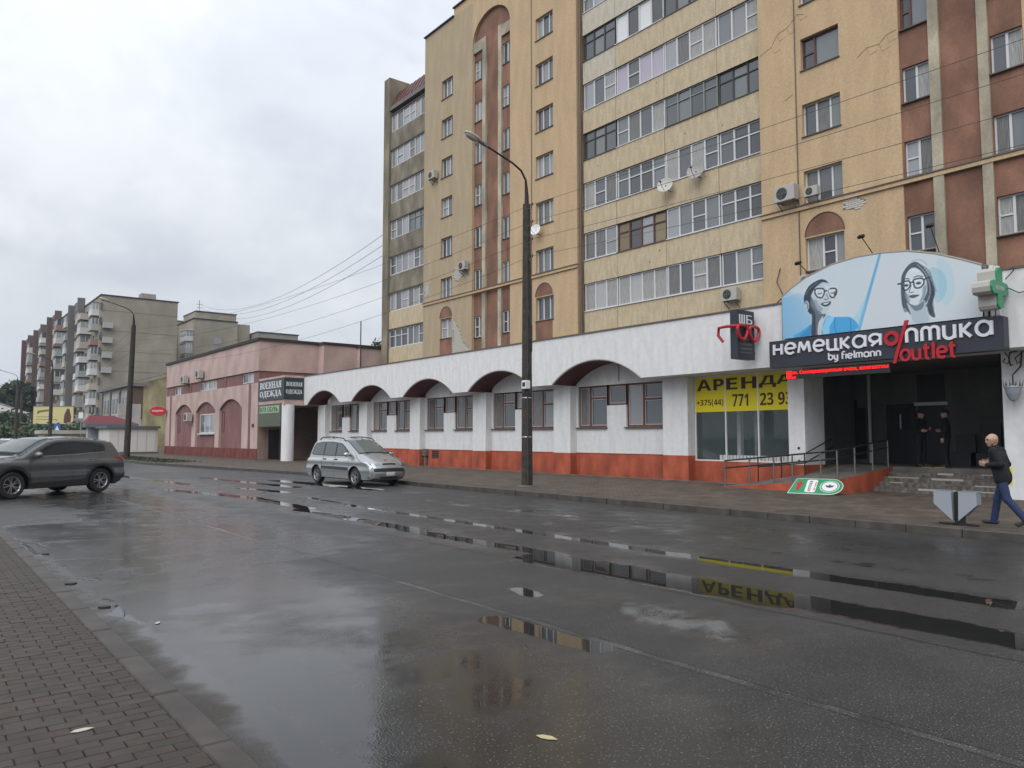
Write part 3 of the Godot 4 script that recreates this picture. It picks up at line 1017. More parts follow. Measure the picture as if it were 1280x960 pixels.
func build_tower() -> void:
	var t := thing("apartment_building", "tall yellow and red-brown plastered apartment tower with bands of glazed loggias", "building", Vector3.ZERO)
	var top := 32.7
	var rows := range(0, 9)
	# --- core behind everything
	var core := B.new()
	core.box(Vector3(-54.3, 0.2, -44.0), Vector3(-3.0, top - 2.8, TZ - 1.3))
	obj("core", core, M.grey_wall, t)
	# --- section A, x -48.5 .. -31.8
	var z1 := TZ
	var holes := []
	var wins := []
	for k in 7:
		var y := TW_SILL + FL * k
		wins.append([-46.15, -44.7, y, 3 if k in [0, 3] else 5 if k == 4 else 0])
		wins.append([-35.47, -33.84, y, 0 if k != 5 else 5])
	wins.append([-35.47, -33.84, TW_SILL + FL * 7, 0])
	for w in wins: holes.append([w[0], w[1], w[2], w[2] + 1.41])
	var na := -42.26
	var nb := -38.05
	var nholes := holes.duplicate()
	nholes.append([na, nb, 0.3, 29.0])
	var wl := B.new()
	var wleft := B.new()
	wleft.wall(-48.5, -42.26, 0.3, top - 0.6, z1, nholes.filter(func(h): return h[0] < -44), 0.22)
	obj("wall", wleft, M.yellow_left, t)
	wl.wall(-38.05, -31.78, 0.3, top, z1, nholes.filter(func(h): return h[0] > -37), 0.22)
	# niche head: the wall above the arch
	var arch := PackedVector2Array()
	arch.append(Vector2(na, top)); arch.append(Vector2(na, 29.0))
	for i in range(1, 16):
		var a := PI - PI * i / 16
		arch.append(Vector2((na + nb) / 2 + cos(a) * (nb - na) / 2, 29.0 + sin(a) * 1.75))
	arch.append(Vector2(nb, 29.0)); arch.append(Vector2(nb, top))
	wl.prism(arch, z1 - 0.22, z1, false)
	wl.quad(Vector3(na, 0.3, z1), Vector3(na, 0.3, z1 - 0.22), Vector3(na, 29, z1 - 0.22), Vector3(na, 29, z1), Vector3.RIGHT)
	wl.quad(Vector3(nb, 0.3, z1), Vector3(nb, 0.3, z1 - 0.22), Vector3(nb, 29, z1 - 0.22), Vector3(nb, 29, z1), Vector3.LEFT)
	wl.quad(Vector3(-31.78, 0.3, z1), Vector3(-31.78, 0.3, z1 - 1.2), Vector3(-31.78, top, z1 - 1.2), Vector3(-31.78, top, z1), Vector3.RIGHT)
	wl.quad(Vector3(-48.5, 0.3, z1), Vector3(-48.5, 0.3, z1 - 1.2), Vector3(-48.5, top - 0.6, z1 - 1.2), Vector3(-48.5, top - 0.6, z1), Vector3.LEFT)
	wl.quad(Vector3(-48.5, top - 0.6, z1), Vector3(-44.6, top - 0.6, z1), Vector3(-44.6, top - 0.6, z1 - 9), Vector3(-48.5, top - 0.6, z1 - 9), Vector3.UP)
	obj("wall", wl, M.yellow, t)
	var up := B.new()
	up.box(Vector3(-44.6, top - 0.6, TZ - 9), Vector3(-31.78, top, TZ - 0.002))
	obj("parapet_wall", up, M.yellow, t)
	var nz := z1 - 0.2
	var nw := B.new()
	var nh := []
	var nwin := []
	for k in 7:
		var y := TW_SILL - 0.3 + FL * k + (0.0 if k == 0 else 0.28)
		nwin.append([-42.22, -41.24, y, 1 if k % 3 else 3])
		nwin.append([-39.06, -38.1, y, 3 if k in [0, 5] else 1])
	for w in nwin: nh.append([w[0], w[1], w[2], w[2] + 1.41])
	nw.wall(na - 0.1, nb + 0.1, 0.3, top - 1.0, nz, nh, 0.1)
	obj("niche_wall", nw, M.brick_red, t)
	# white strips of the niche with a hook over the window columns
	for s in [[-41.18, -40.80, -42.24, 28.35], [-39.42, -39.06, -38.06, 28.45]]:
		var b := B.new()
		b.box(Vector3(s[0], 0.4, nz), Vector3(s[1], s[3] + 0.75, nz + 0.14))
		if s[2] < s[0]:
			b.box(Vector3(s[2], s[3], nz), Vector3(s[0], s[3] + 0.75, nz + 0.138))
		else:
			b.box(Vector3(s[1], s[3] - 0.1, nz), Vector3(s[2], s[3] + 0.65, nz + 0.138))
		obj("pilaster_strip", b, M.cream, t)
	for w in wins: tower_window(t, w[0], w[1], w[2], w[3])
	for w in nwin:
		var keep := window(t, w[0], w[1], w[2], w[2] + 1.41, nz - 0.06, [0.5], M.pvc, 0.055, {0: 0.5} if w[3] == 3 else {}, looks(2))
		var s := B.new()
		s.box(Vector3(w[0], w[2] - 0.05, nz - 0.08), Vector3(w[1], w[2] - 0.005, nz + 0.06))
		obj("sill", s, M.sill, keep)
	# arched red fields round the lowest windows
	for x in [[-46.2, -44.66], [-35.5, -33.95], [-17.6, -15.84]]:
		var p := arc_top(x[0], x[1], 10.33)
		var b := B.new()
		b.prism(p, TZ - 0.001, TZ + 0.012, false)
		obj("arched_field", b, M.brick_red, t)
		var lf := B.new()
		lf.box(Vector3(x[0], 6.2, TZ - 0.01), Vector3(x[1], 8.78, TZ + 0.012))
		obj("lower_field", lf, M.brick_red, t)
		var rim := B.new()
		var rp := []
		for q in p: rp.append(Vector3(q.x, q.y, TZ + 0.02))
		rim.tube(rp, [0.022], 5)
		obj("arch_rim", rim, M.sill, t)
	# --- cornice string course
	for c in [[-48.5, -31.75], [-19.72, -3.0]]:
		var b := B.new()
		b.box(Vector3(c[0], 11.52, TZ - 0.05), Vector3(c[1], 11.68, TZ + 0.09))
		obj("string_course", b, M.yellow, t)
		var d := B.new()
		d.box(Vector3(c[0] - 0.02, 11.682, TZ - 0.05), Vector3(c[1] + 0.02, 11.73, TZ + 0.13))
		obj("flashing", d, M.flashing, t)
	# downpipes and the dark joint of the sections
	for x in [-35.85, -17.85]:
		var b := B.new()
		b.tube([Vector3(x, 6.3, TZ + 0.03), Vector3(x, top, TZ + 0.03)], [0.022], 6)
		obj("cable_run", b, M.sill, t)
	var dp := B.new()
	dp.tube([Vector3(-31.6, 6.3, TZ - 0.12), Vector3(-31.6, top, TZ - 0.12)], [0.07], 8)
	obj("downpipe", dp, M.flashing, t)
	# --- loggia bands, x -31.45 .. -19.7
	var lz := TZ - 0.26
	var xs := [-31.5, -28.9, -25.45, -22.15, -19.66]
	var styles := [[5, 5, 0, 0], [0, 7, 0, 3], [0, 3, 0, 3], [1, 0, 2, 1], [0, 6, 0, 0], [1, 4, 1, 1], [0, 1, 0, 0], [0, 0, 1, 0], [0, 0, 0, 0]]
	for k in 9:
		var y := 8.93 + FL * k
		for s in 4:
			var b := B.new()
			var j := rng.randf_range(-0.012, 0.012)
			b.box(Vector3(xs[s] + 0.012, y - 1.33, lz - 0.14), Vector3(xs[s + 1] - 0.012, y - 0.02, lz + j))
			obj("parapet_panel", b, M.white_panel if (k == 6 and s < 2) or (k == 7) or (k == 5 and s < 1) else M.yellow_panel, t)
			var g := B.new()
			g.box(Vector3(xs[s] + 0.012, y - 0.02, lz - 0.12), Vector3(xs[s + 1] - 0.012, y + 0.02, lz + 0.05))
			obj("loggia_sill", g, M.sill if styles[k][s] in [1, 2, 7] else M.pvc, t)
			loggia_segment(t, xs[s] + 0.03, xs[s + 1] - 0.03, y + 0.02, y + 1.585, lz - 0.06 - 0.03 * (s % 2), styles[k][s])
		var slab := B.new()
		slab.box(Vector3(-31.5, y + 1.585, lz - 1.1), Vector3(-19.66, y + 1.6, lz - 0.01))
		obj("slab", slab, M.sill, t)
	var roof := B.new()
	roof.box(Vector3(-31.78, 8.93 + FL * 8 + 1.6, TZ - 5), Vector3(-19.66, 8.93 + FL * 8 + 2.6, TZ - 0.1))
	obj("parapet_wall", roof, M.yellow_panel, t)
	# --- section B and C, x -19.68 .. -3
	var hb := []
	var wb := []
	for k in 9:
		var y := TW_SILL + FL * k
		wb.append([-17.6, -15.87, y, [4, 0, 0, 2, 0, 5, 0, 0, 0][k]])
	for w in wb: hb.append([w[0], w[1], w[2], w[2] + 1.41])
	var wbm := B.new()
	wbm.wall(-19.68, -13.45, 0.3, 34.8, z1, hb, 0.22)
	wbm.wall(-9.24, -3.0, 0.3, 34.8, z1, [], 0.22)
	wbm.quad(Vector3(-13.45, 0.3, z1), Vector3(-13.45, 0.3, z1 - 0.22), Vector3(-13.45, 34.8, z1 - 0.22), Vector3(-13.45, 34.8, z1), Vector3.RIGHT)
	wbm.quad(Vector3(-9.24, 0.3, z1), Vector3(-9.24, 0.3, z1 - 0.22), Vector3(-9.24, 34.8, z1 - 0.22), Vector3(-9.24, 34.8, z1), Vector3.LEFT)
	wbm.quad(Vector3(-3.0, 0.3, z1), Vector3(-3.0, 0.3, -44), Vector3(-3.0, 34.8, -44), Vector3(-3.0, 34.8, z1), Vector3.RIGHT)
	obj("wall", wbm, M.yellow, t)
	for w in wb: tower_window(t, w[0], w[1], w[2], w[3])
	var hc := []
	var wc := []
	for k in 9:
		var y := TW_SILL + FL * k
		wc.append([-13.38, -12.36, y, 3 if k in [0, 1] else 2 if k == 3 else 1])
		wc.append([-10.29, -9.28, y, 3 if k == 0 else 1])
	for w in wc: hc.append([w[0], w[1], w[2], w[2] + 1.41])
	var cw := B.new()
	cw.wall(-13.55, -9.14, 0.3, 34.8, z1 - 0.06, hc, 0.16)
	obj("niche_wall", cw, M.brick_red, t)
	for w in wc: tower_window(t, w[0], w[1], w[2], w[3])
	for s in [[-12.33, -11.96], [-10.66, -10.32]]:
		var b := B.new()
		b.box(Vector3(s[0], 0.4, z1 - 0.06), Vector3(s[1], 33, z1 + 0.06))
		obj("pilaster_strip", b, M.cream, t)
	# --- loggia strip at the left end
	var sz := TZ - 0.12
	for k in 7:
		var y := 8.88 + FL * k
		for s in [[-53.85, -51.0, 0], [-51.0, -48.5, 0]]:
			var b := B.new()
			b.box(Vector3(s[0] + 0.012, y - 1.4, sz - 0.14), Vector3(s[1] - 0.012, y - 0.02, sz + rng.randf_range(-0.012, 0.012)))
			obj("parapet_panel", b, M.grey_panel if k > 1 else M.yellow_panel, t)
			loggia_segment(t, s[0] + 0.03, s[1] - 0.03, y, y + 1.42, sz - 0.06, 3 if k == 0 and s[0] < -52 else 2 if k == 3 and s[0] > -52 else 0)
		var slab := B.new()
		slab.box(Vector3(-53.85, y + 1.43, sz - 1.1), Vector3(-48.5, y + 1.5, sz + 0.03))
		obj("slab", slab, M.sill, t)
	var fin := B.new()
	fin.box(Vector3(-54.75, 0.2, TZ - 12), Vector3(-53.87, 31.1, TZ + 0.05))
	obj("end_wall", fin, M.grey_wall, t)
	var rr := B.new()
	rr.quad(Vector3(-53.87, 28.6, sz + 0.12), Vector3(-48.5, 28.6, sz + 0.12), Vector3(-48.5, 30.1, sz - 0.7), Vector3(-53.87, 30.1, sz - 0.7), Vector3(0, 0.48, 0.87))
	for i in 9:
		var x := -53.6 + i * 0.6
		rr.bar(Vector3(x, 28.62, sz + 0.13), Vector3(x, 30.1, sz - 0.69), 0.04, 0.05)
	obj("metal_roof", rr, M.roof_red, t)
	var fasc := B.new()
	fasc.box(Vector3(-53.87, 28.28, sz - 0.3), Vector3(-48.5, 28.58, sz + 0.14))
	obj("fascia", fasc, M.far_slate, t)
	# roof edge
	for e in [[-48.5, -44.6, top - 0.6], [-44.6, -31.7, top], [-19.7, -3.0, 34.8]]:
		var b := B.new()
		b.box(Vector3(e[0] - 0.05, e[2], TZ - 0.3), Vector3(e[1] + 0.05, e[2] + 0.09, TZ + 0.12))
		obj("roof_edge", b, M.roof_dark, t)
	# roofs
	var rf := B.new()
	rf.quad(Vector3(-31.78, 34.6, TZ), Vector3(-3, 34.6, TZ), Vector3(-3, 34.6, -44), Vector3(-31.78, 34.6, -44), Vector3.UP)
	rf.quad(Vector3(-54.3, 29.9, TZ - 0.8), Vector3(-31.7, 29.9, TZ - 0.8), Vector3(-31.7, 29.9, -44), Vector3(-54.3, 29.9, -44), Vector3.UP)
	rf.quad(Vector3(-31.78, 29.5, -44), Vector3(-3, 29.5, -44), Vector3(-3, 34.6, -44), Vector3(-31.78, 34.6, -44), Vector3.FORWARD)
	rf.quad(Vector3(-19.68, 29.5, TZ - 0.5), Vector3(-19.68, 29.5, -44), Vector3(-19.68, 34.6, -44), Vector3(-19.68, 34.6, TZ - 0.5), Vector3.LEFT)
	obj("roof", rf, M.roof_dark, t)
	# bare patches and cracks of the plaster
	brick_patch(t, PackedVector2Array([Vector2(-44.6, 6.3), Vector2(-42.5, 6.3), Vector2(-42.55, 7.9), Vector2(-43.3, 8.4), Vector2(-43.8, 9.4), Vector2(-44.55, 10.0), Vector2(-44.45, 8.7), Vector2(-44.62, 7.6)]), TZ + 0.002)
	brick_patch(t, ragged(-44.0, 13.2, 0.7, 0.75), TZ + 0.002)
	brick_patch(t, ragged(-48.0, 12.7, 0.5, 0.7), TZ + 0.002)
	brick_patch(t, PackedVector2Array([Vector2(-15.9, 11.1), Vector2(-15.2, 11.0), Vector2(-14.9, 11.3), Vector2(-15.3, 11.52), Vector2(-15.8, 11.46)]), TZ + 0.002)
	for c in [[[-19.6, 19.1], [-19.0, 19.3], [-18.7, 19.75], [-18.2, 19.85], [-17.7, 20.25], [-17.4, 20.1]], [[-15.1, 17.25], [-14.7, 17.5], [-14.2, 17.45], [-13.9, 17.7], [-13.5, 17.75]], [[-18.4, 16.6], [-18.0, 16.75]]]:
		var b := B.new()
		var p := []
		for q in c: p.append(Vector3(q[0], q[1], TZ + 0.004))
		b.tube(p, [0.012], 4)
		for q in range(1, c.size() - 1):
			b.tube([Vector3(c[q][0], c[q][1], TZ + 0.004), Vector3(c[q][0] + 0.12, c[q][1] - 0.35, TZ + 0.004), Vector3(c[q][0] + 0.45, c[q][1] - 0.28, TZ + 0.002)], [0.008], 4)
		obj("plaster_crack", b, M.crack, t)
	# small holes and stains of the loggia panels
	for k in 12:
		var b := B.new()
		var x := rng.randf_range(-31.2, -20)
		var f := rng.randi() % 6
		var y := 8.93 + FL * f - rng.randf_range(0.25, 1.1)
		b.ball(Vector3(x, y, lz + 0.0), Vector3(0.035, 0.045, 0.015), 4, 7)
		obj("hole", b, M.black, t)


func ac_unit(label: String, at: Vector3, turn := 0.0, group := "air conditioners on the tower wall", s := 1.0) -> Node3D:
	# at: middle of the back of the box
	var t := thing("air_conditioner", label, "air conditioner", at, turn, group)
	t.scale = Vector3.ONE * s
	var b := B.new()
	b.chamfer(Vector3(-0.42, -0.29, 0.12), Vector3(0.42, 0.29, 0.44), 0.015)
	obj("casing", b, M.ac_case, t)
	var f := B.new()
	f.xf = Transform3D(Basis(Vector3.RIGHT, PI / 2), Vector3(-0.1, 0, 0.441))
	f.lathe([Vector2(0.0, 0.012), Vector2(0.2, 0.012), Vector2(0.23, 0.0)], 20)
	var fan := obj("fan_opening", f, M.black, t)
	var g := B.new()
	for r in [0.07, 0.13, 0.19]:
		var p := []
		for i in 17: p.append(Vector3(-0.1 + cos(TAU * i / 16) * r, sin(TAU * i / 16) * r, 0.46))
		g.tube(p, [0.007], 4)
	g.bar(Vector3(-0.32, 0, 0.458), Vector3(0.12, 0, 0.458), 0.012, 0.012)
	g.bar(Vector3(-0.1, -0.22, 0.458), Vector3(-0.1, 0.22, 0.458), 0.012, 0.012)
	obj("grille", g, M.ac_grey, fan)
	for x in [-0.3, 0.3]:
		var br := B.new()
		br.bar(Vector3(x, -0.31, 0.0), Vector3(x, -0.31, 0.45), 0.03, 0.03)
		br.bar(Vector3(x, -0.31, 0.42), Vector3(x, -0.62, 0.01), 0.03, 0.03)
		obj("bracket", br, M.metal_grey, t)
	return t


func sat_dish(label: String, at: Vector3, r: float, m: Material) -> void:
	var t := thing("satellite_dish", label, "satellite dish", at, 0.0, "satellite dishes on the tower")
	var b := B.new()
	b.xf = Transform3D(Basis(Vector3.UP, 0.35) * Basis(Vector3.RIGHT, PI / 2 - 0.3), Vector3(0, 0, 0.45))
	b.lathe([Vector2(0.001, -r * 0.22), Vector2(r * 0.35, -r * 0.19), Vector2(r * 0.7, -r * 0.10), Vector2(r, 0.0), Vector2(r, 0.012), Vector2(r * 0.7, -r * 0.08), Vector2(r * 0.35, -r * 0.17), Vector2(0.001, -r * 0.2)], 24)
	obj("reflector", b, m, t)
	var a := B.new()
	a.tube([Vector3(0, -r * 0.7, 0.5), Vector3(0.1, -r * 0.5, 0.8), Vector3(0.18, -0.02, 1.0)], [0.014], 6)
	a.ball(Vector3(0.18, 0, 1.0), Vector3(0.05, 0.05, 0.07), 6, 8)
	obj("feed_arm", a, M.metal_dark, t)
	var p := B.new()
	p.tube([Vector3(0, -0.25, 0.0), Vector3(0, -0.25, 0.3), Vector3(0, 0, 0.4)], [0.025], 6)
	obj("mount", p, M.metal_dark, t)


func build_tower_fittings() -> void:
	ac_unit("grey air conditioner left of a high narrow window on the left part of the tower", Vector3(-46.9, 21.0, TZ))
	ac_unit("pale air conditioner beside a third floor window near the red niche of the tower", Vector3(-42.9, 13.55, TZ))
	ac_unit("white air conditioner under the lowest loggia band above the grey shop fascia", Vector3(-21.4, 8.42, TZ - 0.24))
	ac_unit("weathered grey air conditioner just above the string course left of a bright window", Vector3(-18.25, 12.32, TZ), 0.0, "air conditioners on the tower wall", 1.15)
	ac_unit("small dark air conditioner in front of the window with a bright left pane", Vector3(-17.05, 12.12, TZ + 0.14), 0.0, "air conditioners on the tower wall", 0.7)
	ac_unit("air conditioner half hidden behind the curved top of the portrait billboard", Vector3(-17.25, 8.3, TZ + 0.1), 0.0, "air conditioners on the tower wall", 1.0)
	sat_dish("white satellite dish under a window just right of the tall lamp post", Vector3(-35.0, 14.35, TZ), 0.36, M.white_metal)
	sat_dish("left pale satellite dish hanging below the third loggia band", Vector3(-25.1, 14.55, lz_of()), 0.41, mat(lin(0.46, 0.455, 0.43), 0.5))
	sat_dish("right grey satellite dish hanging below the third loggia band", Vector3(-23.2, 14.75, lz_of()), 0.42, mat(lin(0.30, 0.30, 0.29), 0.5))
	var b := B.new()
	b.tube([Vector3(-18.8, 9.2, TZ + 0.05), Vector3(-18.95, 8.6, TZ + 0.1), Vector3(-18.6, 7.9, TZ + 0.14), Vector3(-17.9, 7.6, TZ + 0.12), Vector3(-17.5, 7.9, TZ + 0.08)], [0.022], 6)
	tag(obj("loose_cable", b, M.cable), "loose black cable loop hanging on the yellow wall left of the arched window", "cable")
	for s in [[Vector3(-11.0, 7.15, -22.4), Vector3(-11.2, 7.75, -22.0), "left"], [Vector3(-9.2, 6.95, -22.4), Vector3(-9.25, 7.65, -22.0), "right"], [Vector3(-12.9, 6.75, -22.4), Vector3(-13.2, 7.3, -21.9), "lower"]]:
		var l := thing("floodlight", "small floodlight on a thin arm at the %s part of the billboard's curved top" % {"left": "middle", "right": "right", "lower": "lower left"}[s[2]], "floodlight", s[0], 0.0, "floodlights on the curved billboard")
		var a := B.new()
		a.tube([Vector3.ZERO, s[1] - s[0]], [0.014], 6)
		obj("arm", a, M.metal_dark, l)
		var h := B.new()
		h.xf = Transform3D(Basis(Vector3.RIGHT, 0.6), s[1] - s[0])
		h.chamfer(Vector3(-0.09, -0.04, -0.05), Vector3(0.09, 0.05, 0.07), 0.015)
		obj("head", h, M.metal_dark, l)


func lz_of() -> float:
	return TZ - 0.26


# ---------------------------------------------------------------- white arcade of shops
const FZ := -22.35     # fascia
const PZ := -23.3      # front of the piers
const WZ := -23.7      # window wall
var ARCS := [[-51.9, -46.75], [-45.0, -39.95], [-38.5, -33.4], [-32.0, -26.95], [-25.5, -20.32]]
var PIERS := [[-52.2, -51.0], [-45.8, -44.7], [-39.3, -38.2], [-32.9, -31.75], [-26.5, -25.38], [-20.02, -18.8]]


func arc_pts(x0: float, x1: float, y0: float, rise: float, n := 18) -> PackedVector2Array:
	var half := (x1 - x0) / 2
	var r := (half * half + rise * rise) / (2 * rise)
	var cx := (x0 + x1) / 2
	var cy := y0 + rise - r
	var a0 := asin(half / r)
	var p := PackedVector2Array()
	for i in n + 1:
		var a := lerpf(-a0, a0, float(i) / n)
		p.append(Vector2(cx + sin(a) * r, cy + cos(a) * r))
	return p


func build_arcade() -> void:
	var t := thing("shop_arcade", "long low white shop building with arched canopy, red plinth and dark red window frames", "building")
	var y0 := 4.12
	var yt := 6.16
	# fascia with arches
	var poly := PackedVector2Array([Vector2(-52.5, yt), Vector2(-52.5, y0)])
	var fx := -52.5
	for a in ARCS:
		var p := arc_pts(a[0], a[1], y0, 0.88)
		var soff := B.new()
		var flat := B.new()
		flat.quad(Vector3(fx, y0, FZ), Vector3(a[0], y0, FZ), Vector3(a[0], y0, WZ), Vector3(fx, y0, WZ), Vector3.DOWN)
		fx = a[1]
		for i in p.size():
			poly.append(p[i])
			if i:
				var m := (p[i] + p[i - 1]) / 2
				var c := Vector2((a[0] + a[1]) / 2, y0 + 0.88 - 4.13)
				var d0 := (c - p[i - 1]).normalized()
				var d1 := (c - p[i]).normalized()
				var A := Vector3(p[i - 1].x, p[i - 1].y, FZ); var C := Vector3(p[i].x, p[i].y, FZ)
				var A2 := Vector3(p[i - 1].x, p[i - 1].y, WZ); var C2 := Vector3(p[i].x, p[i].y, WZ)
				var na := Vector3(d0.x, d0.y, 0); var nc := Vector3(d1.x, d1.y, 0)
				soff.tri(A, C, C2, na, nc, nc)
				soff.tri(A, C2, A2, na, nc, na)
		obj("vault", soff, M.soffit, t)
		obj("canopy_underside", flat, M.white_wall, t)
	var flat := B.new()
	flat.quad(Vector3(fx, y0, FZ), Vector3(3, y0, FZ), Vector3(3, y0, WZ), Vector3(fx, y0, WZ), Vector3.DOWN)
	poly.append(Vector2(3, y0)); poly.append(Vector2(3, yt))
	var fb := B.new()
	fb.prism(poly, FZ - 0.06, FZ, false)
	obj("fascia", fb, M.white_wall, t)
	obj("canopy_underside", flat, M.white_wall, t)
	# pale rim along each arch
	for a in ARCS:
		var r := []
		for p in arc_pts(a[0], a[1], y0, 0.88): r.append(Vector3(p.x, p.y + 0.03, FZ - 0.02))
		var b := B.new()
		b.tube(r, [0.045], 6)
		obj("arch_rim", b, M.cream_grey, t)
	var ed := B.new()
	ed.box(Vector3(-52.55, yt + 0.002, FZ - 0.2), Vector3(3, yt + 0.06, FZ + 0.04))
	obj("roof_edge", ed, M.flashing, t)
	var rf := B.new()
	rf.quad(Vector3(-52.5, yt, FZ - 0.1), Vector3(3, yt, FZ - 0.1), Vector3(3, yt, -30), Vector3(-52.5, yt, -30), Vector3.UP)
	obj("roof", rf, M.roof_dark, t)
	# piers
	for p in PIERS:
		var b := B.new()
		b.box(Vector3(p[0], 1.12, WZ - 0.05), Vector3(p[1], y0 - 0.004, PZ))
		obj("pier", b, M.white_wall, t)
		var d := B.new()
		d.box(Vector3(p[0] - 0.012, 0.0, WZ - 0.05), Vector3(p[1] + 0.012, 1.12, PZ + 0.012))
		obj("pier_plinth", d, M.plinth, t)
	# window wall, bay by bay
	for k in 5:
		var xa: float = PIERS[k][1]
		var xb: float = PIERS[k + 1][0]
		var o := xa + 0.08
		var h := [[o, o + 1.83, 2.25, 4.07], [o + 1.83, o + 2.95, 3.18, 4.07], [o + 2.95, o + 5.02, 2.25, 4.07]]
		var b := B.new()
		b.wall(xa - 0.01, xb + 0.01, 1.12, 5.05, WZ, h, 0.16)
		obj("bay_wall", b, M.white_wall, t)
		var d := B.new()
		d.box(Vector3(xa, 0.0, WZ - 0.05), Vector3(xb, 1.115, WZ + 0.03))
		d.box(Vector3(xa, 1.115, WZ - 0.05), Vector3(xb, 1.135, WZ + 0.05))
		obj("bay_plinth", d, M.plinth, t)
		var pale := [M.curtain_dim, M.glass[3], M.glass[1], M.curtain_dim]
		var zf := WZ - 0.09
		shop_window(t, h[0][0], h[0][1], h[0][2], h[0][3], zf, [0.4], {1: 0.7}, [pale[k % 4], M.glass[1]])
		shop_window(t, h[1][0], h[1][1], h[1][2], h[1][3], zf, [], {}, [pale[(k + 2) % 4]])
		shop_window(t, h[2][0], h[2][1], h[2][2], h[2][3], zf, [0.44], {1: 0.62}, [pale[(k + 1) % 4], pale[(k + 2) % 4]])
		for hh in [h[0], h[2]]:
			var s := B.new()
			s.box(Vector3(hh[0] - 0.04, 2.19, WZ - 0.1), Vector3(hh[1] + 0.02, 2.246, WZ + 0.1))
			obj("window_sill", s, M.sill, t)
		var jn := B.new()
		jn.box(Vector3(xa + 2.6, 4.2, WZ), Vector3(xa + 2.66, 5.02, WZ + 0.03))
		obj("wall_joint", jn, M.cream_grey, t)
		if k in [2, 3, 4]:
			var vx: float = xa + [0, 0, 0.75, 2.5, 9][k]
			if k < 4:
				var v := B.new()
				v.box(Vector3(vx, 0.62, WZ + 0.0), Vector3(vx + 0.72, 1.06, WZ + 0.034))
				var vent := obj("vent", v, M.black, t)
				var g := B.new()
				for i in 3:
					g.bar(Vector3(vx, 0.7 + i * 0.13, WZ + 0.04), Vector3(vx + 0.72, 0.7 + i * 0.13, WZ + 0.04), 0.02, 0.02)
				obj("grating", g, M.plinth, vent)
	# drain box by the second pier from the van
	var dp := B.new()
	dp.chamfer(Vector3(-38.15, 0.75, WZ), Vector3(-37.8, 1.15, WZ + 0.25), 0.02)
	dp.tube([Vector3(-38.0, 0.75, WZ + 0.15), Vector3(-38.0, 0.15, WZ + 0.15)], [0.06], 8)
	dp.tube([Vector3(-37.87, 0.75, WZ + 0.15), Vector3(-37.87, 0.15, WZ + 0.15)], [0.04], 8)
	obj("drain_box", dp, M.concrete, t)
	# strip of pale concrete along the foot of the wall
	var ft := B.new()
	ft.box(Vector3(-52, 0.1, PZ), Vector3(-16.1, 0.185, PZ + 0.22))
	obj("foot_strip", ft, M.concrete, t)
	# ---------------- shop bay with the banners, x -18.8 .. -14.56
	var sx0 := -18.78
	var sx1 := -14.56
	var bw := B.new()
	bw.box(Vector3(sx0, 0.0, WZ - 0.2), Vector3(sx1, 0.93, WZ + 0.02))
	obj("bay_plinth", bw, M.plinth, t)
	var fr := B.new()
	var fw := 0.05
	fr.box(Vector3(sx0, 0.93, WZ - 0.06), Vector3(sx1, 0.93 + fw, WZ))
	fr.box(Vector3(sx0, y0 - fw - 0.01, WZ - 0.06), Vector3(sx1, y0 - 0.004, WZ))
	for x in [sx0, -17.40, -16.02, sx1 - fw]:
		fr.box(Vector3(x, 0.93 + fw, WZ - 0.06), Vector3(x + fw, y0 - fw - 0.01, WZ))
	var sw := obj("shop_window", fr, M.white_metal, t)
	for x in [[sx0 + fw, -17.4], [-17.35, -16.02], [-15.97, sx1 - fw]]:
		pane(sw, x[0], x[1], 0.98, y0 - 0.06, WZ - 0.03, M.shop_glass)
	# interior of that shop
	var ir := B.new()
	ir.box(Vector3(sx0 - 1.5, 0.2, -29.0), Vector3(sx0 - 1.45, y0, WZ - 0.3))
	ir.box(Vector3(sx0 - 1.5, 0.2, -29.1), Vector3(-14.7, y0, -29.0))
	ir.box(Vector3(sx0 - 1.5, 0.2, -29.0), Vector3(-14.7, 0.3, WZ - 0.2))
	ir.box(Vector3(sx0 - 1.5, y0 - 0.03, -29.0), Vector3(-14.7, y0 - 0.005, WZ - 0.1))
	ir.box(Vector3(-14.8, 0.2, -29.0), Vector3(-14.7, y0, WZ - 0.6))
	obj("shop_interior", ir, M.interior, t)
	for x in [-18.1, -16.9, -15.6]:
		var c := B.new()
		c.box(Vector3(x, 0.3, -25.6), Vector3(x + 0.16, y0 - 0.05, -25.4))
		obj("interior_column", c, M.white_wall, t)
	var rad := B.new()
	for i in 20:
		rad.box(Vector3(-17.9 + i * 0.15, 0.45, WZ - 0.42), Vector3(-17.79 + i * 0.15, 1.15, WZ - 0.32))
	obj("radiator", rad, M.white_metal, t)
	# ---------------- entrance
	var pl := B.new()
	pl.box(Vector3(sx1, 0.9, -24.5), Vector3(-13.96, y0 - 0.004, PZ))
	obj("pier", pl, M.white_wall, t)
	var pp := B.new()
	pp.box(Vector3(sx1 - 0.01, 0.0, -24.45), Vector3(-13.97, 0.9, PZ + 0.012))
	obj("pier_plinth", pp, M.plinth, t)
	for y in [1.02, 1.45]:
		var hl := B.new()
		hl.ball(Vector3(-14.2, y, PZ), Vector3(0.05, 0.05, 0.03), 5, 8)
		obj("bolt_hole", hl, M.black, t)
	var rp := B.new()
	rp.box(Vector3(-8.1, 0.0, -28.0), Vector3(3, y0 - 0.004, PZ))
	obj("pier", rp, M.white_wall, t)
	var sk := B.new()
	sk.box(Vector3(-8.08, 0.55, PZ), Vector3(-7.95, 1.0, PZ + 0.012))
	obj("poster", sk, M.banner_yellow, t)
	var rec := B.new()
	rec.box(Vector3(-16.6, 0.2, -28.2), Vector3(-8.1, y0 + 0.1, -28.0))          # back
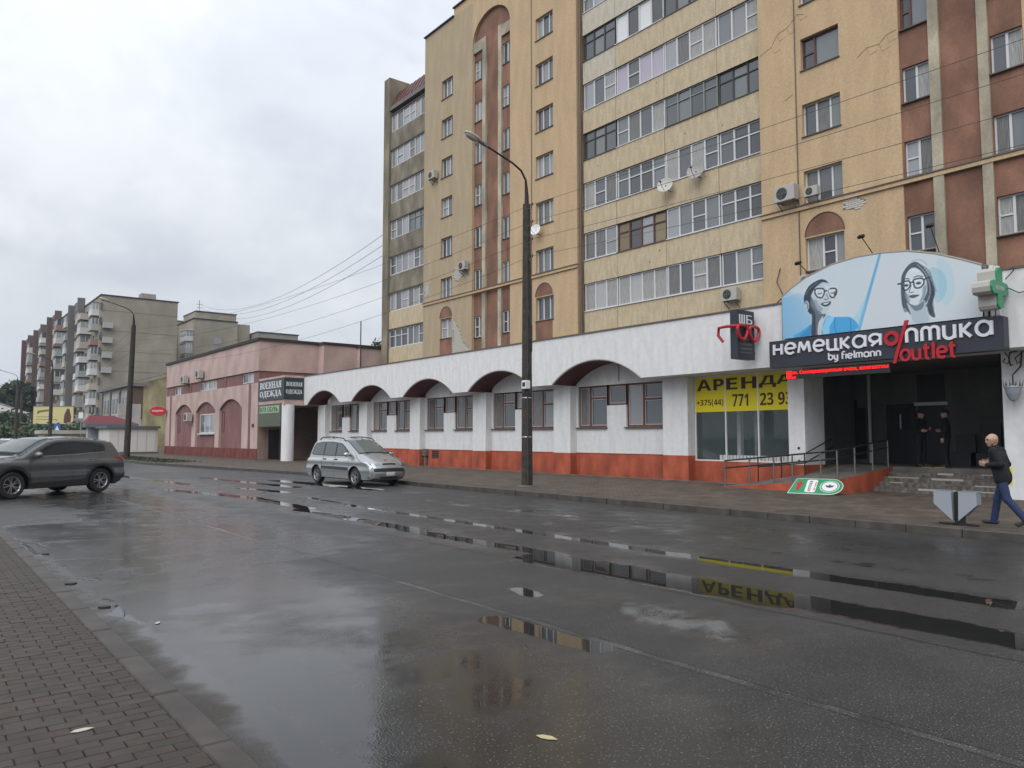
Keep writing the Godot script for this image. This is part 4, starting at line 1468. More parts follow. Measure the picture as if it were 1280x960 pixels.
	rec.box(Vector3(-16.7, 0.2, -28.0), Vector3(-16.6, y0, -24.5))
	obj("back_wall", rec, M.interior, t)
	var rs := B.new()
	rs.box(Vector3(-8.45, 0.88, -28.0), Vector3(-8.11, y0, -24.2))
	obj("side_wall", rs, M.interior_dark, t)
	var cl := B.new()
	cl.quad(Vector3(-16.6, y0 - 0.002, WZ), Vector3(-8.1, y0 - 0.002, WZ), Vector3(-8.1, y0 - 0.002, -28), Vector3(-16.6, y0 - 0.002, -28), Vector3.DOWN)
	obj("ceiling", cl, M.interior, t)
	# landing, steps and ramp
	var st := B.new()
	st.box(Vector3(-16.6, 0.0, -28.0), Vector3(-8.1, 0.87, -24.9))
	obj("landing", st, M.concrete, t)
	for i in 4:
		var s := B.new()
		s.chamfer(Vector3(-11.88, 0.0, -23.6 - (i + 1) * 0.325), Vector3(-8.1, 0.29 + i * 0.145, -23.6 - i * 0.325), 0.02)
		obj("step", s, M.step, t)
		for q in 3:
			var e := B.new()
			var xx := -11.8 + q * 1.25 + rng.randf() * 0.4
			e.box(Vector3(xx, (0.235 if q == 1 else 0.262) + i * 0.145, -23.62 - i * 0.325), Vector3(xx + rng.randf_range(0.3, 1.1), 0.293 + i * 0.145, -23.59 - i * 0.325 + rng.randf() * 0.006))
			obj("step_chip", e, M.cream_grey if q != i % 3 else M.concrete, t)
	var rm := B.new()
	var ra := Vector3(-16.0, 0.16, -21.6); var rb := Vector3(-11.9, 0.56, -21.6)
	var rc := Vector3(-11.9, 0.87, -24.9); var rd := Vector3(-13.95, 0.87, -24.9)
	var re := Vector3(-13.95, 0.60, -23.3); var rff := Vector3(-16.0, 0.16, -23.28)
	rm.tri(ra, rb, re, Vector3.UP, Vector3.UP, Vector3.UP)
	rm.tri(ra, re, rff, Vector3.UP, Vector3.UP, Vector3.UP)
	rm.tri(rb, rc, re, Vector3.UP, Vector3.UP, Vector3.UP)
	rm.tri(rc, rd, re, Vector3.UP, Vector3.UP, Vector3.UP)
	obj("ramp_floor", rm, M.concrete, t)
	var rw := B.new()
	rw.tri(Vector3(-16, 0.1, -21.585), Vector3(-11.9, 0.1, -21.585), Vector3(-11.9, 0.555, -21.585), Vector3.BACK, Vector3.BACK, Vector3.BACK)
	rw.tri(Vector3(-16, 0.1, -21.585), Vector3(-11.9, 0.555, -21.585), Vector3(-16, 0.17, -21.585), Vector3.BACK, Vector3.BACK, Vector3.BACK)
	rw.quad(Vector3(-11.885, 0.1, -21.585), Vector3(-11.885, 0.1, -24.9), Vector3(-11.885, 0.88, -24.9), Vector3(-11.885, 0.57, -21.585), Vector3.RIGHT)
	obj("ramp_wall", rw, M.plinth, t)
	# back wall fittings
	var door := B.new()
	door.box(Vector3(-13.5, 0.87, -28.0), Vector3(-12.5, 3.0, -27.93))
	var dn := obj("door", door, M.door_dark, t)
	var dg := B.new()
	dg.box(Vector3(-13.35, 2.1, -27.93), Vector3(-12.65, 2.85, -27.91))
	obj("pane", dg, M.glass[2], dn)
	for p in [[-12.4, -11.5, 3.05, 4.0], [-12.4, -11.5, 0.87, 2.9], [-15.0, -14.6, 2.3, 3.2], [-14.9, -14.3, 1.0, 2.9]]:
		var b := B.new()
		b.box(Vector3(p[0], p[2], -28.0), Vector3(p[1], p[3], -27.95))
		obj("dark_panel", b, M.door_dark, t)
	var li := B.new()
	li.box(Vector3(-12.5, 2.92, -28.0), Vector3(-11.4, 3.03, -27.9))
	li.tube([Vector3(-14.05, 0.87, -27.8), Vector3(-14.05, 4.1, -27.8)], [0.06], 8)
	obj("lintel", li, M.white_wall, t)
	var ch := B.new()
	for k in 3:
		ch.box(Vector3(-10.9 + k * 0.75, 0.87, -27.3), Vector3(-10.3 + k * 0.75, 1.32, -26.8))
		ch.box(Vector3(-10.9 + k * 0.75, 1.32, -27.3), Vector3(-10.3 + k * 0.75, 1.9 + 0.35 * k, -27.2))
	var shade := obj("display_stand", ch, M.door_dark, t)
	for k in 4:
		var lf := B.new()
		var pts := ragged(0, 0, 0.22, 0.1, 9)
		lf.xf = Transform3D(Basis(Vector3.RIGHT, -PI / 2), Vector3([-10.9, -10.5, -8.9, -8.6][k], 0.872, -25.05))
		lf.prism(pts, 0.0, 0.02)
		var o := obj("leaf_litter", lf, mat(lin(0.32, 0.24, 0.07), 0.8))
		tag(o, "small heap of yellow-brown leaf litter at the top edge of the entrance steps", "leaf litter", "leaf litter on the steps")
	# railings
	railing()
	build_signs()


func shop_window(t: Node3D, x0: float, x1: float, y0: float, y1: float, z: float, cuts: Array, tr: Dictionary, lk: Array) -> void:
	var w := window(t, x0, x1, y0, y1, z, cuts, M.wood_frame, 0.075, tr, lk)
	# pale sash edges inside the dark frame
	var b := B.new()
	var xs := [x0 + 0.075]
	for f in cuts:
		var x: float = lerpf(x0, x1, f)
		xs.append(x - 0.055); xs.append(x + 0.055)
	xs.append(x1 - 0.075)
	var zz := z - 0.015
	for s in cuts.size() + 1:
		var spans := [[y0 + 0.075, y1 - 0.075]]
		if s in tr:
			var ym: float = lerpf(y0, y1, tr[s])
			spans = [[y0 + 0.075, ym - 0.04], [ym + 0.04, y1 - 0.075]]
		for q in spans:
			var a: float = xs[s * 2]; var d: float = xs[s * 2 + 1]
			var e := 0.035
			b.box(Vector3(a, q[0], zz - 0.03), Vector3(d, q[0] + e, zz))
			b.box(Vector3(a, q[1] - e, zz - 0.03), Vector3(d, q[1], zz))
			b.box(Vector3(a, q[0] + e, zz - 0.03), Vector3(a + e, q[1] - e, zz))
			b.box(Vector3(d - e, q[0] + e, zz - 0.03), Vector3(d, q[1] - e, zz))
	obj("sash", b, M.sash, w)


func railing() -> void:
	var t := thing("ramp_railing", "dark metal handrail of two rails along the front of the entrance ramp", "railing")
	var fl := func(x: float) -> float: return 0.16 + (x + 16.0) / 4.1 * 0.40
	var z := -21.68
	var px := [-15.95, -15.0, -14.1, -13.45, -12.5, -11.98]
	for x in px:
		var b := B.new()
		b.tube([Vector3(x, fl.call(x) - 0.02, z), Vector3(x, fl.call(x) + 0.86, z)], [0.026], 8)
		obj("post", b, M.metal_grey, t)
	for h in [0.86, 0.62]:
		var b := B.new()
		b.tube([Vector3(-15.97, fl.call(-15.97) + h, z), Vector3(-11.96, fl.call(-11.96) + h, z)], [0.026], 8)
		if h > 0.8:
			b.tube([Vector3(-11.98, fl.call(-11.98) + h, z), Vector3(-11.98, 0.87 + h, -24.8)], [0.026], 8)
		else:
			b.tube([Vector3(-11.98, fl.call(-11.98) + h, z), Vector3(-11.98, 0.87 + h, -24.8)], [0.02], 8)
		obj("handrail", b, M.metal_dark, t)
	for zz in [-22.7, -23.8, -24.8]:
		var f := lerpf(0.56, 0.87, (-21.6 - zz) / 3.3)
		var b := B.new()
		b.tube([Vector3(-11.98, f, zz), Vector3(-11.98, f + 0.86, zz)], [0.026], 8)
		obj("post", b, M.metal_grey, t)
	var t2 := thing("ramp_railing", "dark handrail behind the first, along the shop window side of the ramp", "railing")
	z = -23.05
	for x in [-15.6, -14.7, -13.85]:
		var b := B.new()
		b.tube([Vector3(x, fl.call(x), z), Vector3(x, fl.call(x) + 0.9, z)], [0.022], 8)
		obj("post", b, M.metal_dark, t2)
	for h in [0.9, 0.6]:
		var b := B.new()
		b.tube([Vector3(-15.62, fl.call(-15.62) + h, z), Vector3(-13.85, fl.call(-13.85) + h, z), Vector3(-13.8, 0.87 + h, -24.7)], [0.022], 8)
		obj("handrail", b, M.metal_dark, t2)


# ---------------------------------------------------------------- rounded stroke lettering
func arc(cx: float, cy: float, rx: float, ry: float, a0: float, a1: float, n := 12) -> Array:
	var p := []
	for i in n + 1:
		var a := deg_to_rad(lerpf(a0, a1, float(i) / n))
		p.append(Vector2(cx + cos(a) * rx, cy + sin(a) * ry))
	return p


func glyph(ch: String) -> Array:
	# [advance, strokes]; x-height is 1
	match ch:
		"н": return [0.95, [[Vector2(0, 0), Vector2(0, 1)], [Vector2(0.62, 0), Vector2(0.62, 1)], [Vector2(0, 0.5), Vector2(0.62, 0.5)]]]
		"е", "e": return [1.02, [[Vector2(0.02, 0.5), Vector2(0.74, 0.5)], arc(0.38, 0.5, 0.38, 0.5, 0, 310, 22)]]
		"м": return [1.2, [[Vector2(0, 0), Vector2(0.14, 1), Vector2(0.44, 0.22), Vector2(0.74, 1), Vector2(0.88, 0)]]]
		"ц": return [0.98, [[Vector2(0, 1)] + arc(0.2, 0.2, 0.2, 0.2, 180, 270, 6) + [Vector2(0.58, 0), Vector2(0.58, 1)], [Vector2(0.58, 0), Vector2(0.74, 0), Vector2(0.74, -0.14)]]]
		"к": return [0.86, [[Vector2(0, 0), Vector2(0, 1)], [Vector2(0.55, 1), Vector2(0.12, 0.5), Vector2(0.56, 0)]]]
		"а", "a": return [1.12, [arc(0.41, 0.5, 0.41, 0.5, 10, 180, 14), arc(0.41, 0.5, 0.41, 0.5, 180, 350, 14), [Vector2(0.82, 1), Vector2(0.82, 0)]]]
		"я": return [0.95, [arc(0.36, 0.66, 0.36, 0.34, 10, 180, 12), arc(0.36, 0.66, 0.36, 0.34, 180, 350, 12), [Vector2(0.72, 1), Vector2(0.72, 0)], [Vector2(0.5, 0.36), Vector2(0.12, 0)]]]
		"п", "n": return [0.95, [[Vector2(0, 0)] + arc(0.31, 0.66, 0.31, 0.34, 180, 0, 12) + [Vector2(0.62, 0)]]]
		"т", "m": return [1.32, [[Vector2(0, 0)] + arc(0.25, 0.7, 0.25, 0.3, 180, 0, 10) + [Vector2(0.5, 0)], arc(0.75, 0.7, 0.25, 0.3, 180, 0, 10) + [Vector2(1.0, 0)]]]
		"и", "u": return [0.98, [[Vector2(0, 1)] + arc(0.31, 0.34, 0.31, 0.34, 180, 360, 12) + [Vector2(0.62, 1)], [Vector2(0.62, 0.4), Vector2(0.62, 0)]]]
		"o": return [1.05, [arc(0.4, 0.5, 0.4, 0.5, 0, 180, 14), arc(0.4, 0.5, 0.4, 0.5, 180, 360, 14)]]
		"b": return [1.0, [[Vector2(0, 1.5), Vector2(0, 0.05)], arc(0.36, 0.5, 0.36, 0.5, 170, 0, 12), arc(0.36, 0.5, 0.36, 0.5, 0, -170, 12)]]
		"y": return [0.9, [[Vector2(0, 1)] + arc(0.29, 0.34, 0.29, 0.3, 180, 360, 10) + [Vector2(0.58, 1)], [Vector2(0.58, 0.5), Vector2(0.56, -0.25), Vector2(0.3, -0.42), Vector2(0.05, -0.4)]]]
		"f": return [0.55, [[Vector2(0, 0)] + arc(0.3, 1.15, 0.3, 0.35, 180, 60, 8), [Vector2(0, 0.9), Vector2(0.35, 0.9)]]]
		"i": return [0.42, [[Vector2(0.12, 0), Vector2(0.12, 1)], [Vector2(0.12, 1.34), Vector2(0.12, 1.36)]]]
		"l": return [0.42, [[Vector2(0.1, 0), Vector2(0.1, 1.5)]]]
		"t": return [0.68, [[Vector2(0.15, 1.4)] + arc(0.37, 0.22, 0.22, 0.22, 180, 280, 7), [Vector2(-0.05, 1.0), Vector2(0.45, 1.0)]]]
		_: return [0.55, []]


func stroke_word(called: String, word: String, parent: Node3D, m: Material, x0: float, x1: float, y: float, xh: float, w: float, z: float, depth: float) -> void:
	var total := 0.0
	for i in word.length():
		total += glyph(word[i])[0] if i < word.length() - 1 else glyph(word[i])[0] - 0.25
	var k := (x1 - x0) / total
	var x := x0
	for ch in word:
		var g := glyph(ch)
		var b := B.new()
		var idx := 0
		for s in g[1]:
			var pl := PackedVector2Array()
			for p in s: pl.append(Vector2(x + p.x * k, y + p.y * xh))
			for poly in Geometry2D.offset_polyline(pl, w / 2, Geometry2D.JOIN_ROUND, Geometry2D.END_ROUND):
				if not Geometry2D.is_polygon_clockwise(poly):
					b.prism(poly, z, z + depth + idx * 0.0015, false)
			idx += 1
		if idx:
			obj(called, b, m, parent)
		x += g[0] * k


# ---------------------------------------------------------------- printed portraits (flat print)
var art: Image
var art_k := 200.0


func smooth_loop(f: Array) -> PackedVector2Array:
	var p := []
	for i in range(0, f.size(), 2): p.append(Vector2(f[i], f[i + 1]))
	var out := PackedVector2Array()
	for i in p.size():
		for s in 5:
			out.append(p[i].cubic_interpolate(p[(i + 1) % p.size()], p[(i - 1 + p.size()) % p.size()], p[(i + 2) % p.size()], s / 5.0))
	return out


func ink(f: Array, c: Color, a := 1.0, smooth := true) -> void:
	var poly := PackedVector2Array()
	if smooth:
		poly = smooth_loop(f)
	else:
		for i in range(0, f.size(), 2): poly.append(Vector2(f[i], f[i + 1]))
	fill(poly, c, a)


func fill(poly: PackedVector2Array, c: Color, a := 1.0) -> void:
	var h := art.get_height()
	var pts := PackedVector2Array()
	for p in poly: pts.append(Vector2(p.x * art_k, h - p.y * art_k))
	var lo := h; var hi := 0
	for p in pts:
		lo = mini(lo, int(p.y)); hi = maxi(hi, int(p.y) + 1)
	for y in range(maxi(lo, 0), mini(hi, h)):
		var xs := []
		var yy := y + 0.5
		for i in pts.size():
			var p := pts[i]; var q := pts[(i + 1) % pts.size()]
			if (p.y <= yy) != (q.y <= yy):
				xs.append(p.x + (yy - p.y) / (q.y - p.y) * (q.x - p.x))
		xs.sort()
		for i in range(0, xs.size() - 1, 2):
			var x0 := clampi(int(round(xs[i])), 0, art.get_width())
			var x1 := clampi(int(round(xs[i + 1])), 0, art.get_width())
			if x1 <= x0: continue
			if a >= 1.0:
				art.fill_rect(Rect2i(x0, y, x1 - x0, 1), c)
			else:
				for x in range(x0, x1):
					art.set_pixel(x, y, art.get_pixel(x, y).lerp(c, a))


func line(f: Array, w: float, c: Color, a := 1.0, closed := false, smooth := true) -> void:
	var p := PackedVector2Array()
	for i in range(0, f.size(), 2): p.append(Vector2(f[i], f[i + 1]))
	if closed: p.append(p[0])
	if smooth and p.size() > 2:
		var o := PackedVector2Array()
		for i in p.size() - 1:
			for s in 5:
				o.append(p[i].cubic_interpolate(p[i + 1], p[maxi(i - 1, 0)], p[mini(i + 2, p.size() - 1)], s / 5.0))
		o.append(p[p.size() - 1])
		p = o
	var cutp := p.size() / 2 if closed else p.size() - 1
	for part in ([p.slice(0, cutp + 1), p.slice(cutp)] if closed else [p]):
		for poly in Geometry2D.offset_polyline(part, w / 2, Geometry2D.JOIN_ROUND, Geometry2D.END_ROUND):
			if not Geometry2D.is_polygon_clockwise(poly): fill(poly, c, a)


func soften() -> void:
	var w := art.get_width(); var h := art.get_height()
	art.resize(w / 5, h / 5, Image.INTERPOLATE_LANCZOS)
	art.resize(w, h, Image.INTERPOLATE_CUBIC)


func portrait_print() -> ImageTexture:
	art = Image.create(1240, 452, false, Image.FORMAT_RGB8)
	art.fill(Color8(198, 207, 213))
	var dk := Color8(44, 58, 70)
	var mid := Color8(120, 138, 150)
	# blue wash on the left, pale field between
	for k in 12:
		var s := 1.9 - k * 0.14
		ink([0.0, 0.0, s, 0.0, s * 0.86, 0.7, s * 0.5, 1.3, 0.0, 1.45], Color8(118, 176, 212), 0.13)
	ink([0.05, 1.3, 0.9, 1.8, 2.5, 2.2, 3.3, 2.2, 2.6, 0.1, 2.3, 0.4, 1.8, 1.5], Color8(190, 208, 218), 0.5)
	ink([3.29, 2.2, 3.37, 2.2, 2.66, 0.0, 2.55, 0.0], Color8(104, 168, 206), 1.0, false)
	ink([2.2, 0.0, 2.6, 0.0, 2.9, 1.0, 2.6, 0.55], Color8(140, 196, 226), 0.5)
	# left figure: jacket, neck, face, hair
	ink([0.56, 0.0, 0.7, 0.14, 0.91, 0.25, 1.10, 0.34, 1.25, 0.1, 1.44, 0.03, 1.52, 0.37, 1.65, 0.54, 1.85, 0.48, 2.1, 0.45, 2.41, 0.38, 2.48, 0.0], Color8(72, 160, 214))
	ink([0.7, 0.0, 0.95, 0.2, 1.08, 0.3, 1.1, 0.0], Color8(54, 128, 184), 0.7)
	ink([1.47, 0.0, 1.54, 0.35, 1.66, 0.52, 1.86, 0.47, 1.7, 0.2, 1.68, 0.0], Color8(150, 205, 232), 0.8)
	line([1.88, 0.46, 1.86, 0.2, 1.9, 0.0], 0.02, Color8(40, 110, 165))
	line([2.37, 0.38, 2.36, 0.0], 0.02, Color8(50, 120, 175))
	ink([1.08, 0.9, 1.12, 0.54, 1.09, 0.0, 1.44, 0.0, 1.38, 0.32, 1.59, 0.59, 1.36, 0.65, 1.20, 0.78], Color8(96, 104, 116))
	ink([1.09, 0.9, 1.13, 0.5, 1.1, 0.0, 1.22, 0.0, 1.24, 0.4, 1.22, 0.7], dk, 0.8)
	ink([1.30, 0.0, 1.33, 0.35, 1.5, 0.55, 1.42, 0.2, 1.43, 0.0], Color8(196, 206, 214), 0.9)
	ink([1.23, 1.47, 1.46, 1.62, 1.68, 1.54, 1.74, 1.36, 1.79, 1.10, 1.76, 0.9, 1.68, 0.75, 1.56, 0.62, 1.39, 0.66, 1.20, 0.81, 1.06, 0.99, 1.1, 1.3], Color8(184, 196, 206))
	ink([1.10, 1.22, 1.2, 1.05, 1.3, 0.78, 1.45, 0.66, 1.3, 0.68, 1.16, 0.82, 1.06, 0.99], Color8(88, 98, 110), 0.85)
	ink([1.70, 1.56, 1.52, 1.70, 1.29, 1.68, 1.05, 1.56, 0.91, 1.36, 0.86, 1.15, 0.93, 0.88, 1.06, 0.68, 1.14, 0.72, 1.08, 0.99, 1.11, 1.25, 1.25, 1.47, 1.46, 1.62], dk)
	line([0.92, 1.3, 1.1, 1.5, 1.35, 1.64], 0.03, mid, 0.8)
	ink([0.89, 1.05, 0.95, 1.12, 1.03, 1.02, 1.02, 0.86, 0.96, 0.78, 0.91, 0.88], Color8(176, 188, 198))
	line([0.93, 1.05, 0.99, 0.98, 0.97, 0.85], 0.02, dk)
	for l in [[1.27, 1.44, 1.40, 1.43, 1.52, 1.40, 1.56, 1.30, 1.49, 1.15, 1.40, 1.14, 1.31, 1.19, 1.24, 1.33], [1.71, 1.36, 1.83, 1.37, 1.94, 1.33, 1.95, 1.21, 1.87, 1.09, 1.81, 1.09, 1.75, 1.13, 1.69, 1.28]]:
		ink(l, Color8(206, 216, 222), 0.7)
		line(l, 0.034, Color8(24, 30, 38), 1.0, true)
	line([1.56, 1.30, 1.62, 1.33, 1.69, 1.30], 0.03, Color8(24, 30, 38))
	line([1.25, 1.40, 1.15, 1.44, 1.05, 1.38], 0.03, Color8(24, 30, 38))
	line([1.33, 1.28, 1.40, 1.26, 1.48, 1.29], 0.022, dk)
	line([1.76, 1.24, 1.82, 1.22, 1.88, 1.25], 0.022, dk)
	ink([1.86, 1.18, 1.93, 1.30, 1.9, 1.13], dk, 0.9)
	line([1.62, 1.22, 1.68, 1.08, 1.6, 1.05, 1.54, 1.08], 0.018, dk, 0.8)
	ink([1.43, 0.94, 1.52, 0.97, 1.60, 0.97, 1.75, 0.97, 1.73, 0.88, 1.6, 0.84, 1.5, 0.87], dk)
	ink([1.48, 0.935, 1.6, 0.945, 1.71, 0.945, 1.6, 0.90], Color8(235, 238, 240))
	for k in 7:
		var s := 1.0 - k * 0.1
		ink([1.30 - 0.05 * s, 1.1, 1.34, 1.1 - 0.22 * s, 1.48, 0.78, 1.40, 0.70, 1.22, 0.85, 1.12, 1.05], Color8(120, 132, 144), 0.10)
		ink([1.55, 1.52, 1.70 + 0.04 * s, 1.4, 1.72, 1.1, 1.66, 0.8, 1.70, 1.1, 1.62, 1.4], Color8(228, 234, 238), 0.12)
	for k in 9:
		line([0.92 + k * 0.03, 1.0 + k * 0.05, 0.98 + k * 0.04, 1.35 + k * 0.02, 1.2 + k * 0.05, 1.56 + k * 0.012, 1.45 + k * 0.02, 1.65], 0.008, Color8(96, 112, 126) if k % 2 else Color8(22, 30, 40), 0.7)
	# right figure
	ink([4.9, 1.7, 5.25, 1.4, 5.3, 0.7, 5.05, 0.4, 4.9, 0.9], Color8(150, 200, 218), 0.35)
	ink([4.7, 1.5, 5.05, 1.3, 5.1, 0.8, 4.85, 0.5, 4.7, 1.0], Color8(120, 180, 205), 0.4)
	ink([3.90, 1.29, 3.95, 1.48, 4.12, 1.69, 4.32, 1.74, 4.50, 1.57, 4.65, 1.28, 4.77, 1.00, 4.80, 0.77, 4.72, 0.49, 4.78, 0.12, 4.63, 0.20, 4.56, 0.44, 4.4, 0.5, 4.2, 0.35, 4.13, 0.26, 4.0, 0.45, 3.92, 0.52, 3.88, 0.91], Color8(72, 86, 98))
	ink([4.50, 1.45, 4.62, 1.1, 4.66, 0.7, 4.62, 0.4, 4.68, 0.2, 4.72, 0.5, 4.76, 0.8, 4.7, 1.1], dk, 0.9)
	line([4.35, 1.66, 4.55, 1.4, 4.66, 1.05, 4.66, 0.75, 4.55, 0.5], 0.03, Color8(206, 216, 222), 0.9)
	line([4.62, 1.4, 4.78, 1.05, 4.83, 0.8], 0.02, mid, 0.9)
	line([4.2, 1.78, 4.45, 1.78, 4.62, 1.6], 0.014, mid, 0.7)
	ink([4.03, 0.62, 4.17, 0.52, 4.50, 0.63, 4.56, 0.35, 4.62, 0.05, 4.4, 0.0, 4.2, 0.05, 4.12, 0.3], Color8(172, 188, 198))
	ink([4.12, 0.55, 4.3, 0.5, 4.5, 0.6, 4.45, 0.4, 4.25, 0.36], Color8(96, 112, 124), 0.8)
	ink([4.00, 1.31, 4.12, 1.54, 4.30, 1.58, 4.46, 1.43, 4.59, 1.18, 4.60, 0.91, 4.50, 0.66, 4.32, 0.53, 4.17, 0.54, 4.05, 0.66, 3.99, 0.89], Color8(204, 214, 221))
	ink([3.99, 1.0, 4.05, 0.8, 4.06, 0.66, 4.0, 0.75], mid, 0.9)
	ink([4.48, 1.0, 4.58, 1.0, 4.52, 0.7, 4.36, 0.55, 4.46, 0.78], mid, 0.45)
	for l in [[3.92, 1.23, 4.02, 1.24, 4.12, 1.22, 4.14, 1.10, 4.06, 0.99, 3.96, 1.0, 3.91, 1.1], [4.23, 1.24, 4.37, 1.26, 4.49, 1.23, 4.52, 1.12, 4.44, 1.01, 4.34, 0.99, 4.26, 1.04]]:
		line(l, 0.03, Color8(22, 30, 38), 1.0, true)
	line([4.14, 1.17, 4.19, 1.18, 4.23, 1.17], 0.026, Color8(22, 30, 38))
	line([4.52, 1.2, 4.62, 1.24, 4.7, 1.24], 0.03, Color8(22, 30, 38))
	line([3.92, 1.18, 3.82, 1.19, 3.80, 1.17], 0.04, Color8(22, 30, 38))
	ink([3.97, 1.12, 4.03, 1.15, 4.1, 1.11, 4.03, 1.08], dk, 0.95)
	ink([4.29, 1.13, 4.37, 1.16, 4.45, 1.12, 4.37, 1.09], dk, 0.95)
	line([3.95, 1.29, 4.03, 1.31, 4.13, 1.28], 0.024, dk, 0.9)
	line([4.24, 1.30, 4.36, 1.33, 4.5, 1.29], 0.024, dk, 0.9)
	line([4.17, 1.1, 4.11, 0.92, 4.16, 0.89, 4.24, 0.90], 0.016, dk, 0.8)
	ink([4.09, 0.79, 4.17, 0.82, 4.24, 0.815, 4.38, 0.79, 4.26, 0.73, 4.17, 0.73], Color8(86, 96, 108))
	line([4.09, 0.785, 4.24, 0.785, 4.38, 0.79], 0.012, dk)
	for k in 8:
		var s := k * 0.02
		ink([4.48 + s, 1.1, 4.58, 1.0, 4.53, 0.75, 4.38, 0.58, 4.46 + s * 0.5, 0.8], Color8(110, 126, 138), 0.10)
		ink([4.0, 1.0 - s, 4.06 + s * 0.6, 0.82, 4.12, 0.62, 4.03, 0.68, 3.985, 0.88], Color8(120, 136, 148), 0.09)
		ink([4.12, 1.5, 4.28, 1.56, 4.42, 1.44, 4.3, 1.38 + s], Color8(226, 232, 236), 0.10)
	for k in 12:
		var s := k * 0.022
		line([4.16 + s * 0.9, 1.66 + s * 0.1, 4.46 + s * 0.8, 1.45, 4.58 + s * 0.7, 1.1, 4.60 + s * 0.6, 0.7, 4.58 + s * 0.7, 0.3], 0.009, Color8(150, 168, 180) if k % 3 == 0 else Color8(26, 36, 46), 0.65)
	for k in 8:
		var s := k * 0.018
		line([4.14 - s * 0.3, 1.66 - s * 0.6, 3.98 - s * 0.4, 1.42, 3.92 - s * 0.2, 1.0, 3.96 - s * 0.5, 0.6, 4.05 - s * 0.7, 0.35], 0.009, Color8(150, 168, 180) if k % 3 == 0 else Color8(30, 40, 50), 0.65)
	soften()
	return ImageTexture.create_from_image(art)


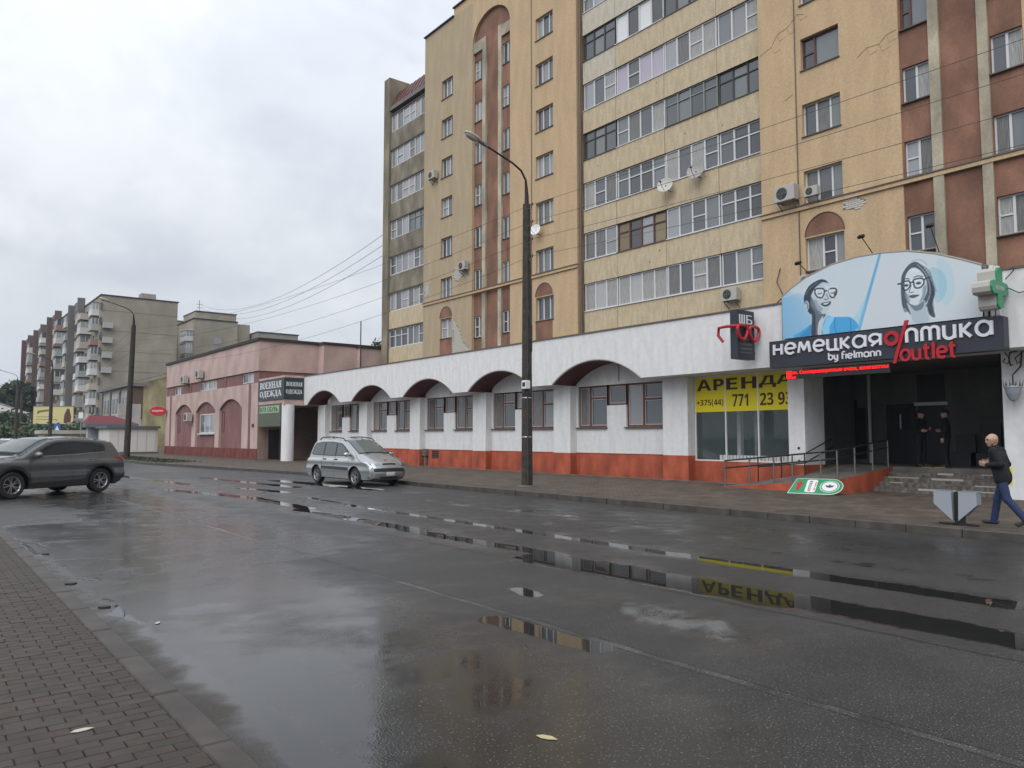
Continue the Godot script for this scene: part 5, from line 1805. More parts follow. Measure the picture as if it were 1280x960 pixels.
func build_signs() -> void:
	# billboard with the curved top
	var o := PackedVector2Array()
	for p in [[0.09, -0.02], [5.97, -0.02], [5.99, 1.33], [5.47, 1.58], [4.79, 1.87], [4.08, 2.07], [3.32, 2.16], [2.60, 2.17], [1.83, 2.09], [0.95, 1.83], [0.42, 1.55], [0.09, 1.32]]:
		o.append(Vector2(p[0], p[1]))
	var bb := thing("billboard", "billboard with curved top printed with two faces in glasses, above the entrance", "billboard", Vector3(-14.05, 5.0, -22.15))
	var ix := Geometry2D.triangulate_polygon(o)
	var pr := B.new()
	for i in range(0, ix.size(), 3):
		var q := []
		for k in 3: q.append(o[ix[i + k]])
		var u := func(p: Vector2) -> Vector2: return Vector2(p.x / 6.2, 1.0 - p.y / 2.26)
		pr.tri(Vector3(q[0].x, q[0].y, 0), Vector3(q[1].x, q[1].y, 0), Vector3(q[2].x, q[2].y, 0), Vector3.BACK, Vector3.BACK, Vector3.BACK, u.call(q[0]), u.call(q[1]), u.call(q[2]))
	var pm := mat(Color.WHITE, 0.45)
	pm.albedo_texture = portrait_print()
	pm.texture_repeat = false
	obj("print", pr, pm, bb)
	var bk := B.new()
	bk.prism(o, -0.16, -0.004, true)
	obj("backing", bk, M.metal_grey, bb)
	var fr := B.new()
	var top := []
	for i in range(2, 12): top.append(Vector3(o[i].x, o[i].y + 0.02, -0.05))
	fr.tube(top, [0.05], 6)
	fr.tube([Vector3(0.07, -0.02, -0.05), Vector3(0.07, 1.34, -0.05)], [0.03], 6)
	obj("frame", fr, M.frame_old, bb)
	for x in [6.0, 6.14, 6.26]:
		var p := B.new()
		p.box(Vector3(x, -0.02, -0.2), Vector3(x + 0.09, 1.36 - (x - 6.0) * 0.3, -0.02 - (x - 6.0) * 0.2))
		obj("edge_post", p, M.white_metal if x > 6.1 else M.metal_grey, bb)
	var edge := B.new()
	edge.tube([Vector3(-1.2, 1.0, -0.25), Vector3(-0.4, 1.12, -0.22), Vector3(0.05, 1.38, -0.15), Vector3(0.9, 1.92, -0.15), Vector3(1.8, 2.2, -0.15)], [0.02], 5)
	obj("cable", edge, M.cable, bb)
	# shop sign
	var sg := thing("shop_sign", "long dark blue shop sign with white and red rounded letters over the entrance", "sign", Vector3.ZERO)
	var p := B.new()
	p.box(Vector3(-14.37, 4.05, -22.32), Vector3(-7.55, 4.915, -22.0))
	obj("panel", p, M.navy, sg)
	stroke_word("letter", "немецкая", sg, M.sign_white, -14.17, -10.72, 4.46, 0.335, 0.07, -22.0, 0.06)
	stroke_word("letter", "by fielmann", sg, M.sign_white, -12.31, -10.72, 4.155, 0.145, 0.035, -22.0, 0.045)
	stroke_word("letter", "птика", sg, M.sign_white, -9.97, -7.80, 4.46, 0.37, 0.078, -22.0, 0.06)
	stroke_word("red_letter", "outlet", sg, M.sign_red, -10.13, -8.70, 3.97, 0.29, 0.075, -21.97, 0.06)
	var ob := B.new()
	for h in 2:
		for poly in Geometry2D.offset_polyline(PackedVector2Array(arc(-10.39, 4.62, 0.165, 0.165, 180 * h, 180 + 180 * h, 14)), 0.05, Geometry2D.JOIN_ROUND, Geometry2D.END_BUTT):
			if not Geometry2D.is_polygon_clockwise(poly): ob.prism(poly, -22.0, -21.93, false)
	obj("red_letter", ob, M.sign_red, sg)
	var sl := B.new()
	sl.prism(PackedVector2Array([Vector2(-10.37, 3.90), Vector2(-10.28, 3.90), Vector2(-9.91, 5.09), Vector2(-10.0, 5.09)]), -22.0, -21.925, false)
	obj("red_slash", sl, M.sign_red, sg)
	# running-text display
	var ld := thing("text_display", "narrow black display with glowing red running text below the shop sign", "LED sign", Vector3.ZERO)
	var lp := B.new()
	lp.box(Vector3(-13.8, 3.66, -22.2), Vector3(-10.5, 3.93, -22.03))
	obj("housing", lp, M.black, ld)
	lettering("lit_text", "ин. Солнцезащитные очки, контактны", ld, M.led_red, Rect2(-13.62, 3.77, 3.08, 0.14), -22.02, 0.01)
	var lb := B.new()
	lb.box(Vector3(-13.78, 3.67, -22.03), Vector3(-13.60, 3.91, -22.015))
	lb.box(Vector3(-13.60, 3.67, -22.03), Vector3(-13.46, 3.72, -22.015))
	obj("lit_block", lb, M.led_red, ld)
	# to-let banners behind the shop panes
	var xs := [[-18.73, -17.40, "АР", "+375(44)"], [-17.35, -16.02, "ЕН", "771"], [-15.97, -14.61, "ДА", "23 93"]]
	for k in 3:
		var e = xs[k]
		var bn := thing("banner", ["yellow to-let banner piece with the first letters, left pane of the shop window", "yellow to-let banner piece in the middle pane of the shop window", "yellow to-let banner piece next to the entrance pier, right pane of the shop window"][k], "banner", Vector3(e[0], 2.76, WZ - 0.008), 0.0, "yellow to-let banners in the shop window")
		var w: float = e[1] - e[0]
		var b := B.new()
		b.box(Vector3(0, 0, -0.012), Vector3(w, 1.31, 0))
		obj("sheet", b, M.banner_yellow, bn)
		lettering("word", e[2], bn, M.banner_ink, Rect2([0.07, 0.03, 0.03][k], 0.80, w - [0.09, 0.05, 0.03][k], 0.42), 0.003, 0.004)
		lettering("number", e[3], bn, M.banner_ink, [Rect2(0.05, 0.20, 1.22, 0.27), Rect2(0.28, 0.18, 0.68, 0.44), Rect2(0.06, 0.18, 1.27, 0.44)][k], 0.003, 0.004)
	# projecting sign with the glasses
	var gs := thing("hanging_sign", "narrow dark box sign with eye chart letters and big red glasses frame", "sign", Vector3(-15.02, 4.38, -21.68))
	var gb := B.new()
	gb.chamfer(Vector3(-0.28, 0, -0.47), Vector3(0, 1.62, 0.47), 0.01)
	obj("box", gb, M.navy, gs)
	var right := Basis(Vector3.UP, PI / 2)
	lettering("letters", "ШБ", gs, M.sign_white, Rect2(-0.37, 1.17, 0.72, 0.30), 0.0, 0.015, false, right, Vector3(0.004, 0, 0), "Droid Sans Mono")
	for r in [["МНК", 0.62, 0.62, 0.07], ["ЫМБШ", 0.46, 0.68, 0.06], ["БЫНКМ", 0.32, 0.7, 0.05], ["ИНШМК", 0.2, 0.7, 0.035]]:
		lettering("chart_row", r[0], gs, M.ac_grey, Rect2(-r[2] / 2 + 0.05, r[1], r[2] - 0.1, r[3]), 0.0, 0.006, false, right, Vector3(0.002, 0, 0))
	var gl := B.new()
	for s in [-1, 1]:
		var rp := []
		for i in 25:
			var a := TAU * i / 24
			rp.append(Vector3(0.09, 0.90 + sin(a) * 0.24 + (0.04 * cos(a * 2)), -s * 0.33 + cos(a) * 0.27))
		gl.tube(rp, [0.055], 8, false)
	gl.tube([Vector3(0.09, 0.95, -0.08), Vector3(0.1, 1.0, 0.0), Vector3(0.09, 0.95, 0.08)], [0.05], 8)
	gl.tube([Vector3(0.09, 1.05, 0.6), Vector3(-0.3, 1.06, 0.66), Vector3(-0.62, 1.05, 0.62), Vector3(-0.66, 0.8, 0.6), Vector3(-0.5, 0.58, 0.56)], [0.05], 8)
	obj("glasses_frame", gl, M.sign_red, gs)
	for y in [0.25, 1.32]:
		var br := B.new()
		br.bar(Vector3(-0.14, y, -0.47), Vector3(-0.14, y, -0.68), 0.04, 0.04)
		obj("bracket", br, M.metal_dark, gs)
	# pharmacy cross
	var pc := thing("pharmacy_cross", "deep green pharmacy cross with rounded silver sides, right of the billboard", "sign", Vector3(-7.55, 5.6, -21.75))
	var cr := PackedVector2Array()
	for q in 4:
		var a := PI / 2 * q
		for s in [[0.17, 0.17], [0.44, 0.17], [0.52, 0.12], [0.55, 0.0], [0.52, -0.12], [0.44, -0.17]]:
			cr.append(Vector2(s[0], s[1]).rotated(-a))
	var ps := B.new()
	ps.xf = Transform3D(right, Vector3.ZERO)
	ps.prism(cr, -0.42, 0.0, true)
	obj("casing", ps, M.ac_case, pc)
	var pf := B.new()
	pf.xf = Transform3D(right, Vector3.ZERO)
	var inner := PackedVector2Array()
	for q in cr: inner.append(q * 0.97)
	pf.prism(inner, 0.002, 0.05, false)
	obj("face", pf, M.cross_green, pc)
	lettering("lettering", "АПТЕКА", pc, M.glass[5], Rect2(-0.3, -0.05, 0.6, 0.1), 0.052, 0.006, true, right)
	var pb := B.new()
	pb.tube([Vector3(-0.2, 0.0, -0.5), Vector3(-0.2, 0.0, -0.62)], [0.05], 8)
	pb.tube([Vector3(0, 0.1, -0.5), Vector3(0.3, -0.1, -0.5), Vector3(0.7, -0.02, -0.58), Vector3(1.2, 0.3, -0.58)], [0.014], 5)
	pb.tube([Vector3(0, 0.3, -0.5), Vector3(0.2, 0.5, -0.5), Vector3(0.15, 0.62, -0.58)], [0.014], 5)
	obj("bracket", pb, M.metal_dark, pc)
	# wrought-iron bracket basket
	var wb := thing("iron_basket", "black wrought iron hanging basket with spikes on the right white pier", "planter", Vector3(-7.72, 2.7, -22.95))
	var sc := B.new()
	sc.tube([Vector3(0, 1.4, -0.35), Vector3(0, 1.35, 0.1), Vector3(0, 1.2, 0.22), Vector3(0, 1.0, 0.12), Vector3(0, 1.02, 0.0)], [0.02], 6)
	sc.tube([Vector3(0.12, 1.4, -0.35), Vector3(0.1, 1.0, -0.3), Vector3(0.0, 0.75, 0.0), Vector3(0, 0.35, 0.0)], [0.02], 6)
	sc.tube([Vector3(-0.2, 1.38, -0.1), Vector3(-0.05, 1.2, 0.0), Vector3(-0.1, 1.05, 0.0), Vector3(-0.22, 1.12, 0.0), Vector3(-0.16, 1.2, 0.0)], [0.016], 6)
	sc.tube([Vector3(0.25, 1.38, -0.1), Vector3(0.08, 1.2, 0.0), Vector3(0.12, 1.05, 0.0), Vector3(0.22, 1.12, 0.0)], [0.016], 6)
	obj("scroll", sc, M.metal_dark, wb)
	var bs := B.new()
	bs.lathe([Vector2(0.02, 0.05), Vector2(0.1, 0.1), Vector2(0.17, 0.26), Vector2(0.2, 0.4), Vector2(0.22, 0.42), Vector2(0.21, 0.47), Vector2(0.0, 0.44)], 12)
	bs.tube([Vector3(0, 0.05, 0), Vector3(0, -0.03, 0)], [0.03, 0.012], 6)
	obj("bowl", bs, M.bin_grey, wb)
	for i in 12:
		var a := TAU * i / 12
		var sp := B.new()
		sp.tube([Vector3(cos(a) * 0.2, 0.42, sin(a) * 0.2), Vector3(cos(a) * 0.24, 0.58 + 0.06 * (i % 2), sin(a) * 0.24)], [0.014, 0.003], 5)
		obj("spike", sp, M.metal_dark, wb)


# ---------------------------------------------------------------- pink building
func build_pink() -> void:
	var t := thing("pink_building", "pink two-storey building with dark pink arched panels and black roof edge", "building")
	var z := -20.9
	var x0 := -84.0
	var x1 := -57.7
	var arches := [[-80.4, -74.85], [-73.6, -67.95], [-66.87, -61.2]]
	# front sheet with arched recesses
	var poly := PackedVector2Array([Vector2(x0, 5.98), Vector2(x0, 0.95)])
	for a in arches:
		poly.append(Vector2(a[0], 0.95))
		var p := arc_pts(a[0], a[1], 4.15, 0.82, 14)
		for q in p: poly.append(q)
		poly.append(Vector2(a[1], 0.95))
	poly.append(Vector2(x1, 0.95)); poly.append(Vector2(x1, 5.98))
	var b := B.new()
	b.prism(poly, z - 0.22, z, false)
	b.box(Vector3(x0, 6.9, -31.0), Vector3(x1, 9.2, z + 0.02))
	# side wall, facing the tower
	b.quad(Vector3(x1, 0.15, z), Vector3(x1, 0.15, -31.0), Vector3(x1, 5.98, -31.0), Vector3(x1, 5.98, z), Vector3.RIGHT)
	b.quad(Vector3(x0, 0.15, z), Vector3(x0, 0.15, -31.0), Vector3(x0, 9.2, -31.0), Vector3(x0, 9.2, z), Vector3.LEFT)
	b.quad(Vector3(x0, 0.15, -31), Vector3(x1, 0.15, -31), Vector3(x1, 9.2, -31), Vector3(x0, 9.2, -31), Vector3.FORWARD)
	obj("wall", b, M.pink, t)
	var dk := B.new()
	dk.quad(Vector3(x0, 0.9, z - 0.2), Vector3(x1 - 0.01, 0.9, z - 0.2), Vector3(x1 - 0.01, 5.6, z - 0.2), Vector3(x0, 5.6, z - 0.2), Vector3.BACK)
	obj("arched_panel", dk, M.pink_dark, t)
	var bandh := [[-81.3, -79.0, 6.02, 6.78], [-72.9, -67.95, 6.02, 6.78], [-61.6, -58.95, 6.08, 6.84]]
	var bd := B.new()
	bd.wall(x0, x1, 5.98, 6.9, z - 0.1, bandh, 0.12)
	bd.quad(Vector3(x1 - 0.1, 5.98, z - 0.1), Vector3(x1 - 0.1, 5.98, -31), Vector3(x1 - 0.1, 6.9, -31), Vector3(x1 - 0.1, 6.9, z - 0.1), Vector3.RIGHT)
	obj("window_band", bd, M.pink_dark, t)
	for h in bandh:
		var n := 2 if h[1] - h[0] < 4 else 4
		var cuts := []
		for i in range(1, n): cuts.append(float(i) / n)
		window(t, h[0], h[1], h[2], h[3], z - 0.16, cuts, M.pvc, 0.07, {}, [M.glass[0], M.glass[5], M.glass[3], M.curtain])
	for x in [-75.9, -65.9]:
		var r := B.new()
		r.box(Vector3(x, 6.0, z - 0.1), Vector3(x + 0.5, 6.88, z - 0.04))
		obj("band_pillar", r, M.pink_dark, t)
	var pln := B.new()
	pln.box(Vector3(x0 - 0.05, 0.0, z - 0.3), Vector3(x1, 0.95, z + 0.05))
	obj("plinth", pln, M.pink_plinth, t)
	for x in [-82.4, -59.7]:
		var s := B.new()
		s.box(Vector3(x, 0.95, z), Vector3(x + 0.45, 5.96, z + 0.03))
		obj("dark_strip", s, M.pink_dark, t)
	window(t, -72.75, -68.35, 2.18, 3.9, z - 0.14, [0.34, 0.68], M.pvc, 0.08, {}, [M.glass[4], M.glass[6], M.glass[3]])
	window(t, -66.6, -66.0, 2.3, 4.0, z - 0.16, [], M.wood_frame, 0.06, {}, [M.glass[2]])
	window(t, -80.1, -79.4, 2.3, 4.0, z - 0.16, [], M.wood_frame, 0.06, {}, [M.glass[2]])
	var sl := B.new()
	sl.box(Vector3(-72.9, 2.08, z - 0.2), Vector3(-68.2, 2.16, z + 0.04))
	obj("sill", sl, M.white_metal, t)
	var rf := B.new()
	rf.box(Vector3(x0 - 0.15, 9.2, -31.1), Vector3(x1 + 0.12, 9.42, z + 0.14))
	obj("roof_edge", rf, M.roof_dark, t)
	# the wings that step back behind
	var wg := B.new()
	wg.box(Vector3(x1, 0.15, -36.0), Vector3(x1 + 1.0, 9.15, -25.7))
	wg.box(Vector3(x1 + 1.0, 0.15, -42.0), Vector3(x1 + 1.6, 9.05, -28.6))
	obj("rear_wing", wg, M.pink, t)
	var wr := B.new()
	wr.box(Vector3(x1 - 0.1, 9.152, -36.1), Vector3(x1 + 1.1, 9.36, -25.6))
	wr.box(Vector3(x1 + 1.0, 9.052, -42.1), Vector3(x1 + 1.7, 9.24, -28.5))
	obj("roof_edge", wr, M.roof_dark, t)
	var pipe := B.new()
	pipe.tube([Vector3(x1 + 1.7, 6.0, -28.55), Vector3(x1 + 1.7, 11.2, -28.55)], [0.05], 6)
	obj("vent_pipe", pipe, M.roof_dark, t)
	# corner box above the doorway
	var cx0 := -57.6
	var cx1 := -52.55
	var cb := B.new()
	cb.box(Vector3(cx0, 4.1, -24.2), Vector3(cx1, 6.22, z))
	obj("corner_box", cb, M.pink, t)
	var col := B.new()
	col.xf = Transform3D(Basis.IDENTITY, Vector3(-52.85, 0.15, z - 0.42))
	col.lathe([Vector2(0.44, 0.0), Vector2(0.44, 4.0)], 20)
	obj("column", col, M.white_wall, t)
	var bw := B.new()
	bw.box(Vector3(-57.75, 0.1, -27.0), Vector3(-57.66, 4.1, z - 0.004))
	obj("porch_wall", bw, M.pink_porch, t)
	var bk := B.new()
	bk.box(Vector3(-57.66, 0.1, -27.2), Vector3(-51.0, 4.1, -27.0))
	bk.box(Vector3(-52.3, 0.1, -27.0), Vector3(-52.21, 4.1, -23.6))
	bk.box(Vector3(-57.66, 4.02, -27.0), Vector3(-52.3, 4.098, -24.2))
	obj("passage_wall", bk, M.pink_dark, t)
	var dr := B.new()
	dr.box(Vector3(-57.66, 0.16, -22.55), Vector3(-57.6, 2.4, -21.75))
	obj("door", dr, M.door_dark, t)
	for k in 4:
		var sp := B.new()
		sp.box(Vector3(-57.66, 0.12, -25.0 - k * 0.5), Vector3(-52.3, 0.3 + 0.17 * k, -24.5 - k * 0.5))
		obj("stair_step", sp, M.concrete, t)
	var hr := B.new()
	hr.bar(Vector3(-57.5, 2.75, -22.9), Vector3(-57.5, 2.05, -25.2), 0.06, 0.14)
	hr.bar(Vector3(-57.5, 2.35, -22.9), Vector3(-57.5, 1.65, -25.2), 0.05, 0.07)
	obj("handrail", hr, M.ac_grey, t)
	var pp := B.new()
	pp.box(Vector3(-58.9, 2.6, z), Vector3(-58.4, 2.85, z + 0.03))
	obj("number_plate", pp, M.navy, t)
	# clothes shop sign on the corner
	var sg := thing("corner_sign", "dark green corner sign with white lettering on both sides of the box", "sign")
	var pn := B.new()
	pn.box(Vector3(cx0 + 0.15, 4.52, z + 0.002), Vector3(cx1 + 0.06, 6.06, z + 0.06))
	pn.box(Vector3(cx1 + 0.002, 4.52, -22.3), Vector3(cx1 + 0.06, 6.06, z))
	obj("panel", pn, M.sign_green, sg)
	lettering("word", "ВОЕННАЯ", sg, M.sign_white, Rect2(cx0 + 0.45, 5.38, 4.2, 0.5), z + 0.062, 0.02, true, Basis.IDENTITY, Vector3.ZERO, "Droid Serif")
	lettering("word", "ОДЕЖДА", sg, M.sign_white, Rect2(cx0 + 0.45, 4.68, 4.2, 0.55), z + 0.062, 0.02, true, Basis.IDENTITY, Vector3.ZERO, "Droid Serif")
	var rb := Basis(Vector3.UP, PI / 2)
	lettering("word", "ВОЕННАЯ", sg, M.sign_white, Rect2(-0.62, 5.45, 1.2, 0.3), 0.0, 0.02, true, rb, Vector3(cx1 + 0.064, 0, z - 0.72), "Droid Serif")
	lettering("word", "ОДЕЖДА", sg, M.sign_white, Rect2(-0.62, 4.85, 1.2, 0.36), 0.0, 0.02, true, rb, Vector3(cx1 + 0.064, 0, z - 0.72), "Droid Serif")
	var s2 := thing("shoe_shop_sign", "green picture sign with pale lettering hanging under the pink corner box", "sign")
	var q := B.new()
	q.box(Vector3(cx0 + 0.2, 2.6, z - 0.02), Vector3(-53.0, 4.25, z + 0.07))
	obj("panel", q, M.sign_picture, s2)
	var l1 := B.new()
	l1.box(Vector3(cx0 + 0.5, 3.6, z + 0.07), Vector3(-53.3, 4.1, z + 0.085))
	obj("light_field", l1, mat(lin(0.35, 0.5, 0.3), 0.5), s2)
	lettering("word", "МТВ ОБУВЬ", s2, M.sign_green, Rect2(cx0 + 0.6, 3.66, 3.5, 0.38), z + 0.087, 0.01)
	# air conditioners
	ac_unit("left air conditioner above the window band of the pink building", Vector3(-76.3, 7.3, z + 0.02), 0.0, "air conditioners on the pink building", 1.25)
	ac_unit("right air conditioner above the window band of the pink building", Vector3(-71.6, 7.5, z + 0.02), 0.0, "air conditioners on the pink building", 1.25)
	ac_unit("air conditioner between the first two arched panels of the pink building", Vector3(-74.7, 3.7, z + 0.02), 0.0, "air conditioners on the pink building", 1.35)


# ---------------------------------------------------------------- lamp posts and wires
func lamp_post(label: String, at: Vector3, h: float, r: float, reach: float, lean := 0.0, arm_turn := 0.0) -> Node3D:
	var t := thing("street_lamp", label, "street lamp", at, 0.0, "street lamps along the road")
	var b := B.new()
	# tapered octagonal concrete post
	b.tube([Vector3(0, -0.2, 0), Vector3(0, 0.0, 0), Vector3(lean * 0.5, h * 0.5, 0), Vector3(lean, h, 0)], [r * 1.15, r * 1.12, r * 0.98, r * 0.78], 8)
	obj("post", b, M.pole, t)
	var bs := B.new()
	bs.lathe([Vector2(r * 2.1, -0.05), Vector2(r * 2.0, 0.03), Vector2(0.0, 0.06)], 10)
	obj("base", bs, M.concrete, t)
	var d := Vector3(sin(arm_turn), 0, cos(arm_turn))
	var top := Vector3(lean, h, 0)
	var a := B.new()
	var pts := [top - Vector3(0, 0.25, 0), top + Vector3(0, 0.3, 0), top + Vector3(0, 0.85, 0) + d * 0.04, top + Vector3(0, 1.15, 0) + d * 0.25, top + Vector3(0, 1.33, 0) + d * 0.62, top + Vector3(0, 1.33 + (reach - 0.62) * 0.30, 0) + d * reach]
	a.tube(pts, [r * 0.5, r * 0.42, 0.038, 0.036, 0.034, 0.032], 8)
	obj("arm", a, M.metal_dark, t)
	var e: Vector3 = pts[5]
	var dir: Vector3 = (pts[5] - pts[4]).normalized()
	var l := B.new()
	var side := dir.cross(Vector3.UP).normalized()
	var upv := side.cross(dir)
	l.xf = Transform3D(Basis(side, upv, -dir), e)
	l.tube([Vector3(0, 0, 0.1), Vector3(0, 0.01, -0.12), Vector3(0, 0.0, -0.3)], [0.045, 0.065, 0.06], 8)
	obj("neck", l, M.metal_grey, t)
	var hd := B.new()
	hd.xf = Transform3D(Basis(side, upv, -dir), e)
	hd.ball(Vector3(0, 0.02, -0.52), Vector3(0.15, 0.09, 0.36), 8, 14)
	var head := obj("lamp_head", hd, M.lamp_shell, t)
	var gl := B.new()
	gl.xf = Transform3D(Basis(side, upv, -dir), e)
	gl.ball(Vector3(0, -0.02, -0.56), Vector3(0.12, 0.1, 0.27), 7, 12)
	obj("diffuser", gl, M.lamp_glass, head)
	return t


func wire(label: String, a: Vector3, b: Vector3, sag: float, r := 0.0065) -> void:
	var m := B.new()
	var p := []
	for i in 19:
		var t := i / 18.0
		p.append(a.lerp(b, t) - Vector3(0, sag * 4.0 * t * (1.0 - t), 0))
	m.tube(p, [r], 5, false)
	tag(obj("overhead_wire", m, M.cable), label, "wire", "overhead wires between the lamp posts")


func build_street() -> void:
	var main := lamp_post("tall dark concrete street lamp standing on the pavement in front of the white shop wall", Vector3(-20.3, 0.15, -16.64), 9.75, 0.172, 1.8)
	# strap, camera box and insulators of the main post
	for y in [1.65, 2.98]:
		var b := B.new()
		b.xf = Transform3D(Basis.IDENTITY, Vector3(0, y, 0))
		b.lathe([Vector2(0.195 - y * 0.004, 0), Vector2(0.202 - y * 0.004, 0.02), Vector2(0.195 - y * 0.004, 0.04)], 8)
		obj("strap", b, M.zinc, main)
	var bx := B.new()
	bx.chamfer(Vector3(0.1, 3.3, 0.14), Vector3(0.34, 3.58, 0.32), 0.02)
	var box := obj("junction_box", bx, M.white_metal, main)
	var hole := B.new()
	hole.box(Vector3(0.15, 3.37, 0.32), Vector3(0.29, 3.51, 0.325))
	obj("opening", hole, M.black, box)
	var co := B.new()
	co.tube([Vector3(0.2, 3.58, 0.2), Vector3(0.4, 4.6, 0.1), Vector3(0.4, 5.4, 0.1), Vector3(0.17, 6.2, 0.12)], [0.014], 5)
	co.tube([Vector3(0.2, 0.1, 0.12), Vector3(0.18, 4.0, 0.12), Vector3(0.15, 8.0, 0.1)], [0.03], 6)
	obj("cable", co, M.cable, main)
	var hs := [9.55, 8.95, 8.35, 7.75]
	for y in hs:
		var b := B.new()
		b.tube([Vector3(0.1, y, 0.05), Vector3(0.34, y, 0.06), Vector3(0.36, y + 0.08, 0.06)], [0.014], 5)
		b.ball(Vector3(0.36, y + 0.12, 0.06), Vector3(0.045, 0.07, 0.045), 6, 8)
		obj("insulator", b, M.concrete, main)
	lamp_post("leaning dark street lamp on the grass strip left of the pink building", Vector3(-66.6, 0.13, -13.75), 10.5, 0.22, 1.7, 0.95)
	lamp_post("street lamp behind the grey car roof, right in front of the yellow billboard", Vector3(-107.0, 0.1, -13.6), 9.9, 0.2, 1.8)
	lamp_post("street lamp far down the road left of the yellow billboard, second from the left edge", Vector3(-136.5, 0.1, -12.9), 9.9, 0.22, 2.2)
	lamp_post("smallest and farthest street lamp at the left edge", Vector3(-168.0, 0.1, -12.9), 9.7, 0.22, 2.2)
	lamp_post("short far street lamp with its arm turned away, between two taller ones", Vector3(-165.5, 0.1, -16.4), 9.5, 0.28, 2.0, 0.0, PI)
	var order := ["topmost", "second", "third", "lowest"]
	for k in 4:
		var y: float = hs[k] + 0.25
		wire("%s of the thin wires running left from the main lamp post" % order[k], Vector3(-19.94, y, -16.58), Vector3(-66.3, y + 0.6 - 0.25 * k, -13.9), 0.9 + 0.12 * k)
		wire("%s of the thin wires running right across the tower from the main lamp post" % order[k], Vector3(-19.94, y, -16.58), Vector3(26.0, y + 0.3, -16.6), 0.5 + 0.1 * k)
		wire("%s of the thin wires beyond the leaning lamp post" % order[k], Vector3(-66.3, y + 0.6 - 0.25 * k, -13.9), Vector3(-107, y + 0.2, -13.6), 0.9)
	for k in 3:
		wire("%s far wire slung from the brick blocks to the tower" % ["upper", "middle", "lower"][k], Vector3(-54.4, 19.0 + k * 1.0, -33.0), Vector3(-181.0, 30.5 + 0.8 * k, -52.0), 4.0, 0.02)


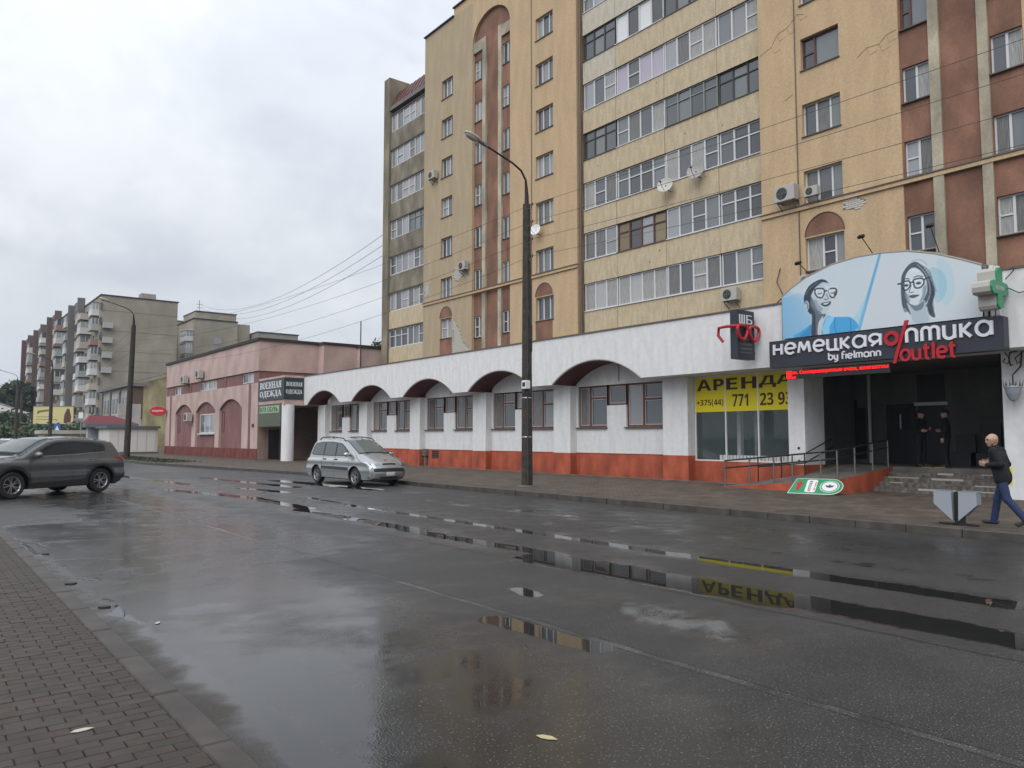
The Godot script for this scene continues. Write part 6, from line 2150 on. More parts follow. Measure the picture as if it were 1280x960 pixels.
# ---------------------------------------------------------------- litter bin, fallen board
func build_small() -> void:
	# the forked double litter bin: two grey hoppers on a dark post
	var t := thing("litter_bin", "double grey sheet metal litter bin on a dark post at the right kerb", "litter bin", Vector3(-6.31, 0.15, -15.72), 0.12)
	var base := B.new()
	base.box(Vector3(-0.42, 0.0, -0.06), Vector3(0.42, 0.03, 0.02))
	base.box(Vector3(-0.3, 0.0, 0.08), Vector3(0.48, 0.03, 0.14))
	base.box(Vector3(-0.05, 0.0, -0.06), Vector3(0.05, 0.028, 0.14))
	obj("base", base, M.metal_dark, t)
	var post := B.new()
	post.box(Vector3(-0.055, 0.03, -0.02), Vector3(0.055, 0.62, 0.06))
	obj("post", post, M.metal_dark, t)
	var post2 := B.new()
	post2.box(Vector3(0.10, 0.03, 0.1), Vector3(0.2, 0.3, 0.14))
	obj("post", post2, M.metal_dark, t)
	for s in [-1, 1]:
		var b := B.new()
		var pl := PackedVector2Array([Vector2(s * 0.06, 0.09), Vector2(s * 0.08, 0.63), Vector2(s * 0.46, 0.63), Vector2(s * 0.47, 0.40)])
		b.prism(pl, -0.17, 0.19, true)
		obj("hopper", b, M.bin_grey, t)
		var m := B.new()
		m.box(Vector3(minf(s * 0.10, s * 0.43), 0.632, -0.14), Vector3(maxf(s * 0.10, s * 0.43), 0.636, 0.16))
		obj("opening", m, M.black, t)
		var e := B.new()
		for q in [-0.17, 0.185]:
			e.bar(Vector3(s * 0.07, 0.635, q), Vector3(s * 0.47, 0.635, q), 0.018, 0.018)
		e.bar(Vector3(s * 0.465, 0.635, -0.17), Vector3(s * 0.465, 0.635, 0.185), 0.018, 0.018)
		obj("rim", e, M.bin_grey, t)
	var lt := B.new()
	lt.bar(Vector3(0.29, 0.2, 0.196), Vector3(0.44, 0.36, 0.196), 0.035, 0.01)
	obj("catch", lt, M.metal_dark, t)
	t.scale = Vector3(0.78, 1.0, 0.85)
	# green board lying tilted on the pavement by the ramp
	var bt := thing("advertising_board", "fallen green and white advertising board with rounded end lying tilted against the red ramp", "advertising board", Vector3(-12.9, 0.17, -20.85))
	bt.transform = Transform3D(Basis(Vector3.UP, 0.28) * Basis(Vector3.RIGHT, -0.96), Vector3(-12.9, 0.18, -20.5))
	var o := PackedVector2Array([Vector2(0, 0), Vector2(1.15, 0.0)])
	for i in range(1, 13):
		var a := -PI / 2 + PI * i / 13
		o.append(Vector2(1.15 + cos(a) * 0.33, 0.35 + sin(a) * 0.35))
	o.append(Vector2(1.15, 0.7)); o.append(Vector2(0.14, 0.7))
	var p := B.new()
	p.prism(o, -0.03, 0.0, true)
	obj("panel", p, M.cross_green, bt)
	var rim := B.new()
	var rp := []
	for q in o: rp.append(Vector3(q.x, q.y, -0.01))
	rp.append(rp[0])
	rim.tube(rp, [0.014], 6)
	obj("rim", rim, M.white_metal, bt)
	var em := B.new()
	em.xf = Transform3D(Basis(Vector3.RIGHT, PI / 2), Vector3(1.12, 0.35, 0.002))
	em.lathe([Vector2(0.27, 0.0), Vector2(0.27, 0.004), Vector2(0.0, 0.004)], 24)
	var emb := obj("round_emblem", em, M.white_metal, bt)
	var rg := B.new()
	rg.xf = em.xf
	rg.lathe([Vector2(0.215, 0.006), Vector2(0.235, 0.008), Vector2(0.25, 0.006)], 24)
	obj("ring", rg, M.cross_green, emb)
	var lf := B.new()
	for k in 3:
		var a := PI / 2 + (k - 1) * 0.8
		var d := Vector2(cos(a), sin(a))
		var n := Vector2(-d.y, d.x)
		var c := Vector2(1.12, 0.29)
		lf.prism(PackedVector2Array([c, c + d * 0.09 + n * 0.04, c + d * 0.17, c + d * 0.09 - n * 0.04]), 0.007, 0.011, false)
	obj("leaf_mark", lf, mat(lin(0.02, 0.05, 0.16), 0.5), emb)
	var wf := B.new()
	var rr := PackedVector2Array()
	for q in [[0.70, 0.58, 0], [0.52, 0.58, 90], [0.52, 0.12, 180], [0.70, 0.12, 270]]:
		for i in 5:
			var a := deg_to_rad(q[2] + 22.5 * i)
			rr.append(Vector2(q[0], q[1]) + Vector2(cos(a), sin(a)) * 0.06)
	wf.prism(rr, 0.002, 0.006, false)
	obj("white_field", wf, M.white_metal, bt)
	var rot := Basis(Vector3.BACK, PI / 2)
	lettering("word", "АПТЕКА", bt, M.navy, Rect2(0.1, -0.62, 0.5, 0.08), 0.008, 0.003, true, rot, Vector3(0, 0, 0))
	lettering("word", "24 часа", bt, M.sign_red, Rect2(0.15, -0.74, 0.4, 0.05), 0.008, 0.003, true, rot, Vector3(0, 0, 0))
	var ar := B.new()
	ar.prism(PackedVector2Array([Vector2(0.2, 0.16), Vector2(0.3, 0.16), Vector2(0.33, 0.44), Vector2(0.38, 0.44), Vector2(0.27, 0.58), Vector2(0.16, 0.44), Vector2(0.2, 0.44)]), 0.002, 0.007, false)
	obj("red_arrow", ar, M.sign_red, bt)


# ---------------------------------------------------------------- far buildings down the street
func far_row(b: B, x0: float, x1: float, z: float, floors: int, y0: float, step: float, every: float, w: float, h: float) -> void:
	for k in floors:
		var x := x0
		while x + w < x1:
			b.box(Vector3(x, y0 + k * step, z - 0.1), Vector3(x + w, y0 + k * step + h, z + 0.03))
			x += every


func brick_block(label: String, x1: float, x0: float, z: float, top: float, fin: Material, wall: Material, k0: int) -> void:
	# x1 is the near end; the facade faces the street, a dark fin stands at the far end
	var t := thing("brick_apartment_block", label, "building", Vector3.ZERO, 0.0, "stepped brick apartment blocks down the street")
	var b := B.new()
	b.box(Vector3(x0, 0.1, z - 14), Vector3(x1, top, z))
	obj("wall", b, wall, t)
	var rf := B.new()
	rf.box(Vector3(x0 - 0.1, top + 0.002, z - 14.2), Vector3(x1 + 0.15, top + 0.22, z + 0.15))
	obj("roof_edge", rf, M.roof_dark, t)
	var f := B.new()
	f.box(Vector3(x0 - 0.4, 8.0, z + 0.002), Vector3(x0 + 0.2, top + 0.9, z + 2.3))
	obj("fin_wall", f, fin, t)
	var f2 := B.new()
	f2.box(Vector3(x0 + 5.0, top - 4.5, z + 0.002), Vector3(x0 + 5.5, top + 1.9, z + 1.4))
	f2.box(Vector3(x0 + 0.2, top - 2.4, z + 0.002), Vector3(x0 + 5.0, top + 1.2, z + 1.2))
	obj("fin_wall", f2, fin, t)
	var w := x1 - x0
	for c in 3:
		var cx: float = x0 + w * [0.16, 0.45, 0.78][c]
		var bw: float = [3.2, 3.6, 3.2][c]
		var dep: float = [1.5, 2.1, 1.3][c]
		for k in 9:
			var y := top - 3.6 - k * 2.9
			if y < 2.5: continue
			if y < 9.0 and c == 1: continue
			var p := B.new()
			p.box(Vector3(cx, y, z + 0.002), Vector3(cx + bw, y + 1.05, z + dep))
			p.box(Vector3(cx - 0.05, y - 0.2, z + 0.002), Vector3(cx + bw + 0.05, y - 0.004, z + dep + 0.08))
			var o := obj("balcony", p, M.balcony[(k * 3 + c * 2 + k0 + int(rng.randf() * 2)) % 6], t)
			if (k + c + k0) % 3 != 1:
				var g := B.new()
				g.box(Vector3(cx + 0.05, y + 1.055, z + 0.002), Vector3(cx + bw - 0.05, y + 2.3, z + dep - 0.08))
				obj("glazing", g, M.glass[[3, 1, 5, 4][(k + c) % 4]], o)
				var m := B.new()
				for q in 5:
					var x := cx + 0.05 + (bw - 0.1) * q / 4.0
					m.box(Vector3(x - 0.05, y + 1.055, z + dep - 0.1), Vector3(x + 0.05, y + 2.3, z + dep - 0.04))
				for q in 3:
					var zz := z + 0.1 + (dep - 0.2) * q / 2.0
					m.box(Vector3(cx + bw - 0.08, y + 1.055, zz - 0.05), Vector3(cx + bw - 0.03, y + 2.3, zz + 0.05))
				obj("glazing_bars", m, M.pvc, o).set_meta("kind", "stuff")
				var rfb := B.new()
				rfb.box(Vector3(cx - 0.05, y + 2.31, z + 0.002), Vector3(cx + bw + 0.05, y + 2.42, z + dep + 0.05))
				obj("balcony_roof", rfb, M.far_slate, o)
	var wi := B.new()
	for x in [x0 + w * 0.34, x0 + w * 0.67, x0 + w * 0.95, x0 + w * 0.05]:
		far_row(wi, x, x + 1.9, z, 9, top - 2.9 - 8 * 2.9, 2.9, 2.2, 1.5, 1.5)
	var wo := obj("windows", wi, M.far_window, t)
	wo.set_meta("kind", "stuff")


func build_far() -> void:
	brick_block("nearest brick apartment block of the far row, with broad blank grey-beige gable", -164.6, -187.5, -28.6, 29.3, M.far_slate, M.far_beige, 0)
	brick_block("second block of the far row, with brown fin walls above the yellow billboard", -188.5, -211.5, -27.6, 29.6, M.far_brown, M.far_grey, 1)
	brick_block("third block of the far row, with dark brown fin walls", -212.5, -236.0, -27.6, 29.2, M.far_brown, M.far_grey, 2)
	brick_block("farthest and darkest red block at the left end of the far row", -237.0, -262.0, -27.6, 29.1, M.far_red, M.far_grey, 4)
	# gable fittings of the nearest block: corner balconies, chimney
	var g := get_node("brick_apartment_block") as Node3D
	var ch := B.new()
	ch.box(Vector3(-167.5, 29.5, -38.5), Vector3(-165.0, 30.6, -35.8))
	obj("chimney", ch, M.far_grey, g)
	for k in 4:
		var y := 14.2 + k * 2.9
		var p := B.new()
		p.box(Vector3(-164.6, y, -30.6), Vector3(-163.5, y + 1.1, -28.9))
		obj("balcony", p, M.balcony[1], g)
	var jt := B.new()
	for k in 7:
		jt.box(Vector3(-164.62, 3.0 + k * 3.9, -42.6), Vector3(-164.57, 3.06 + k * 3.9, -28.6))
	obj("floor_joint", jt, M.far_slate, g)
	# second beige block behind the pink building
	var t := thing("beige_apartment_block", "beige brick apartment block with stepped roof rising behind the pink building", "building")
	var b := B.new()
	b.box(Vector3(-200, 0.1, -61.2), Vector3(-183.7, 29.2, -51.2))
	b.box(Vector3(-215, 0.1, -64.5), Vector3(-184.7, 29.0, -61.2))
	b.box(Vector3(-207, 0.1, -56.0), Vector3(-197, 30.2, -49.5))
	obj("wall", b, M.far_beige, t)
	var pe := B.new()
	pe.box(Vector3(-194, 29.2, -60.9), Vector3(-183.9, 31.0, -51.6))
	obj("penthouse", pe, M.far_beige, t)
	var low := B.new()
	low.box(Vector3(-206, 0.1, -75.0), Vector3(-180.5, 26.9, -65.0))
	obj("rear_wing", low, M.far_grey, t)
	var re := B.new()
	re.box(Vector3(-200.1, 29.21, -61.3), Vector3(-183.5, 29.42, -51.0))
	re.box(Vector3(-194.1, 31.002, -61.0), Vector3(-183.7, 31.2, -51.5))
	re.box(Vector3(-206.1, 26.9, -75.2), Vector3(-180.3, 27.1, -64.9))
	re.box(Vector3(-207.1, 30.2, -56.1), Vector3(-196.9, 30.4, -49.3))
	obj("roof_edge", re, M.roof_dark, t)
	for k in 8:
		var y := 24.0 - k * 2.9
		if y < 3: continue
		for c in 2:
			var z := -51.2 if c == 0 else -49.5
			var x := -188.6 if c == 0 else -201.0
			var p := B.new()
			p.box(Vector3(x, y, z), Vector3(x + 4.6, y + 1.1, z + 1.7))
			p.box(Vector3(x - 0.1, y + 2.5, z), Vector3(x + 4.7, y + 2.65, z + 1.8))
			var o := obj("balcony", p, M.balcony[(k + c) % 3], t)
			var gl := B.new()
			gl.box(Vector3(x + 0.1, y + 1.1, z), Vector3(x + 4.5, y + 2.5, z + 1.6))
			obj("glazing", gl, M.glass[[3, 5, 1][(k + c) % 3]], o)
			var m := B.new()
			for q in 6:
				m.box(Vector3(x + 0.1 + q * 0.86, y + 1.1, z + 1.58), Vector3(x + 0.2 + q * 0.86, y + 2.5, z + 1.64))
			for q in 3:
				m.box(Vector3(x + 4.48, y + 1.1, z + 0.2 + q * 0.6), Vector3(x + 4.54, y + 2.5, z + 0.32 + q * 0.6))
			obj("glazing_bars", m, M.pvc, o).set_meta("kind", "stuff")
	for k in 3:
		var b2 := B.new()
		b2.box(Vector3(-183.72, 23.6 - k * 5.8, -57.6), Vector3(-183.6, 25.2 - k * 5.8, -55.8))
		obj("window", b2, M.glass[3], t)
	var ant := B.new()
	ant.tube([Vector3(-188, 31.2, -53.5), Vector3(-188, 34.4, -53.5)], [0.06], 5)
	ant.tube([Vector3(-188, 33.4, -52.7), Vector3(-188, 33.4, -54.3)], [0.04], 4)
	ant.tube([Vector3(-188, 32.6, -52.9), Vector3(-188, 32.6, -54.1)], [0.04], 4)
	tag(obj("roof_antenna", ant, M.metal_dark), "thin antenna on the roof of the beige block behind the pink building", "antenna")
	# pale two-storey house with pilasters and yellow gable
	var h := thing("old_house", "pale two-storey house with dark pilasters and patchy yellow gable wall", "building")
	var hb := B.new()
	hb.box(Vector3(-129.0, 0.1, -34.0), Vector3(-109.3, 8.5, -22.9))
	obj("wall", hb, M.far_pale, h)
	var gy := B.new()
	gy.xf = Transform3D(Basis(Vector3(0, 0, -1), Vector3.UP, Vector3.RIGHT), Vector3(-109.25, 0, 0))
	gy.prism(PackedVector2Array([Vector2(24.3, 0.1), Vector2(34.0, 0.1), Vector2(34.0, 12.2), Vector2(24.3, 9.0)]), -0.1, 0.03)
	obj("gable", gy, M.far_yellow, h)
	var gb := B.new()
	gb.box(Vector3(-109.3, 4.2, -24.25), Vector3(-109.2, 8.9, -22.95))
	obj("gable_strip", gb, mat(lin(0.12, 0.075, 0.05), 0.9), h)
	var ro := B.new()
	ro.box(Vector3(-129.5, 8.5, -24.6), Vector3(-108.8, 8.85, -22.3))
	ro.flat(Vector3(-129.5, 8.86, -22.3), Vector3(-108.8, 8.86, -22.3), Vector3(-108.8, 12.6, -34.5), Vector3(-129.5, 12.6, -34.5), Vector3(-120, 0, -28))
	obj("roof", ro, M.far_slate, h)
	for k in 4:
		var p := B.new()
		var x := -128.2 + k * 5.9
		p.box(Vector3(x, 0.2, -22.9), Vector3(x + 0.8, 8.2, -22.7))
		obj("pilaster", p, M.metal_grey, h)
		for q in 2:
			if k == 3: continue
			for r in 2:
				var w := B.new()
				w.box(Vector3(x + 1.5 + q * 2.0, 1.6 + r * 3.6, -22.95), Vector3(x + 2.7 + q * 2.0, 3.6 + r * 3.6, -22.84))
				obj("window", w, M.far_window, h)
	# kiosks before it
	var k1 := thing("kiosk", "white flat-roofed kiosk with shuttered walls left of the pink building", "kiosk")
	var kb := B.new()
	kb.box(Vector3(-92.0, 0.1, -20.8), Vector3(-86.6, 2.75, -16.2))
	obj("wall", kb, mat(lin(0.55, 0.53, 0.49), 0.8), k1)
	var kr := B.new()
	kr.box(Vector3(-92.2, 2.75, -21.0), Vector3(-86.3, 3.0, -15.9))
	obj("roof", kr, mat(lin(0.10, 0.12, 0.11), 0.6), k1)
	var ks := B.new()
	for i in 5:
		ks.box(Vector3(-86.6, 0.35, -20.6 + i * 0.9), Vector3(-86.56, 2.6, -19.85 + i * 0.9))
	obj("shutter", ks, mat(lin(0.60, 0.59, 0.56), 0.7), k1)
	var kp := B.new()
	kp.box(Vector3(-92.05, 0.0, -20.9), Vector3(-86.5, 0.3, -16.1))
	obj("base", kp, mat(lin(0.08, 0.10, 0.09), 0.8), k1)
	var k2 := thing("kiosk", "small grey kiosk under a red awning behind the leaning lamp post", "kiosk")
	var k2b := B.new()
	k2b.box(Vector3(-94.4, 0.1, -20.0), Vector3(-93.5, 3.0, -15.4))
	obj("wall", k2b, mat(lin(0.42, 0.43, 0.44), 0.7), k2)
	var aw := B.new()
	aw.flat(Vector3(-93.4, 4.2, -17.8), Vector3(-93.4, 4.2, -15.6), Vector3(-92.4, 3.3, -15.0), Vector3(-92.4, 3.3, -20.2), Vector3(-97, 0, -17))
	aw.flat(Vector3(-93.4, 4.2, -15.6), Vector3(-94.4, 4.2, -15.6), Vector3(-94.5, 3.3, -15.0), Vector3(-92.4, 3.3, -15.0), Vector3(-95, 0, -18))
	aw.quad(Vector3(-94.4, 4.2, -15.6), Vector3(-93.4, 4.2, -15.6), Vector3(-93.4, 4.2, -20), Vector3(-94.4, 4.2, -20), Vector3.UP)
	obj("awning", aw, mat(lin(0.15, 0.035, 0.042), 0.85), k2)
	var av := B.new()
	av.box(Vector3(-92.4, 2.9, -20.2), Vector3(-92.33, 3.3, -15.0))
	av.box(Vector3(-94.5, 2.9, -15.2), Vector3(-92.41, 3.3, -15.0))
	obj("valance", av, mat(lin(0.13, 0.13, 0.15), 0.7), k2)
	var wp := B.new()
	wp.box(Vector3(-93.45, 1.2, -19.6), Vector3(-93.4, 2.8, -15.7))
	obj("window", wp, mat(lin(0.30, 0.34, 0.38), 0.2), k2)
	var wf := B.new()
	wf.box(Vector3(-100.5, 3.2, -22.0), Vector3(-99.8, 5.8, -19.6))
	wf.box(Vector3(-100.2, 0.1, -21.0), Vector3(-100.0, 3.2, -20.8))
	tag(obj("notice_board", wf, M.far_pale), "white notice board above the kiosk roofs", "notice board")
	var rs := thing("oval_sign", "red oval shop sign on a bracket at the left end of the pink building", "sign", Vector3(-84.0, 4.5, -20.15))
	var ov := B.new()
	ov.xf = Transform3D(Basis(Vector3.UP, 0.7), Vector3.ZERO) * Transform3D(Basis(Vector3.RIGHT, PI / 2), Vector3.ZERO)
	ov.lathe([Vector2(0.0, -0.08), Vector2(0.9, -0.08), Vector2(0.95, 0.0), Vector2(0.9, 0.08), Vector2(0.0, 0.08)], 28)
	ov.xf = Transform3D.IDENTITY
	var oo := obj("panel", ov, M.sign_red, rs)
	oo.scale = Vector3(1.0, 0.52, 1.0)
	lettering("lettering", "ПРОДУКТЫ", rs, M.sign_white, Rect2(-0.62, -0.1, 1.24, 0.2), 0.0, 0.02, true, Basis(Vector3.UP, 0.7), Vector3(0.06, 0, 0.075))
	var ob := B.new()
	ob.bar(Vector3(0, 0, 0), Vector3(0.3, 0, -0.75), 0.06, 0.06)
	obj("bracket", ob, M.metal_dark, rs)
	# yellow roadside billboard
	var bl := thing("roadside_billboard", "wide pale yellow roadside billboard with a dark figure at its right end", "billboard", Vector3(-151.3, 0.1, -19.6), 0.9)
	var lp := B.new()
	lp.box(Vector3(-3.4, 4.05, -0.15), Vector3(3.4, 7.0, 0.0))
	obj("print", lp, mat(lin(0.56, 0.50, 0.24), 0.7), bl)
	var lf := B.new()
	lf.box(Vector3(-3.5, 3.95, -0.3), Vector3(3.5, 4.04, 0.05))
	var uf := B.new()
	uf.box(Vector3(-3.5, 7.005, -0.3), Vector3(3.5, 7.1, 0.05))
	obj("upper_rail", uf, M.far_slate, bl)
	var bp := B.new()
	bp.tube([Vector3(0.4, 0, -0.2), Vector3(0.4, 3.95, -0.2)], [0.3], 10)
	obj("post", bp, M.far_slate, bl)
	obj("lower_rail", lf, M.far_slate, bl)
	var d1 := B.new()
	d1.prism(PackedVector2Array([Vector2(1.8, 4.3), Vector2(3.0, 4.3), Vector2(3.1, 5.2), Vector2(2.75, 6.6), Vector2(2.35, 6.65), Vector2(1.9, 5.6)]), 0.002, 0.01, false)
	obj("printed_figure", d1, mat(lin(0.10, 0.035, 0.03), 0.7), bl)
	var d2 := B.new()
	d2.prism(PackedVector2Array([Vector2(-2.8, 5.9), Vector2(-2.6, 6.3), Vector2(-0.6, 6.5), Vector2(-0.6, 6.2), Vector2(-2.3, 6.0), Vector2(-2.6, 5.7)]), 0.002, 0.01, false)
	d2.box(Vector3(-2.8, 5.2, 0.002), Vector3(0.0, 5.28, 0.01))
	d2.box(Vector3(-3.0, 4.75, 0.002), Vector3(0.6, 4.83, 0.01))
	obj("printed_lines", d2, mat(lin(0.13, 0.11, 0.04), 0.7), bl)
	# yellow low stall, small house at the far end
	var ys := thing("market_stall", "low yellow market stall with pale flat roof behind the grey car", "stall")
	var yb := B.new()
	yb.box(Vector3(-126, 0.1, -21.0), Vector3(-119.5, 2.3, -14.6))
	obj("wall", yb, mat(lin(0.42, 0.40, 0.17), 0.8), ys)
	var yr := B.new()
	yr.box(Vector3(-126.5, 2.3, -21.3), Vector3(-119, 2.8, -14.2))
	obj("roof", yr, M.far_pale, ys)
	var os := thing("parasol_stand", "small orange and red stall beside the yellow stall", "stall", Vector3(-113.5, 0.1, -20.0))
	var ob2 := B.new()
	ob2.xf = Transform3D(Basis.IDENTITY, Vector3(0, 1.6, 0))
	ob2.lathe([Vector2(1.5, 0.0), Vector2(0.9, 0.9), Vector2(0.0, 1.2)], 8, false)
	obj("canopy", ob2, mat(lin(0.5, 0.12, 0.03), 0.8), os)
	var ob3 := B.new()
	ob3.box(Vector3(-0.9, 0, -0.9), Vector3(0.9, 1.55, 0.9))
	obj("counter", ob3, mat(lin(0.3, 0.06, 0.04), 0.8), os)
	var sh := thing("small_house", "small pale house with light hipped roof at the left edge", "building", Vector3(-205, 0.0, -15.5))
	var sb := B.new()
	sb.box(Vector3(-9, 0.1, -6.0), Vector3(0, 7.2, 6.0))
	obj("wall", sb, M.far_pale, sh)
	var sr := B.new()
	for q in [[Vector3(-9.8, 7.2, 6.8), Vector3(0.8, 7.2, 6.8)], [Vector3(0.8, 7.2, 6.8), Vector3(0.8, 7.2, -6.8)], [Vector3(0.8, 7.2, -6.8), Vector3(-9.8, 7.2, -6.8)]]:
		sr.flat(q[0], q[1], Vector3(-4.5, 9.8, -1), Vector3(-4.5, 9.8, 1), Vector3(-4.5, 5, 0))
	obj("roof", sr, M.far_pale, sh)
	for k in 4:
		var w := B.new()
		w.box(Vector3(-0.02, 1.4 + (k % 2) * 3.0, -4.2 + (k / 2) * 5.0), Vector3(0.05, 3.4 + (k % 2) * 3.0, -2.4 + (k / 2) * 5.0))
		obj("window", w, M.far_window, sh)
	# road signs and thin posts in the distance
	road_sign("blue pedestrian crossing sign right of the farther lamp post", Vector3(-128.0, 0.1, -17.2), 0)
	road_sign("blue crossing sign on the left, beside the second farthest lamp post", Vector3(-146.0, 0.1, -17.6), 0)
	road_sign("round red sign at the far left before the small house", Vector3(-152.0, 0.1, -15.2), 1)
	road_sign("tall white post sign at the right end of the yellow billboard", Vector3(-118.0, 0.1, -18.6), 2)


func road_sign(label: String, at: Vector3, kind: int) -> void:
	var t := thing("road_sign", label, "road sign", at, 0.75)
	var p := B.new()
	p.tube([Vector3.ZERO, Vector3(0, 3.2 if kind < 2 else 5.2, 0)], [0.06], 6)
	obj("post", p, M.zinc, t)
	var s := B.new()
	if kind == 0:
		s.box(Vector3(-0.5, 2.6, 0.06), Vector3(0.5, 3.6, 0.1))
		obj("plate", s, mat(lin(0.03, 0.10, 0.35), 0.4), t)
		var w := B.new()
		w.prism(PackedVector2Array([Vector2(-0.36, 2.75), Vector2(0.36, 2.75), Vector2(0, 3.42)]), 0.1, 0.11, false)
		obj("white_triangle", w, M.white_metal, t)
	elif kind == 1:
		s.xf = Transform3D(Basis(Vector3.RIGHT, PI / 2), Vector3(0, 3.1, 0.06))
		s.lathe([Vector2(0.5, 0), Vector2(0.5, 0.03), Vector2(0, 0.03)], 16)
		obj("plate", s, mat(lin(0.45, 0.02, 0.02), 0.4), t)
		var w := B.new()
		w.box(Vector3(-0.35, 3.02, 0.092), Vector3(0.35, 3.18, 0.1))
		obj("white_bar", w, M.white_metal, t)
	else:
		s.box(Vector3(-0.35, 4.3, 0.06), Vector3(0.35, 5.1, 0.1))
		obj("plate", s, M.white_metal, t)


# ---------------------------------------------------------------- trees and hedges
func tree(label: String, at: Vector3, h: float, r: float, leaves: int, kind: int, size: float, category := "tree", called := "tree", low := 0.30) -> void:
	var t := thing(called, label, category, at)
	var b := B.new()
	var lr := RandomNumberGenerator.new()
	lr.seed = int(absf(at.x) * 100 + absf(at.z) * 7)
	var trunk := [Vector3.ZERO, Vector3(0.1, h * 0.3, 0.05), Vector3(-0.05, h * 0.62, 0), Vector3(0.05, h * 0.92, 0)]
	b.tube(trunk, [r * 0.10, r * 0.075, r * 0.05, 0.02], 7)
	var ends := []
	for i in 9:
		var y := h * lr.randf_range(low, 0.8)
		var a := lr.randf() * TAU
		var e := Vector3(cos(a) * r * lr.randf_range(0.5, 0.85), y + h * 0.12, sin(a) * r * lr.randf_range(0.5, 0.85))
		b.tube([Vector3(0, y - h * 0.08, 0), e * Vector3(0.5, 1, 0.5), e], [r * 0.04, r * 0.025, 0.015], 5)
		ends.append(e)
	obj("trunk", b, M.bark, t)
	var clumps := []
	for i in 26:
		var a := lr.randf() * TAU
		var u := lr.randf()
		var y := lerpf(low + 0.05, 0.97, u)
		var w := r * sin(PI * clampf(0.15 + 0.8 * (1.0 - u) + 0.05, 0.1, 0.9)) * lr.randf_range(0.35, 0.95)
		clumps.append([Vector3(cos(a) * w, y * h, sin(a) * w), r * lr.randf_range(0.22, 0.42)])
	for e in ends: clumps.append([e, r * 0.3])
	for g in 2:
		var c := B.new()
		for i in leaves / 2:
			var cl = clumps[lr.randi() % clumps.size()]
			var d: Vector3 = Vector3(lr.randfn(), lr.randfn() * 0.75, lr.randfn()) * 0.55 * cl[1]
			var p: Vector3 = cl[0] + d
			if p.y < 0.1: continue
			var n := (d.normalized() + Vector3(lr.randfn(), lr.randfn() + 0.5, lr.randfn()) * 0.7).normalized()
			var s := n.cross(Vector3(lr.randfn(), lr.randfn(), lr.randfn())).normalized()
			var q := n.cross(s) * size * lr.randf_range(0.4, 0.75)
			s *= size * lr.randf_range(0.6, 1.1)
			c.tri(p - s, p + q, p + s, n, n, n)
			c.tri(p - s, p - q, p + s, n, n, n)
		var o := obj("crown", c, M.leaf[(kind + g) % 3], t)
		o.set_meta("kind", "stuff")


func build_trees() -> void:
	tree("leafy tree showing in the gap between the pink building and the tower", Vector3(-69.5, 0.1, -39.5), 12.4, 3.4, 5200, 0, 0.28)
	tree("loose dark tree left of the red block at the far left", Vector3(-236, 0.1, -21.5), 16.5, 4.4, 3400, 2, 0.7)
	tree("dark round tree behind the yellow billboard, right of its post", Vector3(-174, 0.1, -21.8), 7.4, 3.0, 3000, 0, 0.5, "tree", "tree", 0.2)
	tree("lower tree left of the yellow billboard", Vector3(-196, 0.1, -17.5), 6.5, 3.6, 3200, 2, 0.6, "tree", "tree", 0.15)
	tree("tree on the right below the balconies, beside the billboard's dark figure", Vector3(-148, 0.1, -25.8), 4.6, 2.6, 2600, 1, 0.45, "tree", "tree", 0.12)
	var hed := [[Vector3(-138, 0.1, -17.8), 3.0, 4.5, "dark green bush below the left end of the yellow billboard"], [Vector3(-146, 0.1, -19.5), 3.0, 3.6, "dark green bush right under the yellow billboard"], [Vector3(-158, 0.1, -15.2), 3.4, 4.6, "green bush behind the parked white car"], [Vector3(-160, 0.1, -18.5), 3.0, 4.0, "broad bush between the small house and the billboard"], [Vector3(-134, 0.1, -23.5), 2.8, 2.8, "bush at the foot of the second brick block"]]
	for e in hed:
		tree(e[3], e[0], e[1], e[2], 2600, 0, 0.42, "bush", "bush", 0.05)


